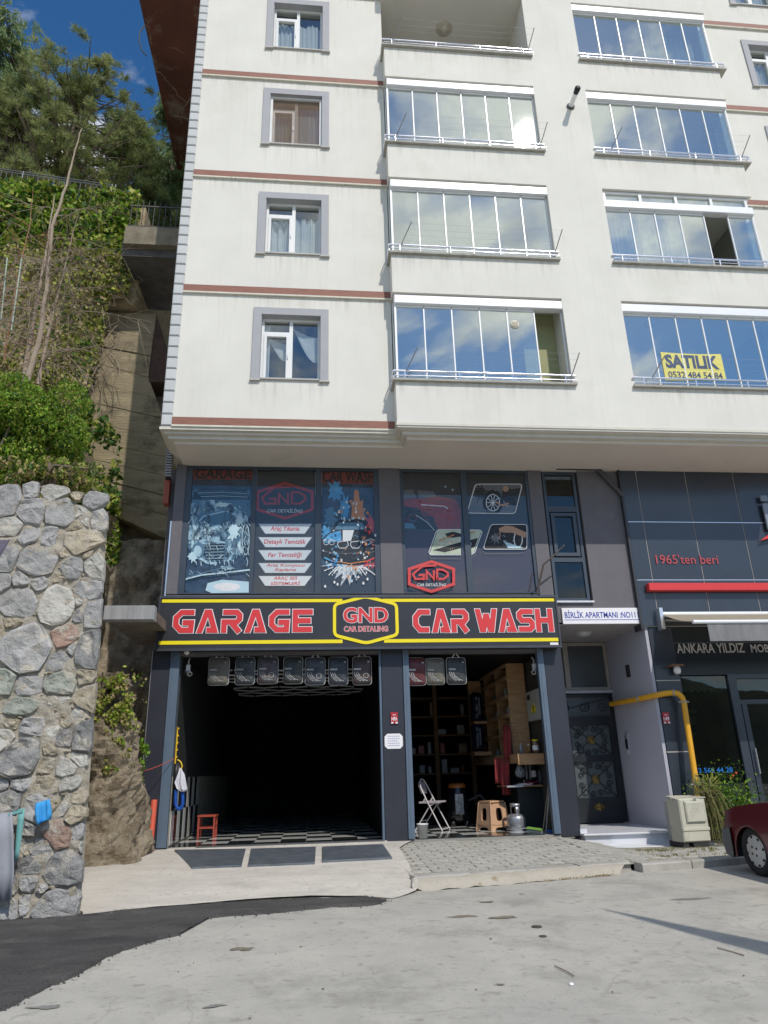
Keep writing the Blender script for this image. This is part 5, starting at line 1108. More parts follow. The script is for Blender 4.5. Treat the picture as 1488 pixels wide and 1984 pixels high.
# plate 149 and wall lamp
def plate(px, py, s, txt, lbl, Y=G-.03):
    p = at(px, py, Y); T = thing('number_plate', lbl, 'number plate', (p[0], Y, p[2]-.12), group='red street number plates')
    MB().cbox(p[0]-.065, p[0]+.065, Y, Y+.012, p[2]-.10, p[2]+.10, .003).build('plate', mat('red enamel', (.45, .02, .03), .4), T)
    mb = MB(); text(mb, txt, p[0]-.055, p[0]+.055, p[2]-.05, p[2]+.02, Y-.003, off=.02); mb.box(p[0]-.03, p[0]+.03, Y-.003, Y-.001, p[2]+.05, p[2]+.06); mb.box(p[0]-.06, p[0]-.02, Y-.003, Y-.001, p[2]-.098, p[2]-.07); mb.box(p[0]+.02, p[0]+.06, Y-.003, Y-.001, p[2]-.098, p[2]-.07); mb.build('lettering', whl, T)
plate(764, 1391, 1, '149A', 'red plate 149A on the dark pillar between the two garage openings'); plate(1291, 1391, 1, '149', 'red plate 149 on the blue grey pillar beside the furniture shop', Y=G-.06)
p_ = at(763, 1436, G-.02); PN = thing('paper_notice', 'white handwritten paper notice taped on the middle pillar', 'notice', (p_[0], G-.02, p_[2]-.2))
c = .05; a, b, z0, z1 = p_[0]-.165, p_[0]+.165, p_[2]-.13, p_[2]+.13
MB().prism([(a+c, G-.008, z0), (b-c, G-.008, z0), (b, G-.008, z0+c), (b, G-.008, z1-c), (b-c, G-.008, z1), (a+c, G-.008, z1), (a, G-.008, z1-c), (a, G-.008, z0+c)], (0, -.003, 0)).build('sheet', whl, PN)
mb = MB()
for r_ in range(5):
    x = a+.06; zz = z1-.05-r_*.04
    while x < b-.07-(.05 if r_ in (2,) else 0):
        pts = [(x, zz), (x+.008, zz+.014), (x+.014, zz-.002), (x+.022, zz+.010), (x+.03, zz)]; mb.ribbon(pts, .0035, lambda u, v_: (u, G-.0125, v_)); x += .036
mb.build('handwriting', bl_text, PN)
mb = MB(); p_ = at(1308, 1298, G-.1); 
WL = thing('wall_lamp', 'white wall lamp under a brown bracket on the shop pillar', 'wall lamp', (p_[0], G, p_[2]))
MB().cbox(p_[0]-.12, p_[0]+.12, G-.25, G, p_[2]+.06, p_[2]+.09, .005).build('bracket', mat('brown bracket', (.20, .10, .06), .7), WL); MB().lathe((p_[0]+.02, G-.14, p_[2]), [(0, -.09), (.05, -.075), (.07, -.03), (.065, .02), (.045, .06)], 14).build('lamp', whl, WL)
# ================================================================== GARAGE INTERIOR
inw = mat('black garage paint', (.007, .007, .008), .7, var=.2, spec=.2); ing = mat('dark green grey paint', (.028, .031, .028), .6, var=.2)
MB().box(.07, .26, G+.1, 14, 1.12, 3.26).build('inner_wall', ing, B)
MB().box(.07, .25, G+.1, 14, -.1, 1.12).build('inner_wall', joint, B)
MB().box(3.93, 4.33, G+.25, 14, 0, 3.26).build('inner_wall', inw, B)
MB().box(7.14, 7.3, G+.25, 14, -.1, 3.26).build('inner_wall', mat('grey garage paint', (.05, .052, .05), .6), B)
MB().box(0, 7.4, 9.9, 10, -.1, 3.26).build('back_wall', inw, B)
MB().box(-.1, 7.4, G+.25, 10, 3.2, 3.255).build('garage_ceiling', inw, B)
fl_ = MB().box(.25, 7.3, G+.02, 10, -.08, -.014).build('garage_floor', mat('floor grout', (.3, .29, .26), .9), None, kind='structure')
tw = .46; tmb = MB(); tmb.cbox(-tw/2+.004, tw/2-.004, -.012, 0, -tw/2+.004, tw/2-.004, .003)
tmb.v = [(x, z, -y-.012) for x, y, z in tmb.v]; tmw = mesh_of(tmb, 'tile', tile_w); tmk = mesh_of(tmb, 'tile', tile_k)
n_t = 0; far_w, far_k = MB(), MB()
for j in range(18):
    for x0, x1, off in ((.27, 3.92, 0), (4.48, 7.14, 1)):
        i = 0; x = x0+tw/2
        while x < x1-tw*.3:
            y = G+.06+tw*(j+.5); white = (i+j+off) % 2 == 0 and j > 0 if off == 0 else ((i+j) % 2 == 1 and j > 0)
            if n_t < 240: place('floor_tile', tmw if white else tmk, fl_, (x, y, 0)); n_t += 1
            else: (far_w if white else far_k).add([(a+x, b+y, c) for a, b, c in tmb.v], tmb.f)
            x += tw; i += 1
far_w.build('floor_tiles', tile_w, fl_, kind='stuff'); far_k.build('floor_tiles', tile_k, fl_, kind='stuff')
# wall tiles, left wall of the garage (upright tiles, two courses)
wt = MB(); wt.cbox(-.145, .145, 0, .01, -.27, .27, .003); wt.v = [(-y, x, z) for x, y, z in wt.v]; wtw = mesh_of(wt, 'wall_tile', tile_w); wtk = mesh_of(wt, 'wall_tile', tile_k)
for j in range(2):
    for i in range(10): place('wall_tile', wtw if (i+j) % 2 == 0 else wtk, B, (.262, G+.3+i*.30, .29+j*.55))
# threshold, steel ramp plates, drain
MB().box(.3, 3.95, .98, G+.05, -.06, -.002).build('threshold', drivem, kind='structure')
plm = mat('worn steel ramp plate', (.085, .10, .12), .5, metal=.3, col2=(.16, .18, .20), scale=5, bump=.15, bscale=30, col3=(.24, .22, .19), scale3=6, thr3=(.6, .75))
def gp(px, py): p = atz(px, py, -.05); return p
rows = [((338, 1646), (372, 1680), (468, 1676), (476, 1644)), ((486, 1644), (480, 1676), (610, 1671), (612, 1640)), ((624, 1640), (624, 1668), (760, 1661), (742, 1635))]
lab = ('left steel ramp plate with a cut corner at the garage threshold', 'middle steel ramp plate at the garage threshold', 'right steel ramp plate at the garage threshold')
for r_, lb in zip(rows, lab):
    P = []
    for q in r_:
        d = ray(*q); t = 8.
        for _ in range(30):
            p = CAM+d*t; zz = max(zdrive(p[0], p[1]), -.20)+.035; t = (zz-CAM[2])/d[2] if False else t+((zz-p[2])/d[2])*.6
        P.append((p[0], p[1], p[2]))
    P = [(a, min(b, .97), max(c, zdrive(a, min(b, .97))+.022)) for a, b, c in P]
    T = MB().prism([(a, b, c-.03) for a, b, c in P], (0, 0, .03)).build('ramp_plate', plm, label=lb, cat='ramp plate', group='steel ramp plates', bevel=.004)
gr = thing('drain_grate', 'toothed steel drain grate across the garage threshold', 'drain grate', (2.1, .92, -.02))
MB().box(.75, 3.9, 1.02, 1.12, -.0015, .001).build('channel', blackm, gr)
mb = MB()
for i in range(60): x = .78+i*.052; mb.box(x, x+.026, 1.02, 1.11, .0012, .016)
mb.box(.75, 3.9, 1.11, 1.125, .0012, .018); mb.box(.75, 3.9, 1.005, 1.02, -.001, .012); mb.build('bars', mat('grate steel', (.16, .16, .16), .5, metal=.5), gr)
# pillar base apron edges + grey profile
# -------- hanging bags of seat covers
bagm = mat('clear plastic over fabric', (.06, .06, .065), .18, var=.5, scale=6, spec=.7)
pipm = mat('white piping', (.55, .55, .53), .5)
cols = [((.20, .18, .14), (.28, .25, .2)), ((.05, .06, .07), (.12, .14, .15)), ((.12, .05, .05), (.16, .17, .19)), ((.03, .035, .03), (.09, .10, .09)), ((.05, .06, .08), (.16, .18, .22)), ((.04, .045, .05), (.08, .10, .14)), ((.14, .06, .05), (.09, .09, .09)), ((.18, .035, .045), (.25, .05, .06)), ((.24, .22, .17), (.32, .29, .23)), ((.05, .055, .055), (.11, .115, .12))]
names = ['beige', 'dark grey with green', 'grey and maroon', 'dark with a white stripe', 'blue grey', 'charcoal', 'brown and grey', 'red', 'tan', 'black with white piping']
bx = [426, 473, 521, 567, 612, 657, 701, 804, 842, 885]
handles = [1, 1, 1, 0, 1, 0, 1, 0, 0, 1]
for i, (cx_, (c1, c2)) in enumerate(zip(bx, cols)):
    Yb = G+.16+.0*i; c = at(cx_, 1296, Yb); w_, h_ = random.uniform(.175, .19), random.uniform(.245, .262); ttl = ('first', 'second', 'third', 'fourth', 'fifth', 'sixth', 'seventh')[i]+' over the big garage opening' if i < 7 else ('first', 'second', 'third')[i-7]+' over the small garage opening'
    T = thing('seat_cover_bag', f'{names[i]} seat cover bag, {ttl}', 'seat cover bag', (c[0]+random.uniform(-.02, .02), Yb, c[2]-h_-.035+random.uniform(-.015, .01)), rotz=random.uniform(-.09, .09), group='bags of seat covers hanging below the sign', local=True)
    def rr(wd, ht, r, n=5):
        out = []
        for (sx, sz, a0) in ((1, 1, 0), (-1, 1, 90), (-1, -1, 180), (1, -1, 270)):
            for q in range(n): a = math.radians(a0+90*q/(n-1)); out.append((sx*(wd-r)+r*math.cos(a), ht+sz*(ht-r)+r*math.sin(a)))
        return out
    o = rr(w_, h_, .055); n = len(o); mb = MB()
    cen = []
    rings = [(1.0, 0.0), (.95, -.035), (.8, -.055), (.4, -.065)]
    vs = []
    for s_, y in rings: vs += [(x*s_, y+.008*math.sin(7*x*s_+i*2+5*z), h_+(z-h_)*s_) for x, z in o]
    vs += [(0, -.066, h_)]+[(x, .05, z) for x, z in o]
    fs = [(r*n+q, r*n+(q+1) % n, (r+1)*n+(q+1) % n, (r+1)*n+q) for r in range(3) for q in range(n)]+[(3*n+q, 3*n+(q+1) % n, 4*n) for q in range(n)]+[(4*n+1+(q+1) % n, q if False else 4*n+1+q, q, (q+1) % n) for q in range(n)]+[[4*n+1+q for q in range(n)]]
    mb.add(vs, fs, 0, True); mb.build('pouch', mat('bag fabric '+names[i], tuple(q*.55 for q in c1), .3, col2=tuple(q*.55 for q in c2), scale=5, rnd=.01, bump=1.0, bscale=9, bdist=.05, spec=.5, coat=.25), T)
    mb = MB(); mb.tube([(x, -.006, z) for x, z in o]+[(o[0][0], -.006, o[0][1])], .006, 5, cap=False); mb.build('piping', pipm, T)
    mb = MB()
    if handles[i]:
        mb.tube([(-.07, -.02, 2*h_-.01), (-.02, -.02, 2*h_+.07), (0, -.02, 2*h_+.09), (.02, -.02, 2*h_+.07), (.07, -.02, 2*h_-.01)], .012, 6); mb.build('handle', pipm, T)
    mb = MB(); yy = -.072
    mb.poly([(-.16, yy, h_*1.15), (-.02, yy, h_*1.15), (-.02, yy, h_*1.02), (-.16, yy, h_*1.02)]); mb.poly([(.10, yy, h_*1.65), (.14, yy, h_*1.65), (.14, yy, h_*1.55), (.10, yy, h_*1.55)])
    for q in range(3): mb.ribbon([(-.15+q*.035, h_*.9), (-.13+q*.04, h_*.6), (-.07+q*.05, h_*.35), (-.02+q*.06, h_*.25)], .012, lambda x, z: (x, yy-.001*q, z))
    mb.build('card_insert', mat('printed card', (.32, .32, .31), .5, var=.5, scale=30, rnd=.3), T)
    if i in (2, 4, 6):
        mb = MB(); ring_ = [(.07+.045*math.cos(t), h_*.62+.045*math.sin(t)) for t in np.linspace(0, 6.283, 18)[:-1]]; mb.ribbon(ring_, .007, lambda x, z: (x, -.074, z), 0, True); mb.build('ring_print', pipm, T)
MB().tube([(.3, G+.18, 3.235), (7.0, G+.18, 3.235)], .012, 6).build('hanging_rod', steel, B)
# -------- hexagonal ceiling lamps (unlit tubes)
tubm = mat('white lamp tube', (.85, .86, .86), .4)
def hexlamp(cx, cy, lbl, r=.42, nx=4, ny=3):
    T = thing('hexagon_ceiling_lamp', lbl, 'ceiling lamp', (cx, cy, 3.14), group='honeycomb tube lamps on the garage ceiling', local=True)
    seen = set()
    for a in range(nx):
        for b in range(ny):
            hx_, hy_ = (a-(nx-1)/2)*r*1.732+(b % 2)*r*.866, (b-(ny-1)/2)*r*1.5
            V = [(hx_+r*math.sin(math.radians(60*k)), hy_+r*math.cos(math.radians(60*k))) for k in range(6)]
            for k in range(6):
                p, q = V[k], V[(k+1) % 6]; key = tuple(sorted(((round(p[0], 2), round(p[1], 2)), (round(q[0], 2), round(q[1], 2)))))
                if key in seen: continue
                seen.add(key); u = .06; d = (q[0]-p[0], q[1]-p[1]); MB().tube([(p[0]+d[0]*u, p[1]+d[1]*u, -.03), (q[0]-d[0]*u, q[1]-d[1]*u, -.03)], .018, 6).build('tube', tubm, T)
hexlamp(2.15, 3.6, 'honeycomb of white lamp tubes on the garage ceiling nearer the door'); hexlamp(2.2, 6.6, 'honeycomb of white lamp tubes on the garage ceiling farther inside')
# -------- cameras
def seccam(px, py, Y, lbl, ang=0):
    c = at(px, py, Y); T = thing('security_camera', lbl, 'security camera', (c[0], Y, c[2]), group='security cameras at the garage')
    MB().tube([(c[0], Y+.1, c[2]+.28), (c[0], Y, c[2]+.20), (c[0], Y, c[2]+.06)], .014, 6).build('bracket', whl, T)
    MB().cbox(c[0]-.035, c[0]+.035, Y-.03, Y+.04, c[2]+.02, c[2]+.14, .008).build('junction_box', whl, T)
    d = Vector((math.sin(ang), -math.cos(ang), -.35)).normalized(); p0 = Vector((c[0], Y, c[2]))-d*.09; p1 = Vector((c[0], Y, c[2]))+d*.12
    MB().tube([p0, p0+d*.02, p1-d*.02, p1], [.03, .042, .042, .045], 12).build('body', mat('ivory camera shell', (.6, .58, .5), .4), T); MB().tube([p1+d*.001, p1+d*.006], .032, 12).build('lens', blackm, T)
seccam(364, 1303, G+.25, 'ivory security camera left inside the big garage opening', .5); seccam(1036, 1300, G+.3, 'ivory security camera right inside the small garage opening', -.5)
c = at(362, 1262, G-.06); mb = MB(); mb.lathe((c[0], c[1], c[2]), [(0, -.06), (.04, -.05), (.055, -.01), (.055, .03)], 12); mb.lathe((c[0], c[1], c[2]-.045), [(0, -.022), (.02, -.018), (.024, 0)], 10); mb.build('dome_camera', whl, label='small white dome camera under the left end of the sign', cat='dome camera')
# -------- things at the left of the garage
c = atz(293, 1648, -.02); c = (.0, .98, -.03)
tp = thing('ribbed_pipe', 'orange red ribbed plastic pipe standing against the left navy pillar', 'pipe', (c[0], c[1]+.02, -.03), local=True)
x0b, x1t = at(290, 1645, .98), at(299, 1550, 1.1); orr = mat('orange red plastic', (.62, .10, .05), .45, var=.1, col3=(.5, .3, .22), scale3=8, thr3=(.7, .8))
d = Vector(x1t)-Vector(x0b); o0 = Vector(x0b)-Vector((c[0], c[1]+.02, -.03)); prof = []; rad = []
for i in range(60):
    t = i/59; prof.append(tuple(o0+d*t)); rad.append(.052*(1.0 if t > .42 else (1.06 if i % 2 else .97)))
mb = MB(); mb.tube(prof, rad, 14); mb.build('tube', orr, tp); MB().tube([tuple(o0-d*.03), tuple(o0+d*.01)], [.09, .07], 14).build('base', mat('faded pink plastic', (.55, .32, .27), .6), tp); 
# low red stool
def stool_red():
    a, b, zf, zt = rc(385, 1579, 419, 1610, 3.1); T = thing('red_stool', 'small red metal frame stool inside the garage at the left', 'stool', ((a+b)/2, 3.1, 0)); rm = mat('red painted steel', (.36, .06, .035), .5); h = zt-.0
    x0, x1, y0, y1 = a+.02, b-.02, 2.95, 3.3
    for x in (x0, x1):
        for y in (y0, y1): MB().box(x-.016, x+.016, y-.016, y+.016, 0, h-.03).build('leg', rm, T)
    MB().cbox(x0-.03, x1+.03, y0-.03, y1+.03, h-.03, h, .006).build('seat', rm, T)
    mb = MB(); mb.box(x0, x1, y0-.01, y0+.01, h*.42, h*.42+.03); mb.box(x0, x1, y1-.01, y1+.01, h*.42, h*.42+.03); mb.box(x0-.01, x0+.01, y0, y1, h*.5, h*.5+.03); mb.box(x1-.01, x1+.01, y0, y1, h*.5, h*.5+.03); mb.build('stretcher', rm, T)
stool_red()
# yellow squeegee, white cloth, blue hose
Yh = G+.12; a = at(343, 1408, Yh); b = at(340, 1480, Yh)
sq = thing('yellow_tool_rack', 'yellow notched plastic strip hanging on the left door frame', 'tool rack', (b[0], Yh, b[2])); yp = mat('yellow plastic', (.75, .48, .02), .5)
mb = MB(); mb.cbox(a[0]-.022, a[0]+.022, Yh, Yh+.02, b[2], a[2]-.08, .004)
mb.prism([(a[0]-.022, Yh, a[2]-.08), (a[0]+.022, Yh, a[2]-.08), (a[0], Yh, a[2]+.03)], (0, .02, 0)); mb.build('strip', yp, sq)
mb = MB()
for i in range(5): mb.box(a[0]+.022, a[0]+.04, Yh, Yh+.02, b[2]+.1+i*.12, b[2]+.13+i*.12)
mb.build('notch', yp, sq)
def drape(name, pts_l, pts_r, Y, m, amp, folds, seed, **kw):
    """hanging cloth between two edge polylines given from top to bottom in photo pixels"""
    mb = MB(); nr, nc = len(pts_l), 14; vs = []
    for r_, (l, r) in enumerate(zip(pts_l, pts_r)):
        a, b = at(*l, Y), at(*r, Y)
        for c_ in range(nc+1):
            t = c_/nc; p = a+(b-a)*t; k = amp*(.4+.6*r_/max(1, nr-1))
            vs.append((p[0], Y-.03-k*(math.sin(t*folds*6.28+seed+r_*.5)+.5*math.sin(t*folds*14+seed*2)), p[2]))
    mb.add(vs, [(r_*(nc+1)+c_, r_*(nc+1)+c_+1, (r_+1)*(nc+1)+c_+1, (r_+1)*(nc+1)+c_) for r_ in range(nr-1) for c_ in range(nc)], 0, True)
    o = mb.build(name, m, **kw); s = o.modifiers.new('thick', 'SOLIDIFY'); s.thickness = .006; return o
drape('white_cloth', [(349, 1488), (345, 1500), (339, 1516), (343, 1528), (352, 1534)], [(351, 1488), (358, 1500), (361, 1515), (363, 1528), (361, 1533)], G+.02, mat('white rag', (.62, .62, .66), .9, bump=.4, bscale=20), .022, 1.6, 1, label='white rag hanging on the left door frame over the blue hose', cat='rag')
drape('black_cloth', [(342, 1478), (339, 1500), (337, 1530)], [(348, 1478), (352, 1500), (354, 1532)], G+.07, blackm, .01, 1.2, 2, label='black bag hanging behind the white rag', cat='bag')
yl = MB(); q0 = at(343, 1470, G+.04); yl.tube([tuple(at(344, 1472, G+.04)), tuple(at(350, 1476, G+.03)), tuple(at(353, 1484, G+.03)), tuple(at(351, 1490, G+.03))], .013, 6); yl.build('yellow_strap', yp, label='short curled yellow strap above the white rag', cat='strap')
hb = MB(); pts = [tuple(at(341, 1530, G+.04))]+[tuple(at(x, y, G+.04)) for x, y in ((340, 1545), (340, 1558), (344, 1567), (350, 1567), (354, 1558), (354, 1545), (353, 1532))]
from mathutils import geometry
P = []
for i in range(len(pts)-1):
    for k in range(9): t = k/9; P.append(tuple(np.array(pts[i])*(1-t)+np.array(pts[i+1])*t))
hb.tube(P, [.034 if k % 2 else .028 for k in range(len(P))], 10); hb.build('blue_hose', mat('bright blue hose', (.01, .07, .34), .4), label='bright blue corrugated hose loop hanging on the left door frame', cat='hose')
mb = MB(); a = at(232, 1500, .3); b = at(337, 1470, G-.04); P = [tuple(a*(1-t)+b*t-np.array([0, 0, .06*math.sin(math.pi*t)])) for t in np.linspace(0, 1, 8)]; mb.tube(P, .006, 5); mb.build('red_rope', mat('red rope', (.5, .08, .05), .8), label='thin red rope tied from the rock to the left garage frame', cat='rope')
# -------- the small opening: shelves, table, chair ...
wood = mat('raw pine board', (.36, .20, .09), .8, col2=(.56, .35, .18), scale=3, stretch=(1, .5, 6), bump=.2, bscale=12, col3=(.10, .05, .02), scale3=9, thr3=(.66, .72))
SHX = 7.12
sh = thing('wooden_shelf', 'tall raw pine shelf rack along the right wall of the small garage', 'shelf', (6.95, 3.2, 1.1))
mb = MB(); mb.cbox(6.72, 7.10, 2.72, 2.77, 1.33, 3.2, .003); mb.build('upright', wood, sh)
for y in (3.8, 4.9, 6.0): MB().box(6.74, 7.10, y, y+.05, 1.33, 3.2).build('upright', wood, sh)
for z in (1.36, 1.78, 2.16, 2.54, 2.92): MB().box(6.70, 7.12, 2.77 if z > 1.4 else 2.0, 6.1, z-.035, z).build('shelf_board', wood, sh)
for z in (1.80, 2.18, 2.56, 2.94, 3.19): MB().box(6.69, 6.71, 2.77, 6.1, z-.07, z).build('shelf_edge', wood, sh)
for z in (1.30,): MB().box(6.60, 6.70, 2.0, 6.1, 1.20, 1.37).build('front_board', wood, sh)
MB().cbox(6.60, 7.12, 1.96, 2.0, 1.17, 1.37, .003).build('front_board', wood, sh)
bs = thing('back_shelf', 'pine shelf rack across the back of the small garage', 'shelf', (5.7, 6.2, 0))
dwood = mat('shadowed pine', (.13, .075, .035), .85, col2=(.21, .12, .06), scale=3, stretch=(1, .5, 6))  # pine darkened to put the gloom at the garage back into its colour
for x in (4.75, 5.72, 6.62): MB().box(x-.05, x+.05, 6.05, 6.1, .3, 3.2).build('upright', dwood, bs)
for z in (1.05, 1.5, 1.95, 2.4, 2.85): MB().box(4.65, 6.7, 6.1, 6.5, z-.035, z).build('shelf_board', dwood, bs)
rg2 = random.Random(8); tints = [('white', (.5, .5, .48)), ('teal', (.10, .28, .28)), ('blue', (.05, .14, .3)), ('silver', (.4, .4, .4)), ('tan', (.4, .3, .18)), ('red', (.35, .05, .04))]; OR2 = ('leftmost', 'second from left', 'third from left', 'fourth from left', 'fifth from left', 'sixth from left', 'seventh from left')
for z, zl in ((1.05, 'lowest'), (1.5, 'second lowest'), (1.95, 'middle'), (2.4, 'second highest')):
    for i in range(7):
        nm, cl = rg2.choice(tints); cl = tuple(q*.6 for q in cl); w_ = rg2.uniform(.035, .11); h = rg2.uniform(.10, .34); x = 4.80+i*.27+rg2.uniform(-.07, .07)
        if rg2.random() < .25: continue
        T = thing('canister', f'{nm} canister, {OR2[i]} on the {zl} board of the back shelf', 'canister', (x, 6.22, z), group='canisters on the back shelf', local=True)
        MB().cbox(-w_, w_, -.06, .06, 0, h, .015).build('body', mat('canister '+nm, cl, .4), T); MB().lathe((0, 0, h), [(.03, 0), (.03, .03), (0, .032)], 8).build('cap', blackm, T)
rng = random.Random(5); bc = [('white', (.5, .5, .48)), ('blue', (.04, .12, .25)), ('dark', (.03, .03, .03)), ('silver', (.35, .35, .36)), ('amber', (.30, .14, .04)), ('teal', (.08, .22, .22))]
ORD = ('nearest', 'second nearest', 'third nearest', 'fourth nearest', 'fifth nearest', 'sixth nearest', 'seventh nearest', 'eighth nearest', 'ninth nearest', 'tenth nearest')
for (z, ys, lv_) in ((1.36, [2.2, 2.35, 2.95, 3.1, 3.25, 3.4, 3.6, 4.1, 4.3, 4.6], 'lowest'), (1.78, [2.9, 3.05, 3.3, 4.2, 4.6], 'second lowest'), (2.16, [2.95, 3.25, 4.1, 4.4, 5.2], 'middle'), (2.54, [3.0, 3.4, 4.3], 'second highest')):
    for yi, y in enumerate(ys):
        nm, cl = rng.choice(bc); h = rng.uniform(.14, .24); r_ = rng.uniform(.03, .05); x = rng.uniform(6.78, 6.95)
        T = thing('bottle', f'{nm} bottle, {ORD[yi]} to the street on the {lv_} board of the pine shelf', 'bottle', (x, y, z), group='bottles on the pine shelf', local=True)
        MB().lathe((0, 0, 0), [(0, 0), (r_, 0), (r_, h*.68), (r_*.45, h*.82), (r_*.4, h)], 10).build('body', mat('bottle '+nm, cl, .3), T); MB().lathe((0, 0, h), [(r_*.45, 0), (r_*.45, .02), (0, .022)], 8).build('cap', rng.choice([whl, redl, blackm, yel]), T)
# jar with yellow lid on the front
x0, x1, z0, z1 = rc(1029, 1412, 1042, 1440, 2.05); T = thing('lidded_jar', 'jar with a yellow lid on the front end of the pine shelf', 'jar', ((x0+x1)/2, 2.05, 1.37), local=True)
MB().lathe((0, 0, 0), [(0, 0), (.06, 0), (.062, .2), (.05, .23)], 14).build('glass_body', mat('brownish glass', (.22, .15, .09), .2, var=.4, scale=20, rnd=.1), T); MB().lathe((0, 0, .23), [(.062, 0), (.062, .03), (0, .032)], 14).build('lid', yel, T); MB().lathe((0, 0, .06), [(.0635, 0), (.0635, .09)], 14).build('label', whl, T)
# electric box
x0, x1, z0, z1 = rc(1027, 1337, 1052, 1394, 1.9); EB = thing('electric_box', 'pale grey electric cabinet with a yellow warning triangle on the right garage wall', 'electric box', (7.12, 1.9, z0))
a = ray(1026, 1365); b = ray(1052, 1365); ya = CAM[1]+a[1]*(7.08-CAM[0])/a[0]; yb = CAM[1]+b[1]*(7.08-CAM[0])/b[0]; ya, yb = max(ya, yb), min(ya, yb)
yb = max(yb, G+.27); zt = CAM[2]+ray(1038, 1337)[2]*(7.08-CAM[0])/ray(1038, 1337)[0]; zb_ = CAM[2]+ray(1042, 1395)[2]*(7.08-CAM[0])/ray(1042, 1395)[0]
boxm = mat('pale grey enamel', (.42, .42, .38), .4)
MB().box(7.02, 7.135, yb, ya, zb_, zt).build('cabinet', boxm, EB, bevel=.008)
ym, hh = (ya+yb)/2, (zt-zb_); mb = MB(); s_ = (ya-yb)*.22
mb.poly([(7.018, ym-s_, zb_+hh*.30), (7.018, ym+s_, zb_+hh*.30), (7.018, ym, zb_+hh*.62)]); mb.box(7.016, 7.019, ym-s_*.8, ym+s_*.8, zb_+hh*.24, zb_+hh*.29); mb.build('warning_sign', yel, EB)
mb = MB(); mb.box(7.012, 7.016, ym-s_*.15, ym+s_*.15, zb_+hh*.35, zb_+hh*.50); mb.box(7.012, 7.015, ym-s_*.6, ym+s_*.6, zb_+hh*.255, zb_+hh*.27); mb.build('symbol', blackm, EB)
MB().box(7.005, 7.02, ya-(ya-yb)*.3, ya-(ya-yb)*.12, zb_+hh*.72, zb_+hh*.88).build('lock', blackm, EB)
# table with things
TYb = 2.35; x0, x1, z0, z1 = rc(977, 1520, 1066, 1526, TYb); tz = (z0+z1)/2+.02
TB = thing('work_table', 'wall table of board on a dark cabinet beneath the pine shelf', 'table', ((x0+x1)/2, TYb, 0)); x1 = min(x1, 7.10)
MB().cbox(x0, x1, TYb-.2, TYb+.6, tz-.03, tz, .004).build('table_top', mat('table board', (.30, .17, .09), .5, var=.2, scale=5), TB)
MB().box(x0+.0, x0+.32, TYb-.21, TYb-.19, tz-.03, tz).build('edge_strip', alu, TB)
MB().cbox(x0+.25, x0+.85, TYb-.02, TYb+.5, .0, tz-.04, .01).build('cabinet', mat('dark teal cabinet', (.018, .025, .027), .4), TB)
def item(name, lbl, cat, X, prof, m, top=None, Z=None, Y=None):
    T = thing(name, lbl, cat, (X, Y if Y is not None else TYb+.1, tz if Z is None else Z), local=True); MB().lathe((0, 0, 0), prof, 14).build('body', m, T)
    if top: MB().lathe((0, 0, prof[-1][1]), top[0], 12).build('cap', top[1], T)
    return T
chrome = mat('chrome', (.6, .6, .62), .12, metal=1)
thx = at(1036, 1500, TYb)[0]; item('thermos', 'black and steel thermos on the wall table', 'thermos', thx, [(0, 0), (.055, 0), (.055, .38), (.05, .4)], blackm, ([(.05, 0), (.05, .14), (.03, .16), (0, .16)], chrome))
MB().lathe((thx, TYb+.1, tz+.14), [(.057, 0), (.057, .12)], 14).build('thermos_label', whl, None, label='white label band round the black thermos on the wall table', cat='label')
T = item('glass_jug', 'clear glass jug with handle on the wall table', 'jug', at(1051, 1505, TYb)[0], [(.0, 0), (.055, 0), (.06, .12), (.045, .22), (.05, .26)], mat('hazy glass', (.16, .17, .18), .1, spec=.9))
MB().tube([(-.05, 0, .22), (-.10, 0, .20), (-.10, 0, .08), (-.06, 0, .05)], .009, 6).build('handle', chrome, T)
mb = MB(); cx = at(1014, 1516, TYb)[0]
for i in range(3): mb.cbox(cx-.16+.05*i, cx+.12+.03*i, TYb-.15+.02*i, TYb+.15, tz+.001+.012*i, tz+.012+.012*i, .004)
mb.build('papers', whl, label='stack of white papers on the wall table', cat='papers')
mb = MB(); cx = at(1028, 1514, TYb)[0]; vs = []
for j in range(9):
    for i in range(9): vs.append((cx-.13+.26*i/8, TYb-.15+.2*j/8, tz+.045+.03*fnoise((i*.5, j*.5, 1), 1.0)))
mb.add(vs, [(j*9+i, j*9+i+1, (j+1)*9+i+1, (j+1)*9+i) for j in range(8) for i in range(8)], 0, True); mb.build('pink_cloth', mat('crimson cloth', (.55, .04, .10), .8), label='crumpled crimson cloth on the wall table', cat='cloth')
item('tumbler', 'small steel tumbler on the wall table', 'tumbler', at(1018, 1505, TYb+.1)[0], [(0, 0), (.03, 0), (.038, .09)], chrome, Y=TYb+.2)
# bag and cloths under the shelf
def hang(px0, py0, px1, py1, Y, m, lbl, name, cat, amp=.02, f=2, sd=0, group=None):
    o = drape(name, [(px0+(k*.5), py0+(py1-py0)*k/5) for k in range(6)], [(px1+(k*.5), py0+(py1-py0)*k/5) for k in range(6)], Y, m, amp, f, sd, label=lbl, cat=cat, group=group); return o
redc = mat('brick red towel', (.26, .035, .035), .95, var=.15, bump=.3)
hang(973, 1405, 988, 1472, 2.6, redc, 'brick red towel hanging over the edge of the pine shelf', 'red_towel', 'towel', sd=1, group='red towels in the small garage')
hang(957, 1468, 972, 1518, 2.7, redc, 'brick red towel hanging lowest and farthest left below the pine shelf', 'red_towel', 'towel', sd=2, group='red towels in the small garage'); hang(970, 1474, 986, 1540, 2.55, redc, 'long brick red towel hanging below the front of the pine shelf', 'red_towel', 'towel', sd=4, group='red towels in the small garage')
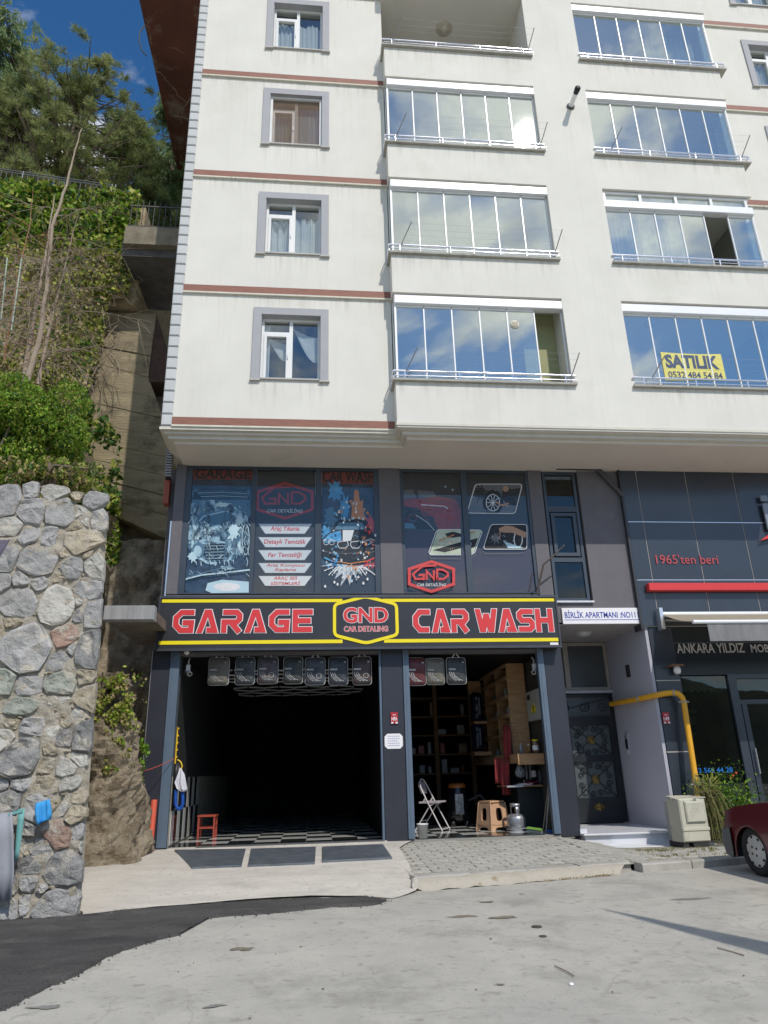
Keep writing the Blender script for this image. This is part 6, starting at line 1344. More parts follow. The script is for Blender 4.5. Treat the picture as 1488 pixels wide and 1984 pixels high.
mb = MB(); c = at(1008, 1497, 2.3); mb.lathe((c[0], 2.3, c[2]-.10), [(0, 0), (.09, .03), (.11, .10), (.07, .2), (.015, .3), (.012, .5)], 12); mb.build('hanging_bag', mat('clear bag with bottles', (.20, .22, .24), .2, var=.6, scale=18), label='knotted clear plastic bag hanging below the pine shelf', cat='bag')
for i, (px, w_) in enumerate(((1016, 3), (1023, 3))): hang(px, 1472, px+w_, 1510, 2.3, mat('grey rag', (.22, .23, .24), .9), f'narrow grey rag, {("left", "right")[i]} of the two beside the thermos', 'grey_rag', 'rag', amp=.006, sd=i)
# folding chair
def folding_chair():
    Y0 = 3.0; L_ = lambda px, py, Y: Vector(at(px, py, Y)); fl0, fr0 = L_(819, 1606, 2.95), L_(846, 1609, 2.55)
    cx = at(838, 1580, Y0)[0]; ch = thing('folding_chair', 'white metal folding chair with oval backrest in the small garage', 'chair', (cx, Y0, 0), rotz=math.radians(62), local=True)
    fm = mat('off white tube', (.60, .56, .56), .35); s = 1.13; W_ = .21*s
    for sx in (-1, 1):
        MB().tube([(sx*W_, -.24*s, 0), (sx*W_*.97, .0, .44*s), (sx*W_*.9, .13*s, .70*s), (sx*W_*.6, .165*s, .80*s)]+[], .012*s, 8).build('front_leg', fm, ch)
        MB().tube([(sx*W_*.88, .27*s, 0), (sx*W_*.88, -.02, .40*s), (sx*W_*.88, -.12*s, .455*s)], .011*s, 8).build('rear_leg', fm, ch)
        MB().tube([(sx*W_*.93, .10*s, .46*s), (sx*W_*.95, .05*s, .53*s)], .014*s, 6).build('hinge', fm, ch)
    MB().tube([(-W_*.6, .165*s, .80*s), (-W_*.3, .175*s, .835*s), (0, .178*s, .845*s), (W_*.3, .175*s, .835*s), (W_*.6, .165*s, .80*s)], .012*s, 8).build('back_frame', fm, ch)
    for y, z in ((-.225*s, .03), (.255*s, .03), (.16*s, .18)): MB().tube([(-W_*.92, y, z), (W_*.92, y, z)], .009*s, 6).build('stretcher', fm, ch)
    mb = MB(); nn = 10
    vs = [(W_*.85*(2*i/nn-1), .155*s-.03*(1-(2*i/nn-1)**2)*-1, z) for z in (.60*s, .66*s, .76*s, .81*s) for i in range(nn+1)]; vs = [(x*(1 if k//(nn+1) in (1, 2) else .8), y+(z-.7*s)*.25, z) for k, (x, y, z) in enumerate(vs)]
    mb.add(vs, [(r*(nn+1)+i, r*(nn+1)+i+1, (r+1)*(nn+1)+i+1, (r+1)*(nn+1)+i) for r in range(3) for i in range(nn)], 0, True); o = mb.build('backrest', mat('grey vinyl', (.30, .27, .28), .5), ch); o.modifiers.new('t', 'SOLIDIFY').thickness = .012
    MB().cbox(-W_*.98, W_*.98, -.20*s, .17*s, .445*s, .475*s, .012).build('seat', mat('checked grey seat', (.42, .38, .40), .6, var=.4, scale=40, rnd=.01), ch)
folding_chair()
# beige plastic stool
def plastic_stool():
    Y0 = 2.35; c = atz(958, 1609, 0); a, b, _, zt = rc(932, 1552, 985, 1609, 2.4); s0 = (b-a)/2; h = zt*1.0; tm_ = mat('beige plastic', (.56, .34, .20), .45, var=.05)
    T = thing('plastic_stool', 'beige plastic stool with oval holes in its sides in the small garage', 'stool', ((a+b)/2, 2.4+s0*.7, 0), rotz=.45, local=True); t0 = s0*.66; s1 = s0*.86
    MB().cbox(-t0, t0, -t0, t0, h-.035, h, .01).build('seat', tm_, T)
    for q in range(4):
        ang = q*math.pi/2; mb = MB(); Rz = Matrix.Rotation(ang, 3, 'Z')
        def pt(u, z, o=0): k = t0+(s1-t0)*(1-z/h); v = Rz @ Vector((u*k, -k+o, z)); return tuple(v)
        N_ = 16; z_lo, z_hi = h*.30, h*.78; hu = .42
        inner = [(hu*math.copysign(abs(math.cos(t))**.5, math.cos(t)), (z_lo+z_hi)/2+(z_hi-z_lo)/2*math.copysign(abs(math.sin(t))**.7, math.sin(t))) for t in np.linspace(0, 2*math.pi, N_+1)[:-1]]
        outer = []
        for u, z in inner:
            du, dz = u, z-(z_lo+z_hi)/2; k = 1/max(abs(du), abs(dz)/((h*.43-.03) if dz > 0 else h*.35)); 
            outer.append((du*k, min(h-.03, max(h*.19, (z_lo+z_hi)/2+dz*k))))
        vs = [pt(u, z) for u, z in inner]+[pt(u, z) for u, z in outer]+[pt(u, z, .012) for u, z in inner]
        mb.add(vs, [(i, (i+1) % N_, N_+(i+1) % N_, N_+i) for i in range(N_)]+[(i, 2*N_+i, 2*N_+(i+1) % N_, (i+1) % N_) for i in range(N_)])
        # feet with arch between
        arch = [(-1, h*.2), (1, h*.2), (1, 0), (.62, 0), (.55, h*.07), (.3, h*.11), (-.3, h*.11), (-.55, h*.07), (-.62, 0), (-1, 0)]
        k0 = len(mb.v); vs = [pt(u, z) for u, z in arch]
        mb.add(vs, [(0, 9, 8, 7), (0, 7, 6), (0, 6, 5, 1), (1, 5, 4), (1, 4, 3, 2)])
        o = mb.build('side_panel', tm_, T); so_ = o.modifiers.new('t', 'SOLIDIFY'); so_.thickness = .010
        MB().tube([pt(-1, h-.03), pt(-1, 0)], .016, 6).build('corner_leg', tm_, T)
plastic_stool()
# gas cylinder
a, b, _, zt = rc(985, 1557, 1022, 1609, 2.0); r_ = (b-a)/2; c0 = ((a+b)/2, 1.95+r_)
gc = thing('gas_cylinder', 'silver gas cylinder with collar beside the beige stool', 'gas cylinder', (c0[0], c0[1], 0), local=True); sil = mat('silver paint', (.38, .39, .42), .35, metal=.6, var=.1, rnd=.01)
h = zt*.62; MB().lathe((0, 0, 0), [(0, .04), (r_*.75, .04), (r_*.97, .10), (r_, .16), (r_, h*.72), (r_*.95, h*.85), (r_*.7, h*.97), (r_*.25, h*1.02), (0, h*1.02)], 28).build('tank', sil, gc)
MB().lathe((0, 0, 0), [(r_*.72, 0), (r_*.75, .06)], 24).build('foot_ring', sil, gc)
for t in range(3):
    mb = MB(); a0 = t*2.09+.3; vs = []
    for k in range(6): an = a0+k*.16; vs += [(r_*.52*math.cos(an), r_*.52*math.sin(an), h*.95), (r_*.52*math.cos(an), r_*.52*math.sin(an), zt-.03)]
    mb.add(vs, [(2*k, 2*k+2, 2*k+3, 2*k+1) for k in range(5)], 0, True); o = mb.build('collar_post', sil, gc); o.modifiers.new('t', 'SOLIDIFY').thickness = .008
MB().lathe((0, 0, zt-.06), [(r_*.50, 0), (r_*.54, 0), (r_*.54, .06), (r_*.50, .06), (r_*.50, 0)], 20).build('collar_ring', sil, gc); MB().tube([(0, 0, h), (0, 0, h+.1)], .02, 8).build('valve', mat('brass', (.35, .25, .1), .3, metal=.8), gc)
# vacuum cleaner, dark drum with orange top
a, b, _, zt = rc(872, 1522, 912, 1590, 3.6); cx, r_ = (a+b)/2, (b-a)/2; vc = thing('vacuum_cleaner', 'black drum vacuum cleaner with an orange lid standing behind the folding chair', 'vacuum cleaner', (cx, 3.9, 0), local=True)
MB().lathe((0, 0, 0), [(0, .12), (r_*1.0, .12), (r_*1.1, .3), (r_*1.1, zt*.7), (r_*.9, zt*.78), (r_*.8, zt*.94)], 22).build('drum', mat('glossy black', (.012, .013, .014), .2), vc); MB().lathe((0, 0, zt*.94), [(r_*.86, 0), (r_*.86, .06), (r_*.7, .09), (0, .10)], 22).build('lid', mat('dull orange', (.40, .12, .02), .4), vc)
MB().cbox(-.10, .08, -r_*1.14, -r_*1.08, zt*.30, zt*.80, .01).build('front_panel', mat('scratched steel panel', (.35, .36, .36), .3, metal=.6, var=.6, scale=12, rnd=.01), vc)
for t in range(4): MB().lathe((r_*math.cos(t*1.57+.8), r_*math.sin(t*1.57+.8), 0), [(0, 0), (.05, 0), (.05, .1), (0, .12)], 10).build('caster', blackm, vc)
MB().tube([(r_, 0, zt*.6), (r_+.25, -.1, zt*.75), (r_+.42, -.2, zt*.5), (r_+.36, -.25, .15)], .025, 8).build('suction_hose', mat('dark hose', (.06, .065, .07), .4), vc)
# dark water drums on the shelf at the back
for i, (px, py0, py1, lb) in enumerate(((925, 1342, 1396, 'upper'), (927, 1402, 1455, 'lower'))):
    a, b, z0, z1 = rc(px-13, py1, px+10, py0, 4.6); T = thing('blue_drum', f'{lb} dark blue plastic drum stacked on the shelf at the back of the small garage', 'drum', ((a+b)/2, 4.6, min(z0, z1)), group='dark blue drums', local=True); hh = abs(z1-z0); rr_ = (b-a)/2
    MB().lathe((0, 0, 0), [(0, 0), (rr_, 0), (rr_, hh*.3), (rr_*.93, hh*.33), (rr_, hh*.36), (rr_, hh*.7), (rr_*.93, hh*.73), (rr_, hh*.76), (rr_*.98, hh*.95), (rr_*.4, hh), (0, hh)], 18).build('drum', mat('dark blue plastic', (.012, .018, .035), .25, var=.3), T)
    mb = MB(); mb.box(rr_*.1, rr_*.35, -rr_-.004, -rr_+.05, hh*.2, hh*.8); mb.build('label', mat('pale label', (.15, .17, .2), .5), T)
MB().box(6.35, 6.65, 4.45, 4.9, min(at(925, 1398, 4.6)[2], 9)-.06, at(925, 1398, 4.6)[2]).build('crossboard', wood, sh)
MB().box(6.30, 6.7, 4.4, 4.9, at(927, 1457, 4.6)[2]-.08, at(927, 1457, 4.6)[2]-.0).build('crossboard', wood, sh)
MB().box(6.35, 6.65, 4.9, 4.95, at(925, 1343, 4.6)[2]-.0, 3.1).build('crossboard', wood, sh)
# bucket, brooms, mop
def bucket():
    c = atz(806, 1632, 0); T = thing('bucket', 'small white plastic bucket at the foot of the middle pillar', 'bucket', (4.60, 1.30, 0), local=True)
    MB().lathe((0, 0, 0), [(0, .0), (.075, 0), (.10, .22), (.105, .22), (.105, .235), (.095, .235), (.07, .02), (0, .02)], 18).build('pail', mat('white plastic', (.72, .72, .70), .5), T)
bucket()
for i, (p0, p1, m_, lb) in enumerate((((1052, 1610), (1065, 1503), deadw, 'long wooden broom handle leaning farthest left against the blue frame'), ((1058, 1610), (1069, 1508), mat('white painted handle', (.5, .5, .48), .5), 'white mop handle leaning in the middle against the blue frame'), ((1063, 1613), (1073, 1520), mat('brown handle', (.12, .08, .06), .6), 'short dark broom handle leaning nearest the blue frame'))):
    a, b = np.array(at(*p0, 1.75)), np.array(at(*p1, 1.5)); b[0] = min(b[0], 7.05); mb = MB(); mb.tube([tuple(a), tuple(b)], .013, 8); T = mb.build('broom_handle', m_, label=lb, cat='broom handle', group='broom handles leaning in the small garage')
mp_ = thing('floor_brush', 'floor brush with a bright green head lying at the right foot of the small opening', 'floor brush', (6.75, 1.7, 0), local=True)
a, b = atz(1038, 1611, .04), atz(1062, 1617, .04); ang = .5
o = MB().cbox(-.15, .15, -.035, .035, .03, .06, .01).build('head', mat('bright green plastic', (.17, .32, .06), .5), mp_); o.location = (-.05, -.1, .02); o.rotation_euler = (.3, .1, -.7)
o = MB().box(-.15, .15, -.03, .03, -.01, .03).build('bristles', mat('pale bristles', (.4, .42, .4), .9), mp_); o.location = (-.05, -.1, .02); o.rotation_euler = (.3, .1, -.7)
o = MB().cbox(-.08, .08, -.03, .03, 0, .05, .01).build('end_cap', mat('royal blue plastic', (.02, .09, .35), .4), mp_); o.location = (.22, -.22, 0)
MB().tube([(-.45, .35, .04), (-.1, 0, .08)], .011, 6).build('handle', alu, mp_)
# yellow gas pipe
YP_ = thing('gas_pipe', 'yellow gas pipe bending from the entrance recess down to the gas meter cabinet', 'gas pipe', (9.5, 1.0, 0)); ygm = mat('yellow gas paint', (.72, .36, .015), .45, var=.06)
def xw(px, py, X): d = ray(px, py); return CAM+d*(X-CAM[0])/d[0]
q1 = xw(1184, 1364, 9.05); q2 = xw(1240, 1354, 9.08); q3 = at(1283, 1343, 1.08); 
pts = [q1, q2, at(1272, 1347, 1.1), at(1286, 1344, 1.05), at(1304, 1342, 1.02), at(1314, 1344, 1.0), at(1321, 1350, 1.0), at(1325, 1360, 1.0), at(1330, 1395, .98), at(1340, 1460, .93), at(1349, 1520, .88), at(1353, 1545, .85)]
MB().tube([tuple(p) for p in pts], .052, 14).build('pipe', ygm, YP_)
for (i, j) in ((1, 0), (4, 1), (7, 2), (10, 3)):
    p = Vector(pts[i]); d = (Vector(pts[i+1])-Vector(pts[i-1])).normalized(); MB().tube([p-d*.015, p+d*.015], .064, 12).build('clamp', beige, YP_)
    MB().box(p.x-.1, p.x+.1, p.y-.01, p.y+.01, p.z-.012, p.z+.012).build('clamp_bar', beige, YP_)
# gas meter cabinet
cabm = mat('ivory cabinet plastic', (.50, .48, .38), .6, var=.06, scale=3, col3=(.36, .34, .27), scale3=4)
GC = thing('gas_meter_cabinet', 'ivory gas meter cabinet on the pavement under the yellow pipe', 'meter cabinet', (9.05, .3, -.2), rotz=.10, local=True)
k = .0; MB().cbox(-.25, .24, .0, .28, .08, .74, .02).build('body', cabm, GC)
MB().cbox(-.24, .26, -.06, -.001, .08, .75, .02).build('front', cabm, GC); MB().cbox(-.15, .20, -.10, -.061, .38, .71, .025).build('door', cabm, GC); MB().cbox(-.24, .26, -.075, -.061, .25, .30, .01).build('lip', cabm, GC)
MB().prism([(-.25, 0, .74), (.27, -.07, .755), (.27, .30, .78), (-.25, .30, .78)], (0, 0, .012)).build('roof', cabm, GC)
MB().box(-.06, .22, -.03, .3, -.0, .08).build('plinth', mat('dark plinth', (.03, .03, .03), .9), GC); MB().box(-.24, -.14, -.02, .4, .0, .08).build('plinth', mat('dark plinth', (.03, .03, .03)), GC)
mb = MB()
for r_ in range(5): mb.ribbon([(-.06+.03*math.sin(r_), .66-r_*.03), (.02, .655-r_*.03+.006), (.10, .66-r_*.03)], .004, lambda x, z: (x, -.1015, z))
mb.build('faded_print', mat('faded grey print', (.28, .28, .25), .7), GC); MB().tube([(.03, -.08, .75), (.05, -.1, .72), (.07, -.08, .75)], .008, 6).build('padlock', blackm, GC)
MB().box(8.90, 8.93, .62, .95, -.2, .50).build('side_board', mat('grey board', (.33, .33, .31), .8), None, label='pale grey board standing between the marble steps and the meter cabinet', cat='board')
# green mat
mb = MB(); mb.prism([(9.75, .30, zwalk(9.8, .3)+.012), (10.5, .16, zwalk(10.4, .2)+.012), (10.6, .5, zwalk(10.5, .5)+.012), (9.9, .62, zwalk(9.9, .6)+.012)], (0, 0, .012)); mb.build('green_mat', mat('green rubber mat', (.05, .16, .07), .8), label='small green mat on the pavement behind the red car', cat='mat')
# plants next to the cabinet
def potplant():
    T = thing('leafy_bush', 'green leafy bush in front of the furniture shop window', 'bush', (9.95, .75, -.15))
    P = np.random.RandomState(3).normal(size=(3200, 3))*[.28, .22, .26]+[9.95, .72, .35]; P = P[P[:, 2] > -.15]
    leafmesh('foliage', P, .05, [leaf_a, leaf_b], T, aspect=1.7, up=.6)
    mb = MB()
    for i in range(16): a = random.uniform(0, 6.28); mb.tube([(9.95, .75, -.15), (9.95+.15*math.cos(a), .75+.1*math.sin(a), .15), (9.95+.35*math.cos(a), .75+.25*math.sin(a), .55+random.uniform(-.2, .2))], .007, 4)
    mb.build('stem', mat('green stem', (.08, .11, .03), .7), T)
    T = thing('trailing_plant', 'drying trailing plant hanging behind the meter cabinet', 'plant', (9.48, .5, .5)); rs = np.random.RandomState(5); mb = MB(); lv = []
    for i in range(60):
        x, y, z = 9.42+rs.normal()*.07, .42+rs.normal()*.08, .62; dx, dy = rs.normal()*.12+.10, rs.normal()*.08-.08; pts = []
        for t in np.linspace(0, 1, 7): pts.append((x+dx*t, y+dy*t, z+.18*math.sin(t*2.2)-(.75+.2*rs.rand())*t*t)); 
        for q in pts[1:]:
            for _ in range(3): lv.append(np.array(q)+rs.normal(size=3)*.018)
        mb.tube(pts, .006, 4)
    mb.build('stem', mat('dry green stem', (.16, .15, .05), .8, var=.3), T); leafmesh('foliage', lv, .035, mat('olive leaf', (.12, .12, .03), .7, col2=(.26, .22, .08), trans=.2), T, aspect=3)
    mb = MB()
    for i in range(26):
        a = rs.uniform(0, 6.28); r_ = rs.uniform(.15, .34); c0 = (9.40+.08*rs.normal(), .45, .60); h_ = rs.uniform(.05, .30)
        p = [c0, (c0[0]+r_*.5*math.cos(a), c0[1]+r_*.3*math.sin(a), c0[2]+h_*1.1), (c0[0]+r_*math.cos(a), c0[1]+r_*.5*math.sin(a), c0[2]+h_*.7)]
        mb.tube(p, [.009, .012, .002], 4)
    mb.build('leaf_blades', mat('straw blade', (.24, .20, .08), .8, col2=(.14, .2, .05), scale=6), T)
    T = thing('spiky_plant', 'spiky light green plant with small red flowers before the shop window', 'plant', (9.75, .8, .1)); mb = MB()
    for i in range(60):
        a = rs.uniform(0, 6.28); zc_ = rs.uniform(.35, .85); l = rs.uniform(.12, .22); c0 = (9.72+.03*rs.normal(), .72, zc_); mb.tube([c0, (c0[0]+l*.6*math.cos(a), c0[1]+l*.4*math.sin(a), c0[2]+l*.55), (c0[0]+l*math.cos(a), c0[1]+l*.7*math.sin(a), c0[2]+l*.6)], [.010, .011, .002], 4)
    mb.build('leaf_blades', leaf_y, T)
    st_ = MB(); fl2 = MB()
    for (px, py) in ((1426, 1498), (1420, 1503), (1416, 1507)):
        q = at(px, py, .9); st_.tube([(9.72, .75, .7), (9.8, .8, .95), tuple(q)], .004, 4); fl2.lathe(tuple(q), [(0, -.02), (.02, -.01), (.028, .01), (0, .02)], 8)
    st_.build('flower_stem', leaf_b, T); fl2.build('flower', mat('coral red flower', (.7, .07, .04), .6), T)
    T = thing('indoor_plant', 'broad leaved plant behind the furniture shop glass', 'plant', (10.0, 1.6, 0)); mb = MB()
    for (px, py) in ((1340, 1378), (1340, 1392), (1338, 1400), (1338, 1422)):
        c = at(px, py, 1.45); mb.add([(c[0]-.09, 1.45, c[2]), (c[0]-.04, 1.44, c[2]+.045), (c[0]+.05, 1.43, c[2]+.05), (c[0]+.11, 1.42, c[2]+.0), (c[0]+.05, 1.43, c[2]-.05), (c[0]-.04, 1.44, c[2]-.045)], [(0, 1, 2, 3, 4, 5)])
    mb.tube([(9.9, 1.5, 0), (9.86, 1.48, 2.2)], .02, 6); mb.build('leaves', mat('dull green leaf', (.14, .22, .10), .5), T)
potplant()
# ================================================================== STONE WALL (left)
WY = -3.2
SW = thing('stone_wall', 'rough stone retaining wall with sandy mortar joints left of the garage', 'stone wall', (-1.5, WY, -.3))
def wtop(x): return 4.66-.17*(x+1.4)+.05*fnoise((x, 0, 3), 2)
# mortar body: bumpy front sheet + solid block behind
def xr(z): return .14-.19*(z/4.5)     # right end of the wall, slight batter
mb = MB(); nx, nz = 130, 150; vs = []; rim = {}
for j in range(nz+1):
    for i in range(nx+1):
        z = -.45+(j/nz)*(5.05); x0_ = -4.6; x = x0_+(xr(z)-x0_)*(i/nx); z = min(z, wtop(x)-.03)
        e = .012+.035*fnoise((x, z, 0), 3.2)+.035*fnoise((x, z, 7), 9)
        if i == nx: e = -.12
        vs.append((x, WY-e*.9, z))
mb.add(vs, [(j*(nx+1)+i, j*(nx+1)+i+1, (j+1)*(nx+1)+i+1, (j+1)*(nx+1)+i) for j in range(nz) for i in range(nx)], 0, True)
# right return face
vs = []; 
for j in range(nz+1):
    for i in range(15):
        y = WY+.02+i/14*.95; z = min(-.45+(j/nz)*5.05, wtop(.1)-.03); vs.append((xr(z)-.03-.40*(i/14)+.02*fnoise((y, z, 3), 3), y, z))
mb.add(vs, [(j*15+i, j*15+i+1, (j+1)*15+i+1, (j+1)*15+i) for j in range(nz) for i in range(14)], 0, True)
vs = []
for i in range(nx+1):
    x = -4.6+(xr(4.5)+4.6)*i/nx; vs += [(x, WY-.0, wtop(x)-.035), (min(x, x if x < -.3 else -.3), WY+.95, wtop(x)-.02)]
mb.add(vs, [(2*i, 2*i+2, 2*i+3, 2*i+1) for i in range(nx)], 0, True)
mb.build('mortar', mortar, SW)
# stones measured on the photograph: centre x, y, width, height, colour
ST = [(15,972,66,64,'g'),(60,955,34,40,'g'),(-60,970,70,60,'g'),(60,985,60,66,'g'),(100,957,62,26,'p'),(150,962,26,14,'t'),(176,972,56,34,'g'),(118,990,62,50,'g'),(160,990,30,22,'p'),(190,1008,34,40,'g'),(165,1008,20,30,'p'),(150,1018,40,16,'t'),(20,1018,52,40,'p'),(-50,1030,60,40,'g'),
(56,1038,44,28,'g'),(97,1042,32,40,'g'),(155,1048,108,52,'t'),(12,1080,46,56,'g'),(-50,1085,60,50,'p'),(72,1088,80,62,'g'),(128,1072,30,14,'t'),(142,1100,44,36,'g'),(182,1094,40,52,'p'),(170,1076,34,14,'t'),(6,1128,34,34,'g'),(40,1124,36,28,'g'),(76,1132,30,28,'g'),(108,1120,28,16,'t'),(-40,1130,50,30,'d'),
(34,1166,78,64,'g'),(112,1175,72,86,'p'),(170,1145,62,40,'g'),(152,1166,14,22,'p'),(152,1192,20,42,'d'),(184,1190,46,58,'g'),(-40,1180,60,60,'g'),(24,1205,66,20,'t'),(60,1256,110,96,'g'),(-2,1218,24,50,'t'),(-50,1250,60,60,'d'),(122,1232,62,50,'r'),(176,1258,60,88,'d'),(112,1280,60,34,'g'),(138,1258,16,24,'g'),
(12,1322,40,46,'v'),(-45,1320,60,44,'g'),(52,1330,54,44,'g'),(120,1323,62,40,'v'),(165,1312,36,34,'t'),(42,1365,88,36,'v'),(112,1358,36,20,'p'),(-40,1365,60,30,'t'),(168,1352,40,56,'t'),(24,1404,60,20,'t'),(60,1410,120,34,'g'),(128,1395,26,24,'t'),(118,1430,64,28,'d'),(150,1382,20,30,'p'),
(38,1466,86,94,'d'),(10,1432,44,42,'p'),(-40,1450,60,70,'g'),(160,1434,54,62,'d'),(100,1420,76,22,'p'),(96,1452,30,20,'t'),(88,1482,32,30,'t'),(132,1490,52,40,'p'),(152,1470,28,34,'p'),(40,1518,52,26,'g'),(6,1520,30,22,'g'),(86,1520,54,30,'t'),(135,1515,44,30,'p'),(150,1545,34,22,'t'),
(16,1560,56,54,'d'),(64,1570,58,60,'g'),(-40,1560,60,60,'g'),(106,1560,20,20,'t'),(120,1568,30,26,'p'),(143,1580,48,36,'t'),(48,1604,44,34,'d'),(112,1618,70,50,'r'),(148,1614,22,40,'g'),(40,1636,30,30,'d'),(80,1648,54,36,'g'),(16,1600,34,60,'g'),(-30,1640,60,60,'d'),(56,1680,52,36,'d'),(118,1682,74,62,'d'),(18,1660,36,50,'g'),(152,1640,10,28,'p'),
(54,1710,42,32,'g'),(82,1722,30,16,'g'),(16,1716,40,40,'d'),(104,1750,90,50,'g'),(46,1754,24,34,'g'),(14,1762,44,40,'g'),(-40,1740,70,80,'g')]
rs_ = np.random.RandomState(11)
stones = []
for (cx, cy, w_, h_, c) in ST:
    a = at(cx-w_/2, cy, WY-.03); b = at(cx+w_/2, cy, WY-.03); t = at(cx, cy-h_/2, WY-.03); d = at(cx, cy+h_/2, WY-.03)
    stones.append([(a[0]+b[0])/2, (t[2]+d[2])/2, (b[0]-a[0])/2*1.22, (t[2]-d[2])/2*1.22, c])
for gx_ in range(7):      # stones outside the photograph's left edge
    for gz_ in range(11):
        x = -2.35-.42*gx_+rs_.uniform(-.08, .08); z = -.1+.44*gz_+rs_.uniform(-.08, .08)
        if z < wtop(x)-.15: stones.append([x, z, rs_.uniform(.13, .23), rs_.uniform(.12, .21), rs_.choice(list('ggdptv'))])
def stone_poly(i, n=11):
    cx, cz, a, b, _ = stones[i]; out = []; ph = rs_.uniform(0, 50)
    near = [(s[0], s[1], s[2], s[3]) for k, s in enumerate(stones) if k != i and abs(s[0]-cx) < s[2]+a+.1 and abs(s[1]-cz) < s[3]+b+.1]
    for k in range(n):
        t = 2*math.pi*(k+rs_.uniform(-.3, .3))/n; c_, s_ = math.cos(t), math.sin(t); p = 4.0
        r = 1.04/((abs(c_)/a)**p+(abs(s_)/b)**p)**(1/p)
        r *= 1+.20*fnoise((c_*1.2+ph, s_*1.2, ph), 1.3, 3)+rs_.uniform(-.07, .05)
        for (x, z, a2, b2) in near:
            dx, dz = x-cx, z-cz; L_ = math.hypot(dx, dz)
            if L_ < 1e-3: continue
            ux, uz = dx/L_, dz/L_
            e1 = 1/math.hypot(ux/a, uz/b); e2 = 1/math.hypot(ux/a2, uz/b2); lim = L_*e1/(e1+e2)-.007
            dot = c_*ux+s_*uz
            if dot > .05: r = min(r, lim/dot)
        x, z = cx+r*c_, cz+r*s_
        x = min(x, xr(z)+.035)
        out.append((x, z))
    return out
nst = 0
for i, s in enumerate(stones):
    P = stone_poly(i); n = len(P); cx, cz, a, b, c = s; rad = min(a, b); dep = min(.045, .12*rad+.022)*rs_.uniform(.6, 1.5); seed = rs_.uniform(0, 99); vs = []; rings = [(1.0, .04), (.985, -dep*.75), (.86, -dep*1.0), (.5, -dep*1.0)]
    tx, tz_ = rs_.uniform(-.12, .12), rs_.uniform(-.12, .12)
    for k, y in rings:
        for (x, z) in P:
            xx, zz = cx+(x-cx)*k, cz+(z-cz)*k; e = (.030*fnoise((xx*2.2, zz*2.2, seed), 3.4, 4)+.05*rad*abs(fnoise((xx, zz, seed+4), 5)))*(1 if k < .99 else .3)
            e += rs_.uniform(-.5, .5)*dep*(.55 if k < .9 else .15)
            vs.append((xx-cx, y-e+tx*(xx-cx)+tz_*(zz-cz), zz-cz))
    vs.append((0, -dep-.03*fnoise((cx, cz, seed), 3), 0)); m_ = len(rings)
    fs = [(r*n+(q+1) % n, r*n+q, (r+1)*n+q, (r+1)*n+(q+1) % n) for r in range(m_-1) for q in range(n)]+[((m_-1)*n+(q+1) % n, (m_-1)*n+q, m_*n) for q in range(n)]
    mb = MB(); mb.add(vs, fs, 0, False); me = mesh_of(mb, 'stone', stonem[c]); place('stone', me, SW, (cx, WY, cz))
# side-face stones on the return
for j in range(11):
    for i in range(1):
        z = -.05+.42*j+rs_.uniform(-.05, .05)
        if z > 4.3: continue
        y = WY+.5; mb = MB(); n = 9; P = [(.13*math.cos(t)*rs_.uniform(.85, 1.1), .18*math.sin(t)*rs_.uniform(.85, 1.1)) for t in np.linspace(0, 6.283, n+1)[:-1]]
        vs = [(-.05, p[0], p[1]) for p in P]+[(.04, p[0]*.9, p[1]*.9) for p in P]+[(.07, 0, 0)]
        mb.add(vs, [(q, (q+1) % n, n+(q+1) % n, n+q) for q in range(n)]+[(n+q, n+(q+1) % n, 2*n) for q in range(n)])
        place('stone', mesh_of(mb, 'stone', stonem[rs_.choice(list('gdt'))]), SW, (xr(z)-.27, y, z), (0, 0, .38))
# small chips in the mortar (uncountable)
mb = MB()
for k in range(1500):
    x, z = rs_.uniform(-2.6, .08), rs_.uniform(-.28, 4.5)
    if z > wtop(x)-.08 or x > xr(z)-.03: continue
    ins = False
    for s in stones:
        if ((x-s[0])/s[2])**2+((z-s[1])/s[3])**2 < .9: ins = True; break
    if ins: continue
    r = rs_.uniform(.012, .055); n = 6; a = rs_.uniform(0, 1.5); sq_ = rs_.uniform(.35, .8)
    P = [(x+r*math.cos(t+a)*rs_.uniform(.7, 1.2), z+sq_*r*math.sin(t+a)*rs_.uniform(.7, 1.2)) for t in np.linspace(0, 6.283, n+1)[:-1]]
    yb = WY-.02; mb.add([(p[0], yb+.02, p[1]) for p in P]+[(x, yb-r*.7-.012, z)], [((q+1) % n, q, n) for q in range(n)])
mb.build('mortar_chips', stonem['t'], SW, kind='stuff')
# ---- things on the wall
drape('grey_towel', [(-40, 1582), (-40, 1630), (-38, 1690), (-36, 1745)], [(26, 1573), (29, 1620), (31, 1690), (27, 1742)], WY-.14, mat('grey terry towel', (.30, .31, .34), .95, var=.08, bump=.6, bscale=120, bdist=.005), .022, 1.5, 3, label='grey towel hung out on the stone wall at the left edge', cat='towel')
drape('blue_cloth', [(72, 1556), (70, 1566), (71, 1574), (74, 1590), (77, 1598)], [(98, 1548), (101, 1560), (102, 1575), (100, 1586), (84, 1592)], WY-.12, mat('sky blue cloth', (.045, .32, .68), .85, var=.1), .03, 1.3, 6, label='sky blue cloth hanging on the stone wall beside the grey towel', cat='cloth')
teal = mat('teal ribbon', (.16, .38, .36), .7)
T = thing('teal_strap', 'teal strap hanging down beside the grey towel', 'strap', tuple(at(35, 1660, WY-.15)))
mb = MB(); P = [at(x, y, WY-.17) for x, y in ((42, 1567), (40, 1590), (37, 1620), (34, 1650), (31, 1664))]; wd = [.035, .033, .03, .022, .014]
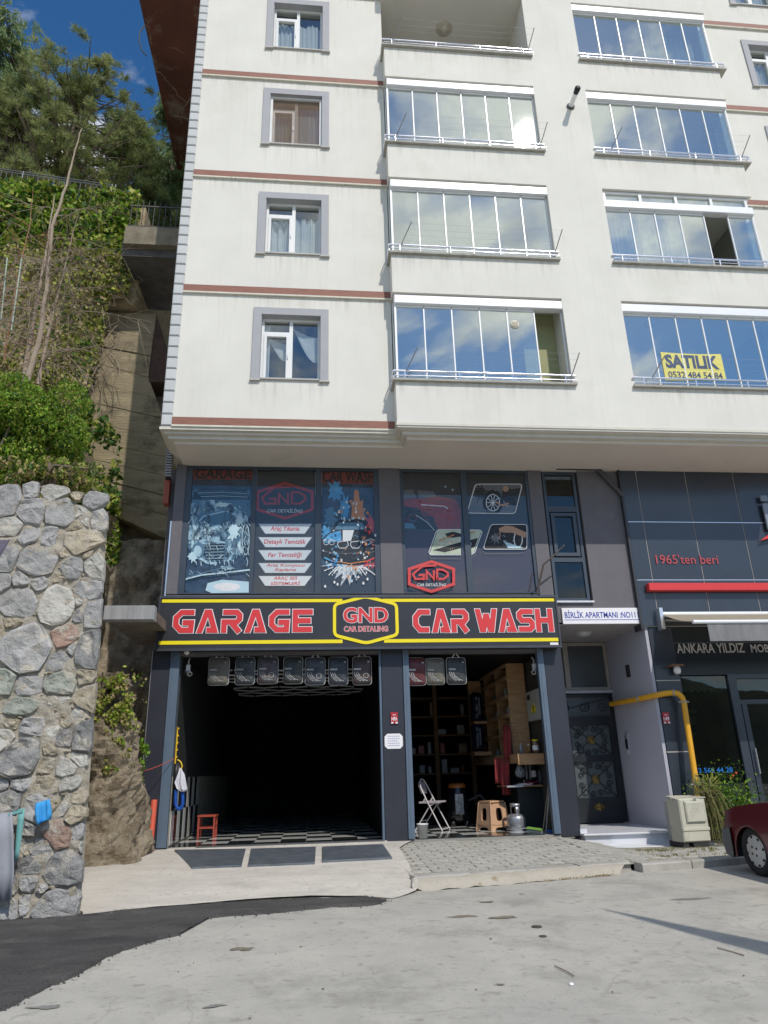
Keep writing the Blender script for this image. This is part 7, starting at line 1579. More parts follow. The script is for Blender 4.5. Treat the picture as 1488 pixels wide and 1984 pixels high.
mb.add([(p[0]+s_*w_, p[1], p[2]) for p, w_ in zip(P, wd) for s_ in (-1, 1)], [(2*i, 2*i+1, 2*i+3, 2*i+2) for i in range(4)], 0, True); o = mb.build('band', teal, T); o.modifiers.new('t', 'SOLIDIFY').thickness = .006
mb = MB(); a, b = at(16, 1577, WY-.17), at(44, 1569, WY-.19); mb.prism([(a[0], a[1], a[2]-.02), (b[0], b[1], b[2]-.025), (b[0], b[1], b[2]+.01), (a[0], a[1], a[2]+.01)], (0, .01, 0)); mb.build('cross_band', teal, T)
c = at(31, 1662, WY-.17); MB().lathe((c[0], c[1]-.005, c[2]), [(.016, 0), (.026, 0), (.026, .01), (.016, .01)], 10, axis='y').build('ring', mat('dark ring', (.03, .06, .07), .5), T)
um = thing('sunshade', 'corner of a dark purple grey sunshade at the left edge', 'sunshade', tuple(at(-60, 1060, -4.0)))
mb = MB(); a, b, c, d = at(18, 1046, -4.0), at(-60, 1050, -4.0), at(-80, 1160, -4.6), at(-30, 1130, -4.3); mb.prism([tuple(a), tuple(b), tuple(c), tuple(d)], (0, .02, .01)); mb.build('cloth', mat('purple grey canvas', (.10, .085, .12), .8), um)
MB().tube([tuple(at(-55, 1060, -4.2)), tuple(np.array(at(-55, 1060, -4.2))*np.array([1, 1, 0])+np.array([0, 0, -.33]))], .02, 8).build('pole', alu, um)
# ================================================================== ROCK, SLOPE AND OLD CONCRETE BEHIND
def blob(name, levels, Yc, ry, m, amp=.12, n=64, f=1.9, seed=0, **kw):
    """rock mound: (z, xl, xr) levels"""
    mb = MB(); vs = []; L_ = []
    for a, b in zip(levels, levels[1:]):
        k = max(1, int(abs(b[0]-a[0])/.05))
        for q in range(k): t = q/k; L_.append([a[i]+(b[i]-a[i])*t for i in range(3)])
    L_.append(levels[-1])
    for (z, xl, xr_) in L_:
        cx, rx = (xl+xr_)/2, (xr_-xl)/2
        for q in range(n):
            t = 2*math.pi*q/n; p = 3; c_, s_ = math.cos(t), math.sin(t); r = 1/((abs(c_))**p+(abs(s_))**p)**(1/p)
            x, y = cx+rx*r*c_, Yc+ry*r*s_*(.55+.45*rx/(.6)) ; e = amp*fnoise((x+seed, y, z*.8), f, 5)+amp*.35*fnoise((x, y, z+seed), f*4, 4)
            vs.append((x+e*c_, y+e*s_, z+.3*e))
    mb.add(vs, [(r*n+q, r*n+(q+1) % n, (r+1)*n+(q+1) % n, (r+1)*n+q) for r in range(len(L_)-1) for q in range(n)]+[[(len(L_)-1)*n+q for q in range(n)]], 0, False)
    return mb.build(name, m, **kw)
lv = []
for (py, xl, xr_) in ((1712, 120, 272), (1660, 130, 278), (1600, 140, 272), (1540, 150, 262), (1480, 150, 258), (1420, 160, 258), (1370, 170, 250), (1330, 185, 238), (1305, 200, 228)):
    a, b = at(xl, py, .1), at(xr_, py, .1); lv.append((max(-.3, (a[2]+b[2])/2) if py < 1700 else -.35, a[0], b[0]))
blob('rock_mound', lv, .35, .75, rockm, amp=.20, kind='structure', seed=2)
def relief(name, x0, x1, z0, z1, Y, m, amp=.4, f=.6, nx=60, nz=60, lean=0, edge=None, **kw):
    mb = MB(); vs = []
    for j in range(nz+1):
        for i in range(nx+1):
            x, z = x0+(x1-x0)*i/nx, z0+(z1-z0)*j/nz; e = amp*fnoise((x, z, Y), f, 5)+.1*amp*fnoise((x, z, Y+3), f*6)
            vs.append((x, Y-e+lean*(z-z0), z))
    mb.add(vs, [(j*(nx+1)+i, j*(nx+1)+i+1, (j+1)*(nx+1)+i+1, (j+1)*(nx+1)+i) for j in range(nz) for i in range(nx)], 0, True); return mb.build(name, m, **kw)
CYW = 5.0
relief('rock_face', -5, -.35, -.5, 7.9, CYW+.6, rockm, .55, .7, kind='structure')
relief('cave_rock', -2.1, -.2, -.5, 6.6, 3.6, rockm, .5, .9, 40, 60, lean=.18, kind='structure')
# slope terrace behind the stone wall
relief('terrace_soil', -9, -.05, 0, 1, -2.4, soil, .0, kind='structure') if False else None
mb = MB(); vs = []; nx, ny = 50, 30
for j in range(ny+1):
    for i in range(nx+1):
        x, y = -12+(11.9)*i/nx, -2.6+(CYW+.2+2.6)*j/ny; t = j/ny; z = 4.45+.5*t+.12*fnoise((x, y, 2), .8); xe = -.32-.285*(y+2.6)
        vs.append((min(x, xe) if x > xe else x, y, z))
mb.add(vs, [(j*(nx+1)+i, j*(nx+1)+i+1, (j+1)*(nx+1)+i+1, (j+1)*(nx+1)+i) for j in range(ny) for i in range(nx)], 0, True); mb.build('terrace_slope', soil, kind='structure')
# board-marked concrete buttress
CW = thing('concrete_wall', 'old board marked concrete wall between the ivy slope and the apartment block', 'concrete wall', (-2, CYW, 7))
def cw(px, py, Y=CYW): p = at(px, py, Y); return (p[0], Y, p[2])
def courses(pl, pr, n, Y, dep, nm='concrete_course'):
    """stack of board-marked lifts between a left and a right edge line (top to bottom)"""
    for i in range(n):
        t0, t1 = i/n, (i+1)/n; a0, a1 = [tuple(np.array(pl[0])*(1-t)+np.array(pl[1])*t) for t in (t0, t1)]; b0, b1 = [tuple(np.array(pr[0])*(1-t)+np.array(pr[1])*t) for t in (t0, t1)]
        off = random.uniform(-.03, .03); q = [cw(*a1), cw(*b1), cw(*b0), cw(*a0)]; q = [(p[0], Y+off, p[2]+(.004 if k < 2 else -.004)) for k, p in enumerate(q)]
        MB().prism(q, (0, dep, 0)).build(nm, concrete, CW, bevel=.012)
courses(((186, 603), (174, 700)), ((303, 608), (287, 730)), 3, CYW, 1.0)
courses(((174, 700), (160, 815)), ((287, 730), (330, 850)), 3, CYW, 1.0)
courses(((160, 815), (200, 965)), ((335, 850), (330, 1000)), 4, CYW, 1.0)
courses(((200, 965), (205, 990)), ((330, 1000), (330, 1048)), 1, CYW, 1.0)
courses(((200, 985), (203, 1180)), ((226, 985), (224, 1180)), 4, CYW+.02, .8)
MB().prism([cw(300, 690, CYW+.8), cw(345, 735, CYW+.8), cw(345, 850, CYW+.8), cw(290, 850, CYW+.8)], (0, .6, 0)).build('rear_block', concrete2, CW)
MB().prism([cw(303, 610, CYW+.02), cw(328, 690, CYW+.02), cw(328, 740, CYW+.02), cw(288, 740, CYW+.02)], (0, .9, 0)).build('rear_block', mat('shaded side brown concrete', (.07, .04, .03), .9, var=.3), CW)  # second block stands for the pillar's shaded right side, shade put into its colour
# bridge slab to the upper street
BS = thing('footbridge', 'concrete footbridge slab with iron railing high between slope and apartment block', 'footbridge', (-1.3, 4, 14))
MB().box(-2.42, -.22, 3.5, 3.7, 14.38, 14.95).build('edge_beam', mat('mottled brown concrete', (.13, .11, .08), .9, col2=(.24, .21, .15), scale=3, bump=.5, bscale=14), BS); MB().box(-2.5, -.22, 3.7, 6.05, 14.14, 14.85).build('deck', mat('dark concrete underside', (.09, .085, .08), .9, var=.3), BS)  # edge beam colour varies between darker and lighter brown
rlm = mat('dark iron railing', (.07, .065, .06), .6, metal=.3)
ir = thing('iron_railing', 'dark iron railing with spiked bars on the footbridge', 'railing', (-1.3, 3.6, 14.95)); MB().box(-2.4, -.22, 3.58, 3.62, 15.70, 15.74).box(-2.4, -.22, 3.58, 3.62, 15.03, 15.06).build('rail', rlm, ir)
for i in range(14): x = -2.35+i*.15; MB().tube([(x, 3.6, 14.9), (x, 3.6, 15.82), (x, 3.6, 15.95)], [.013, .013, .002], 5).build('bar', rlm, ir)
# retaining slope with ivy
mb = MB(); vs = []; nx, nz = 70, 80; HY = 4.4
def hill(x, z): return HY+.10*(z-10)*.4+.35*fnoise((x, z, 1), .5, 4)
def htop(x): return 16.75+.10*math.sin(x*1.3)+max(0, (-x-3.6))*.16+.15*fnoise((x, 1, 1), 1.2)
def hright(z): return -2.55 if z > 13.4 else (-3.05-.06*(13.4-z))
for j in range(nz+1):
    for i in range(nx+1):
        t = j/nz; x = -13+(hright(5+11.7*t)+13)*i/nx; z = 4.6+(htop(x)-4.6)*t; vs.append((x, hill(x, z), z))
mb.add(vs, [(j*(nx+1)+i, j*(nx+1)+i+1, (j+1)*(nx+1)+i+1, (j+1)*(nx+1)+i) for j in range(nz) for i in range(nx)], 0, True); mb.build('slope_face', soil, kind='structure')
MB().box(-30, -2.3, 4.7, 40, 13.35, 16.7).build('upper_ground', soil, kind='structure')
MB().box(-2.3, 12, 12.5, 40, 13.5, 14.4).build('upper_street', roadm, kind='structure')
rs = np.random.RandomState(21); C1, C2, C3 = [], [], []
for k in range(60000):
    x, z = rs.uniform(-9, -2.2), rs.uniform(5.5, 17.4)
    if z > htop(x)+.25 or x > hright(z)+.18: continue
    t = (z-5)/12; d = fnoise((x, z, 9), .55, 4)
    dens = .97 if z > 15.2+.8*d else (.52+1.0*d if z > 11 else .36+.9*d)
    if x > hright(z)-.9: dens += .35
    if rs.rand() > dens: continue
    p = (x, hill(x, z)-.05-abs(rs.normal())*.14, z); (C1 if z > 14.8+d else C2).append(p)
leafmesh('ivy', C1, .13, [leaf_y, leaf_b, leaf_a], label=None, cat=None, aspect=1.3, up=.4, kind='stuff')
leafmesh('ivy', C2, .10, [leaf_y, leaf_b, leaf_y, leaf_dry, leaf_y], aspect=1.3, up=.2, kind='stuff')
# bare ivy stems / dry grass on the slope
mb = MB()
for k in range(520):
    x, z = rs.uniform(-8.5, -2.6), rs.uniform(6, 15.5); P = []; a = rs.uniform(-1, 1)
    for q in range(5): P.append((x, hill(x, z)-.06-.05*q*rs.rand(), z)); x += .22*a+rs.normal()*.08; z -= .22+rs.normal()*.1
    mb.tube(P, .009, 3)
mb.build('dry_stems', deadw, kind='stuff')
# ivy beside and on the concrete wall, gap, rock mound
def leafpatch(name, px0, py0, px1, py1, Y, n, size, m, dens=.0, blobf=.03, spread=.15, **kw):
    P = []
    for k in range(n):
        px, py = rs.uniform(px0, px1), rs.uniform(py0, py1)
        if fnoise((px, py, Y*3), blobf, 3) < dens: continue
        p = at(px, py, Y); P.append((p[0], p[1]+rs.normal()*spread, p[2]))
    return leafmesh(name, P, size, m, kind='stuff', **kw)
leafpatch('ivy', 150, 780, 232, 985, 3.9, 1500, .14, [leaf_b, leaf_b, leaf_y], -.02, .035)
leafpatch('ivy', 148, 660, 180, 830, 4.6, 700, .13, [leaf_b, leaf_a], -.1, .03)
leafpatch('ivy', 202, 955, 232, 1100, 4.6, 900, .12, [leaf_a, leaf_b, leaf_y], -.12, .04)
def mound_leaves():
    P = []
    for k in range(9000):
        py = rs.uniform(1290, 1500); xc = 215+10*math.sin(py*.02); px = rs.normal(xc, 20)
        if fnoise((px, py, 2), .035, 3) < -.05+(.22 if py > 1440 else 0): continue
        p = at(px, py, -.25+rs.uniform(-.1, .25)); P.append(tuple(p))
    leafmesh('ivy', P, .05, [leaf_a, leaf_y, leaf_y, leaf_dry], kind='stuff', aspect=1.3)
mound_leaves()
T = thing('creeper', 'thin green creeper hanging beside the left navy pillar', 'creeper', tuple(at(280, 1440, .6))); mb = MB(); P = [tuple(at(x, y, .6)) for x, y in ((262, 1438), (275, 1442), (283, 1455), (276, 1490), (272, 1530))]; mb.tube(P, .006, 5); mb.build('stem', mat('green stem', (.08, .11, .03)), T)
lv = []
for k in range(150): i = rs.randint(0, 4); t = rs.rand(); p = np.array(P[i])*(1-t)+np.array(P[i+1])*t; lv.append(p+rs.normal(size=3)*.035)
leafmesh('leaves', lv, .06, leaf_a, T, aspect=1.2)
# grey lintel slab across the gap and brick behind
lx = thing('gap_lintel', 'weathered grey concrete beam bridging the gap between stone wall and garage', 'concrete beam', (-.4, -.1, 3.3))
lm = mat('weathered bluish concrete', (.24, .24, .245), .9, col2=(.37, .37, .37), scale=3, stretch=(3, 1, .3), bump=.4, bscale=12, col3=(.34, .28, .16), scale3=2.5, thr3=(.6, .7))
z1, z0 = at(255, 1173, -.2)[2], at(255, 1201, -.2)[2]
MB().cbox(-.80, .02, -.2, .0, z0, z1, .012).build('beam', lm, lx); MB().box(-.80, .0, .0, 2.4, z0+.03, z1-.04).build('slab', mat('brown slab underside', (.16, .13, .10), .9, var=.3), lx)
MB().cbox(at(317, 950, 1.3)[0], at(328, 950, 1.3)[0], 1.3, 1.5, at(322, 975, 1.3)[2], at(322, 928, 1.3)[2], .01).build('red_wall_strip', mat('faded red panel', (.30, .08, .05), .7), None, label='narrow faded red panel on the side of the building behind the left pillar', cat='panel')
# louvre / vent on the side
LV = thing('louvre_vent', 'grey louvred vent box high on the corner beside the shop windows', 'vent', tuple(at(327, 900, 1.1)))
x0, x1, z0, z1 = rc(321, 925, 333, 870, 1.1)
for i in range(11): z = z0+(z1-z0)*i/11; MB().box(x0, x1, 1.08, 1.2, z, z+(z1-z0)/22).build('slat', mat('grey slat', (.3, .3, .31), .5), LV)
MB().box(x0+.01, x1-.01, 1.12, 1.24, z0, z1).build('housing', blackm, LV)
# ---------------------------------------------------------------- fence on the upper edge
fn = thing('metal_fence', 'thin grey metal fence on top of the ivy covered slope', 'fence', (-5, 4.7, 16.9)); fgm = mat('grey galvanised fence', (.16, .17, .18), .5, metal=.4)
def fpt(x, h): return (x, 4.75, 17.0+(-x-3.3)*.12+h)
for h in (.52, .44, .0): MB().tube([fpt(-12, h), fpt(-3.35, h)], .018, 5).build('rail', fgm, fn)
for i in range(59): x = -3.35-.15*i; MB().tube([fpt(x, 0), fpt(x, .44)], .008, 4).build('bar', fgm, fn)
for x in (-3.35, -3.25, -4.6, -5.9, -7.2, -8.5): MB().tube([fpt(x, -.6), fpt(x, .54)], .024, 6).build('post', fgm, fn)
# ---------------------------------------------------------------- saplings (dead)
def sapling(name, path, r0, label, seed, branches, Y, tipcol=deadw):
    R_ = np.random.RandomState(seed); P = [np.array(at(x, y, Y+dy)) for x, y, dy in path]; T = thing(name, label, 'tree', tuple(P[0])); Q = []
    for a, b in zip(P, P[1:]):
        for t in np.linspace(0, 1, 6)[:-1]: Q.append(a*(1-t)+b*t+R_.normal(size=3)*.006)
    Q.append(P[-1]); n = len(Q); MB().tube([tuple(q) for q in Q], [r0*(1-.85*i/n) for i in range(n)], 8).build('trunk', tipcol, T)
    mb = MB()
    for k in range(branches):
        i = int(n*R_.uniform(.08, .66)); p = Q[i].copy(); a = R_.uniform(-.4, 3.5); L_ = R_.uniform(.9, 2.6)*(1-.5*i/n); d = np.array([math.cos(a), R_.uniform(-.7, .2), R_.uniform(-.05, .4)]); B_ = [p.copy()]; m_ = 9
        for q in range(m_): p = p+d*L_/m_; d[2] -= .07; d += R_.normal(size=3)*.09; B_.append(p.copy())
        mb.tube([tuple(b) for b in B_], [.013*(1-.8*q/m_) for q in range(m_+1)], 4)
        for s_ in range(9):
            j = R_.randint(2, m_); p2 = B_[j].copy(); d2 = d+R_.normal(size=3)*.7; d2[2] -= .2; C_ = [p2.copy()]
            for q in range(4): p2 = p2+d2*.11*R_.uniform(.6, 1.4); d2[2] -= .12; C_.append(p2.copy())
            mb.tube([tuple(c) for c in C_], [.005, .0045, .004, .003, .002], 3, cap=False)
    mb.build('branches', tipcol, T)
sapling('dead_tree', [(52, 745, 0), (78, 650, .1), (90, 560, .1), (102, 440, .1), (128, 360, .1), (143, 300, .1), (158, 250, .1)], .062, 'tall dead sapling with a bleached bare top standing before the ivy slope', 3, 26, 1.0)
sapling('dead_tree', [(44, 750, 0), (62, 640, .1), (80, 540, .1), (92, 470, .2), (105, 380, .2)], .06, 'thinner dead sapling just left of the tall bleached one', 5, 16, 1.4)
sapling('dead_tree', [(74, 745, 0), (90, 660, .1), (112, 570, .1), (130, 500, .2), (150, 420, .2)], .042, 'dead sapling leaning right of the tall bleached one', 9, 22, 1.2)
sapling('dead_tree', [(8, 700, 0), (30, 560, .1), (58, 440, .1), (64, 365, .2)], .022, 'thin reddish dead stem at the left before the ivy slope', 12, 8, 1.6, mat('reddish stem', (.30, .14, .08), .8))
for k, (a, b, lb) in enumerate((((2, 620), (14, 500), 'pale green plastic rod leaning nearest the left edge'), ((22, 640), (42, 500), 'pale green plastic rod leaning second from the left edge'))):
    MB().tube([tuple(at(*a, .8)), tuple(at(*b, .9))], .016, 6).build('plastic_rod', mat('pale green rod', (.32, .40, .33), .5), label=lb, cat='rod', group='pale green rods before the slope')
# ---------------------------------------------------------------- big bright bush behind the stone wall
def bush(name, label, c, rad, n, size, mats_, seed, aspect=2.4, cat='bush', stems=18):
    T = thing(name, label, cat, (c[0], c[1], c[2]-rad[2])); R_ = np.random.RandomState(seed); P = []
    cl = [(R_.normal(size=3)*.42)*np.array(rad)+np.array(c) for _ in range(int(34))]
    for k in range(n):
        q = cl[R_.randint(len(cl))]; d = R_.normal(size=3); d /= np.linalg.norm(d); r = R_.uniform(.75, 1.05)*min(rad)*.42; p = q+d*r
        P.append(p)
    P = np.array(P); P = P[P[:, 2] > c[2]-rad[2]-.1]; 
    leafmesh('foliage', P, size, mats_, T, aspect=aspect, up=.7); mb = MB()
    for k in range(stems):
        q = cl[R_.randint(len(cl))]; b0 = np.array((c[0]+R_.normal()*.2, c[1], c[2]-rad[2])); m_ = (b0+q)/2+R_.normal(size=3)*.1; mb.tube([tuple(b0), tuple(m_), tuple(q)], [.03, .02, .008], 5)
    mb.build('stems', bark, T); return T
bush('green_bush', 'large bright green bush behind the top of the stone wall', tuple(at(45, 850, -1.5)+np.array([-.30, 0, .1])), (.92, .8, .92), 52000, .060, [leaf_a, leaf_a, leaf_y, leaf_b], 4)
bush('green_bush', 'bright green bush at the left edge behind the stone wall', tuple(at(-40, 800, -1.4)+np.array([-.4, 0, .15])), (.9, .8, 1.15), 26000, .060, [leaf_a, leaf_a, leaf_b], 6)
bush('low_shrub', 'low shrub with yellowing leaves just above the right end of the stone wall', tuple(at(135, 935, -2.2)), (.42, .3, .2), 2600, .065, [leaf_a, leaf_y, leaf_dry], 8, stems=8)
bush('low_shrub', 'low dry shrub in the shade under the large bright green bush', tuple(at(75, 925, -2.3)), (.8, .3, .22), 2600, .08, [leaf_b, leaf_dry, leaf_y], 10, stems=8)
# ---------------------------------------------------------------- trees on the upper ground
def pine(label, base, h, crown, seed, mats_, ntuft, kind='pine', name='pine_tree', lean=0, gap=.03, nlen=.27):
    T = thing(name, label, 'tree', base); R_ = np.random.RandomState(seed); b = np.array(base, float); Q = []
    for t in np.linspace(0, .86, 12): Q.append(b+np.array([lean*t*h+.15*math.sin(t*5+seed), 0, t*h]))
    MB().tube([tuple(q) for q in Q], [.22*(h/9)*(1-.85*i/11) for i in range(12)], 8).build('trunk', bark, T); mbb = MB(); tips = []
    for k in range(150 if kind == 'pine' else 170):
        t = R_.uniform(.16, .98) if kind == 'pine' else R_.uniform(.04, .98); p0 = b+np.array([lean*t*h+.15*math.sin(t*5+seed), 0, t*h]); a = R_.uniform(0, 6.283)
        prof = crown(t); L_ = prof*R_.uniform(.65, 1.08); up_ = .25 if kind == 'pine' else -.35; d = np.array([math.cos(a), math.sin(a), up_*R_.uniform(.3, 1.2)]); pts = [p0]; m_ = 6
        for q in range(m_): d[2] += (.06 if kind == 'pine' else -.03); pts.append(pts[-1]+d*L_/m_+R_.normal(size=3)*.03)
        mbb.tube([tuple(q) for q in pts], [.045*(1-.8*q/m_) for q in range(m_+1)], 4)
        for q in range(2, m_+1):
            for s_ in range(3): tips.append((pts[q]+R_.normal(size=3)*np.array([.28, .28, .16]), d))
    mbb.build('branches', bark, T); V, F = [], []; tips = [tips[i] for i in R_.permutation(len(tips))[:ntuft]]
    P, D = [], []
    for p, d in tips:
        if fnoise(tuple(p), .8, 3) < gap: continue
        if kind == 'pine':
            n = 60; dd = R_.normal(size=(n, 3)); dd[:, 2] = np.abs(dd[:, 2])*.9+.15; dd /= np.linalg.norm(dd, axis=1)[:, None]; P.append(p+dd*nlen*.5); D.append(dd)
        else:
            n = 30; u = R_.rand(n)[:, None]*.7; dd = np.array([d[0]*.5, d[1]*.5, -1.0])+R_.normal(size=(n, 3))*.35; dd /= np.linalg.norm(dd, axis=1)[:, None]; P.append(p+np.array([d[0], d[1], -.4])*u*.5+R_.normal(size=(n, 3))*.07-np.array([0, 0, 1])*u*.35); D.append(dd)
    P = np.concatenate(P); D = np.concatenate(D); n = len(P); A_ = R_.normal(size=(n, 3)); U = np.cross(D, A_); U /= np.linalg.norm(U, axis=1)[:, None]; l = nlen*R_.uniform(.55, 1.35, n)[:, None]; w_ = .0125 if kind == 'pine' else .022
    V = np.stack([P-D*l*.5, P+U*w_, P+D*l*.5, P-U*w_], 1).reshape(-1, 3)-np.array(_org(T)); me = bpy.data.meshes.new('crown'); me.vertices.add(4*n); me.vertices.foreach_set('co', V.ravel()); me.loops.add(4*n); me.loops.foreach_set('vertex_index', np.arange(4*n)); me.polygons.add(n); me.polygons.foreach_set('loop_start', np.arange(0, 4*n, 4))
    for m_ in mats_: me.materials.append(m_)
    me.polygons.foreach_set('material_index', R_.randint(0, len(mats_), n)); me.update(calc_edges=True); o = bpy.data.objects.new('crown', me); sc.collection.objects.link(o); o.parent = T
def tb(px, py, Y, dz=0): p = at(px, py, Y); return (p[0], Y, p[2]+dz)
TYp = 8.0; b0 = tb(122, 350, TYp); top = at(150, 92, TYp)[2]-1.6
pine('tall pine tree with a rounded crown in the middle of the upper slope', (b0[0], TYp, 16.2), top-16.2, lambda t: 2.9*math.sin(min(1, (1-t)*1.45+.12)*1.5708)**.8+.35, 3, [needle_a, needle_a, needle_b], 2300)
b1 = tb(25, 350, 7.2); pine('pine tree filling the left edge of the upper slope', (b1[0]-.4, 7.2, 16.6), at(40, 130, 7.2)[2]-18.6, lambda t: 2.3*(1-t)**.5+.3, 8, [needle_a, needle_b], 2000)
b2 = tb(235, 380, 9.5); pine('lower pine tree between the tall pine and the cedar', (b2[0], 9.5, 15.4), at(235, 215, 9.5)[2]-16.3, lambda t: 2.2*(1-t)**.55+.3, 14, [needle_a, needle_a, cedar_n], 1800)
b3 = tb(318, 400, 11); pine('slender drooping cedar tree beside the apartment block', (b3[0]+.1, 11, 14.4), at(300, 138, 11)[2]-14.9, lambda t: 2.1*(1-t)**.85+.25, 22, [cedar_n, cedar_n, needle_b], 1900, kind='cedar', name='cedar_tree', gap=-.2, nlen=.30)
b4 = tb(-60, 350, 8.5); pine('dark cedar tree reaching in at the upper left edge', (b4[0], 8.5, 16.6), at(-60, -10, 8.5)[2]-16.6, lambda t: 2.2*(1-t)**.6+.3, 31, [needle_b, cedar_n], 1500, kind='cedar', name='cedar_tree', gap=-.1, nlen=.32)
b5 = tb(270, 400, 9); pine('short young pine tree just behind the footbridge railing', (b5[0], 8.6, 14.9), 1.9, lambda t: 1.2*(1-t)**.5+.2, 40, [needle_b, cedar_n], 420)
# ================================================================== CAR
def car():
    p = atroad(1472, 1699); ang = math.radians(19); zg = zroad(p[0], p[1])
    T = thing('red_car', 'dark red saloon car with pale hubcap parked nose to the kerb at the right edge', 'car', (p[0]+.02, p[1]+.02, zg), rotz=math.radians(-87), local=True)
    s = 1.0; paint = mat('dark red car paint', (.105, .014, .018), .32, var=.08, scale=1, coat=.6, spec=.5, rnd=.01); grey = mat('grey bumper plastic', (.10, .105, .11), .55, var=.1, rnd=.01); tyre = mat('tyre rubber', (.02, .02, .02), .85, var=.3, rnd=.01); hub = mat('pale hubcap', (.50, .49, .47), .45, var=.06, rnd=.01); cg = mat('dark car glass', (.02, .025, .03), .06, spec=.8)
    # side profile sections along the width: x from rear (-.72) to front (3.35)
    wb = 2.45; xs = [-.60, -.58, -.54, -.2, .25, .75, 1.5, 2.4, 3.0, 3.22, 3.26]; ztop = [.54, .68, .76, .83, .88, .90, .88, .88, .86, .80, .55]; zbot = [.46, .44, .43, .30, .30, .24, .22, .24, .30, .34, .40]
    W0 = 1.60; rA = .335
    def wz(x, cx):      # wheel arch height
        d = abs(x-cx); return math.sqrt(max(0, rA*rA-d*d))+.26 if d < rA else None
    X = sorted(set(list(np.linspace(-.60, 3.26, 60))+[cx+rA*math.cos(t) for cx in (0, wb) for t in np.linspace(0, math.pi, 15)]))
    def side(yo, sgn):
        mb = MB(); vs = []; nl = 7
        for x in X:
            zt = np.interp(x, xs, ztop); zb = np.interp(x, xs, zbot)
            for cx in (0, wb):
                q = wz(x, cx)
                if q: zb = max(zb, q)
            taper = .10*max(0, (-x-.3)/.4)**2+.12*max(0, (x-2.7)/.6)**2
            for i in range(nl):
                t = i/(nl-1); z = zb+(zt-zb)*t; bulge = .045*math.sin(min(1, (z-.2)/.6)*math.pi)-.05*max(0, (z-.72)/.2)**2
                vs.append((x, yo+sgn*(-bulge+taper), z))
        mb.add(vs, [(k*nl+i, (k+1)*nl+i, (k+1)*nl+i+1, k*nl+i+1) for k in range(len(X)-1) for i in range(nl-1)], 0, True); return mb
    body = side(-.02, 1); o2 = side(W0+.02, -1); body.add(o2.v, [f[::-1] for f in o2.f], 0, True)
    def yend(x): return .10*max(0, (-x-.3)/.4)**2+.12*max(0, (x-2.7)/.6)**2
    top = MB(); vs = []
    for x in X: zt = np.interp(x, xs, ztop); e = yend(x); vs += [(x, -.02+e+.05, zt-.0), (x, .3, zt+.03), (x, W0/2, zt+.04), (x, W0-.3, zt+.03), (x, W0-.03-e, zt)]
    body.add(vs, [(k*5+i, (k+1)*5+i, (k+1)*5+i+1, k*5+i+1) for k in range(len(X)-1) for i in range(4)], 0, True)
    body.add([(-.60, .12, .44), (-.60, W0-.12, .44), (-.60, W0-.12, .56), (-.60, .12, .56), (-.57, W0-.12, .70), (-.57, .12, .70)], [(0, 1, 2, 3), (3, 2, 4, 5)]); body.add([(3.26, .1, .3), (3.26, W0-.1, .3), (3.26, W0-.1, .6), (3.26, .1, .6)], [(0, 1, 2, 3)])
    body.build('body', paint, T)
    mb = MB()
    for cx in (0, wb):
        arc = [(cx+(rA+.005)*math.cos(t), -.05, .26+(rA+.005)*math.sin(t)) for t in np.linspace(0, math.pi, 16)]; mb.tube([(arc[0][0], -.05, .2)]+arc+[(arc[-1][0], -.05, .2)], .018, 6)
    mb.build('arch_lip', paint, T)
    cab = MB(); cr = [(.35, .88), (.85, 1.30), (1.9, 1.32), (2.5, .86)]; cab.prism([(x, .14 if z > 1 else .05, z) for x, z in cr], (0, .001, 0)); 
    cab = MB(); vs = [(x, .20 if z > 1 else .06, z) for x, z in cr]+[(x, W0-(.20 if z > 1 else .06), z) for x, z in cr]; cab.add(vs, [(0, 1, 2, 3), (7, 6, 5, 4), (0, 4, 5, 1), (2, 6, 7, 3)]); cab.build('window_glass', cg, T)
    MB().add([(.83, .2, 1.31), (1.92, .2, 1.33), (1.92, W0-.2, 1.33), (.83, W0-.2, 1.31), (.87, .24, 1.35), (1.88, .24, 1.37), (1.88, W0-.24, 1.37), (.87, W0-.24, 1.35)], [(0, 1, 5, 4), (1, 2, 6, 5), (2, 3, 7, 6), (3, 0, 4, 7), (4, 5, 6, 7)]).build('roof', paint, T)
    bp = MB(); prof = [(-.60, .55), (-.67, .52), (-.69, .38), (-.65, .22), (-.52, .18)]; ys = [-.075, .02, W0-.02, W0+.075]
    for (ya, yb) in ((.0, W0),):
        vs = []
        for (x, z) in prof: vs += [(x+.16, -.095, z), (x+.05, -.04, z), (x, .10, z), (x, W0-.10, z), (x+.05, W0+.04, z), (x+.16, W0+.095, z)]
        bp.add(vs, [(k*6+i, k*6+i+1, (k+1)*6+i+1, (k+1)*6+i) for k in range(4) for i in range(5)], 0, True)
    bp.add([(-.44, -.095, .55), (-.335, -.10, .56), (-.335, -.10, .24), (-.37, -.095, .18), (-.49, -.095, .22), (-.53, -.095, .38), (-.51, -.095, .52)], [(0, 1, 2, 3, 4, 5, 6)]); bp.add([(-.44, -.095, .55), (-.335, -.10, .56), (-.335, .06, .565), (-.5, .06, .555)], [(0, 1, 2, 3)]); bp.build('front_bumper', grey, T)
    MB().cbox(-.59, -.50, .045, .42, .565, .70, .01).build('headlight', mat('headlight glass', (.6, .6, .58), .15), T); MB().cbox(-.59, -.50, W0-.42, W0-.045, .565, .70, .01).build('headlight', mat('headlight glass', (.6, .6, .58)), T)
    MB().box(-.45, 2.9, .24, W0-.24, .16, .55).build('underbody', blackm, T)
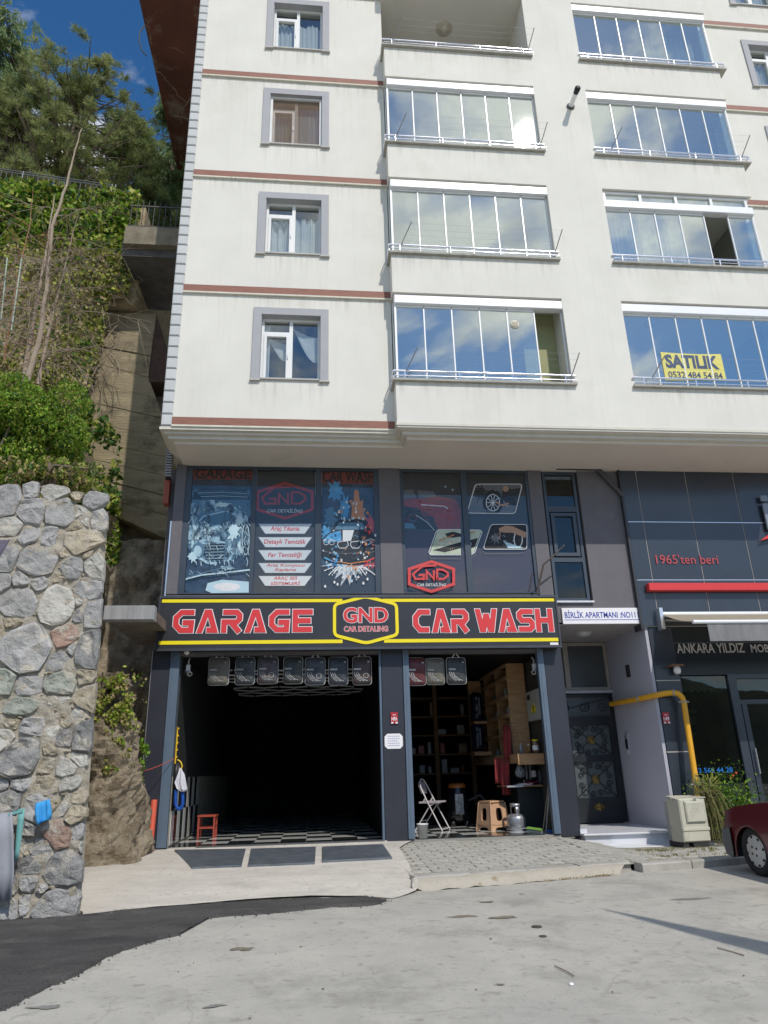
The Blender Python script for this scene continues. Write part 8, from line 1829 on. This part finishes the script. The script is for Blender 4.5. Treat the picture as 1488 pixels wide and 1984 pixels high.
    for cx in (0, wb):
        for (y0, sg) in ((0.0, 1), (W0, -1)):
            w_ = MB(); R0 = .295; w_.lathe((cx, y0, R0), [(R0*.66, sg*.0), (R0*.90, sg*-.012), (R0*.98, sg*.01), (R0, sg*.035), (R0, sg*.15), (R0*.95, sg*.175), (R0*.6, sg*.175)], 36, axis='y'); W_ = w_.build('wheel', tyre, T)
            hb_ = MB(); hb_.lathe((cx, y0, R0), [(0, sg*-.014), (R0*.26, sg*-.014), (R0*.32, sg*-.004), (R0*.5, sg*-.002), (R0*.62, sg*.006), (R0*.67, sg*.012), (R0*.67, sg*.04)], 36, axis='y'); H_ = hb_.build('hubcap', hub, W_)
            hl = MB()
            for q in range(8): a = q*math.pi/4+.2; hl.lathe((cx+R0*.57*math.cos(a), y0-sg*.002, R0+R0*.57*math.sin(a)), [(0, -sg*.006), (R0*.055, -sg*.006), (R0*.055, sg*.01)], 8, axis='y')
            for q in range(4): a = q*math.pi/2+.6; hl.lathe((cx+R0*.20*math.cos(a), y0-sg*.014, R0+R0*.20*math.sin(a)), [(0, -sg*.006), (R0*.05, -sg*.006), (R0*.05, sg*.01)], 8, axis='y')
            hl.build('hub_hole', blackm, W_)
car()

# ================================================================== ACROSS THE STREET (behind the camera, seen only in reflections and as shadow)
mb = MB(); vs = []; nx, nz = 60, 8
for j in range(nz+1):
    for i in range(nx+1):
        a = math.pi*(1.0+i/nx); t = j/nz; R0 = 62+25*t; x, y = 2+R0*math.cos(a)*1.3, -6+R0*math.sin(a); vs.append((x, y, -2.5+t*(13+5*fnoise((x*.05, y*.05, 0), 1, 4))))
mb.add(vs, [(j*(nx+1)+i, j*(nx+1)+i+1, (j+1)*(nx+1)+i+1, (j+1)*(nx+1)+i) for j in range(nz) for i in range(nx)], 0, True)
mb.build('opposite_hillside', mat('wooded hillside', (.03, .045, .02), .95, col2=(.09, .11, .05), scale=.25, bump=.6, bscale=.6, bdist=1.0, col3=(.22, .2, .16), scale3=.06, thr3=(.6, .7)), kind='structure')
SP = thing('shadow_post', 'tapering grey shadow post added unseen outside the right edge to cast a wedge shadow on the road', 'shadow post', (8.25, -10.35, -.45))  # unseen post, added and tapered to throw the wedge shadow on the road
MB().tube([(8.25, -10.35, -.45), (8.25, -10.35, 4.2), (8.25, -10.35, 6.9)], [.26, .24, .012], 12).build('pole', mat('grey post', (.2, .2, .2), .6), SP); MB().tube([(8.25, -10.35, -.46), (8.25, -10.35, -.2)], .22, 12).build('base', concrete2, SP)
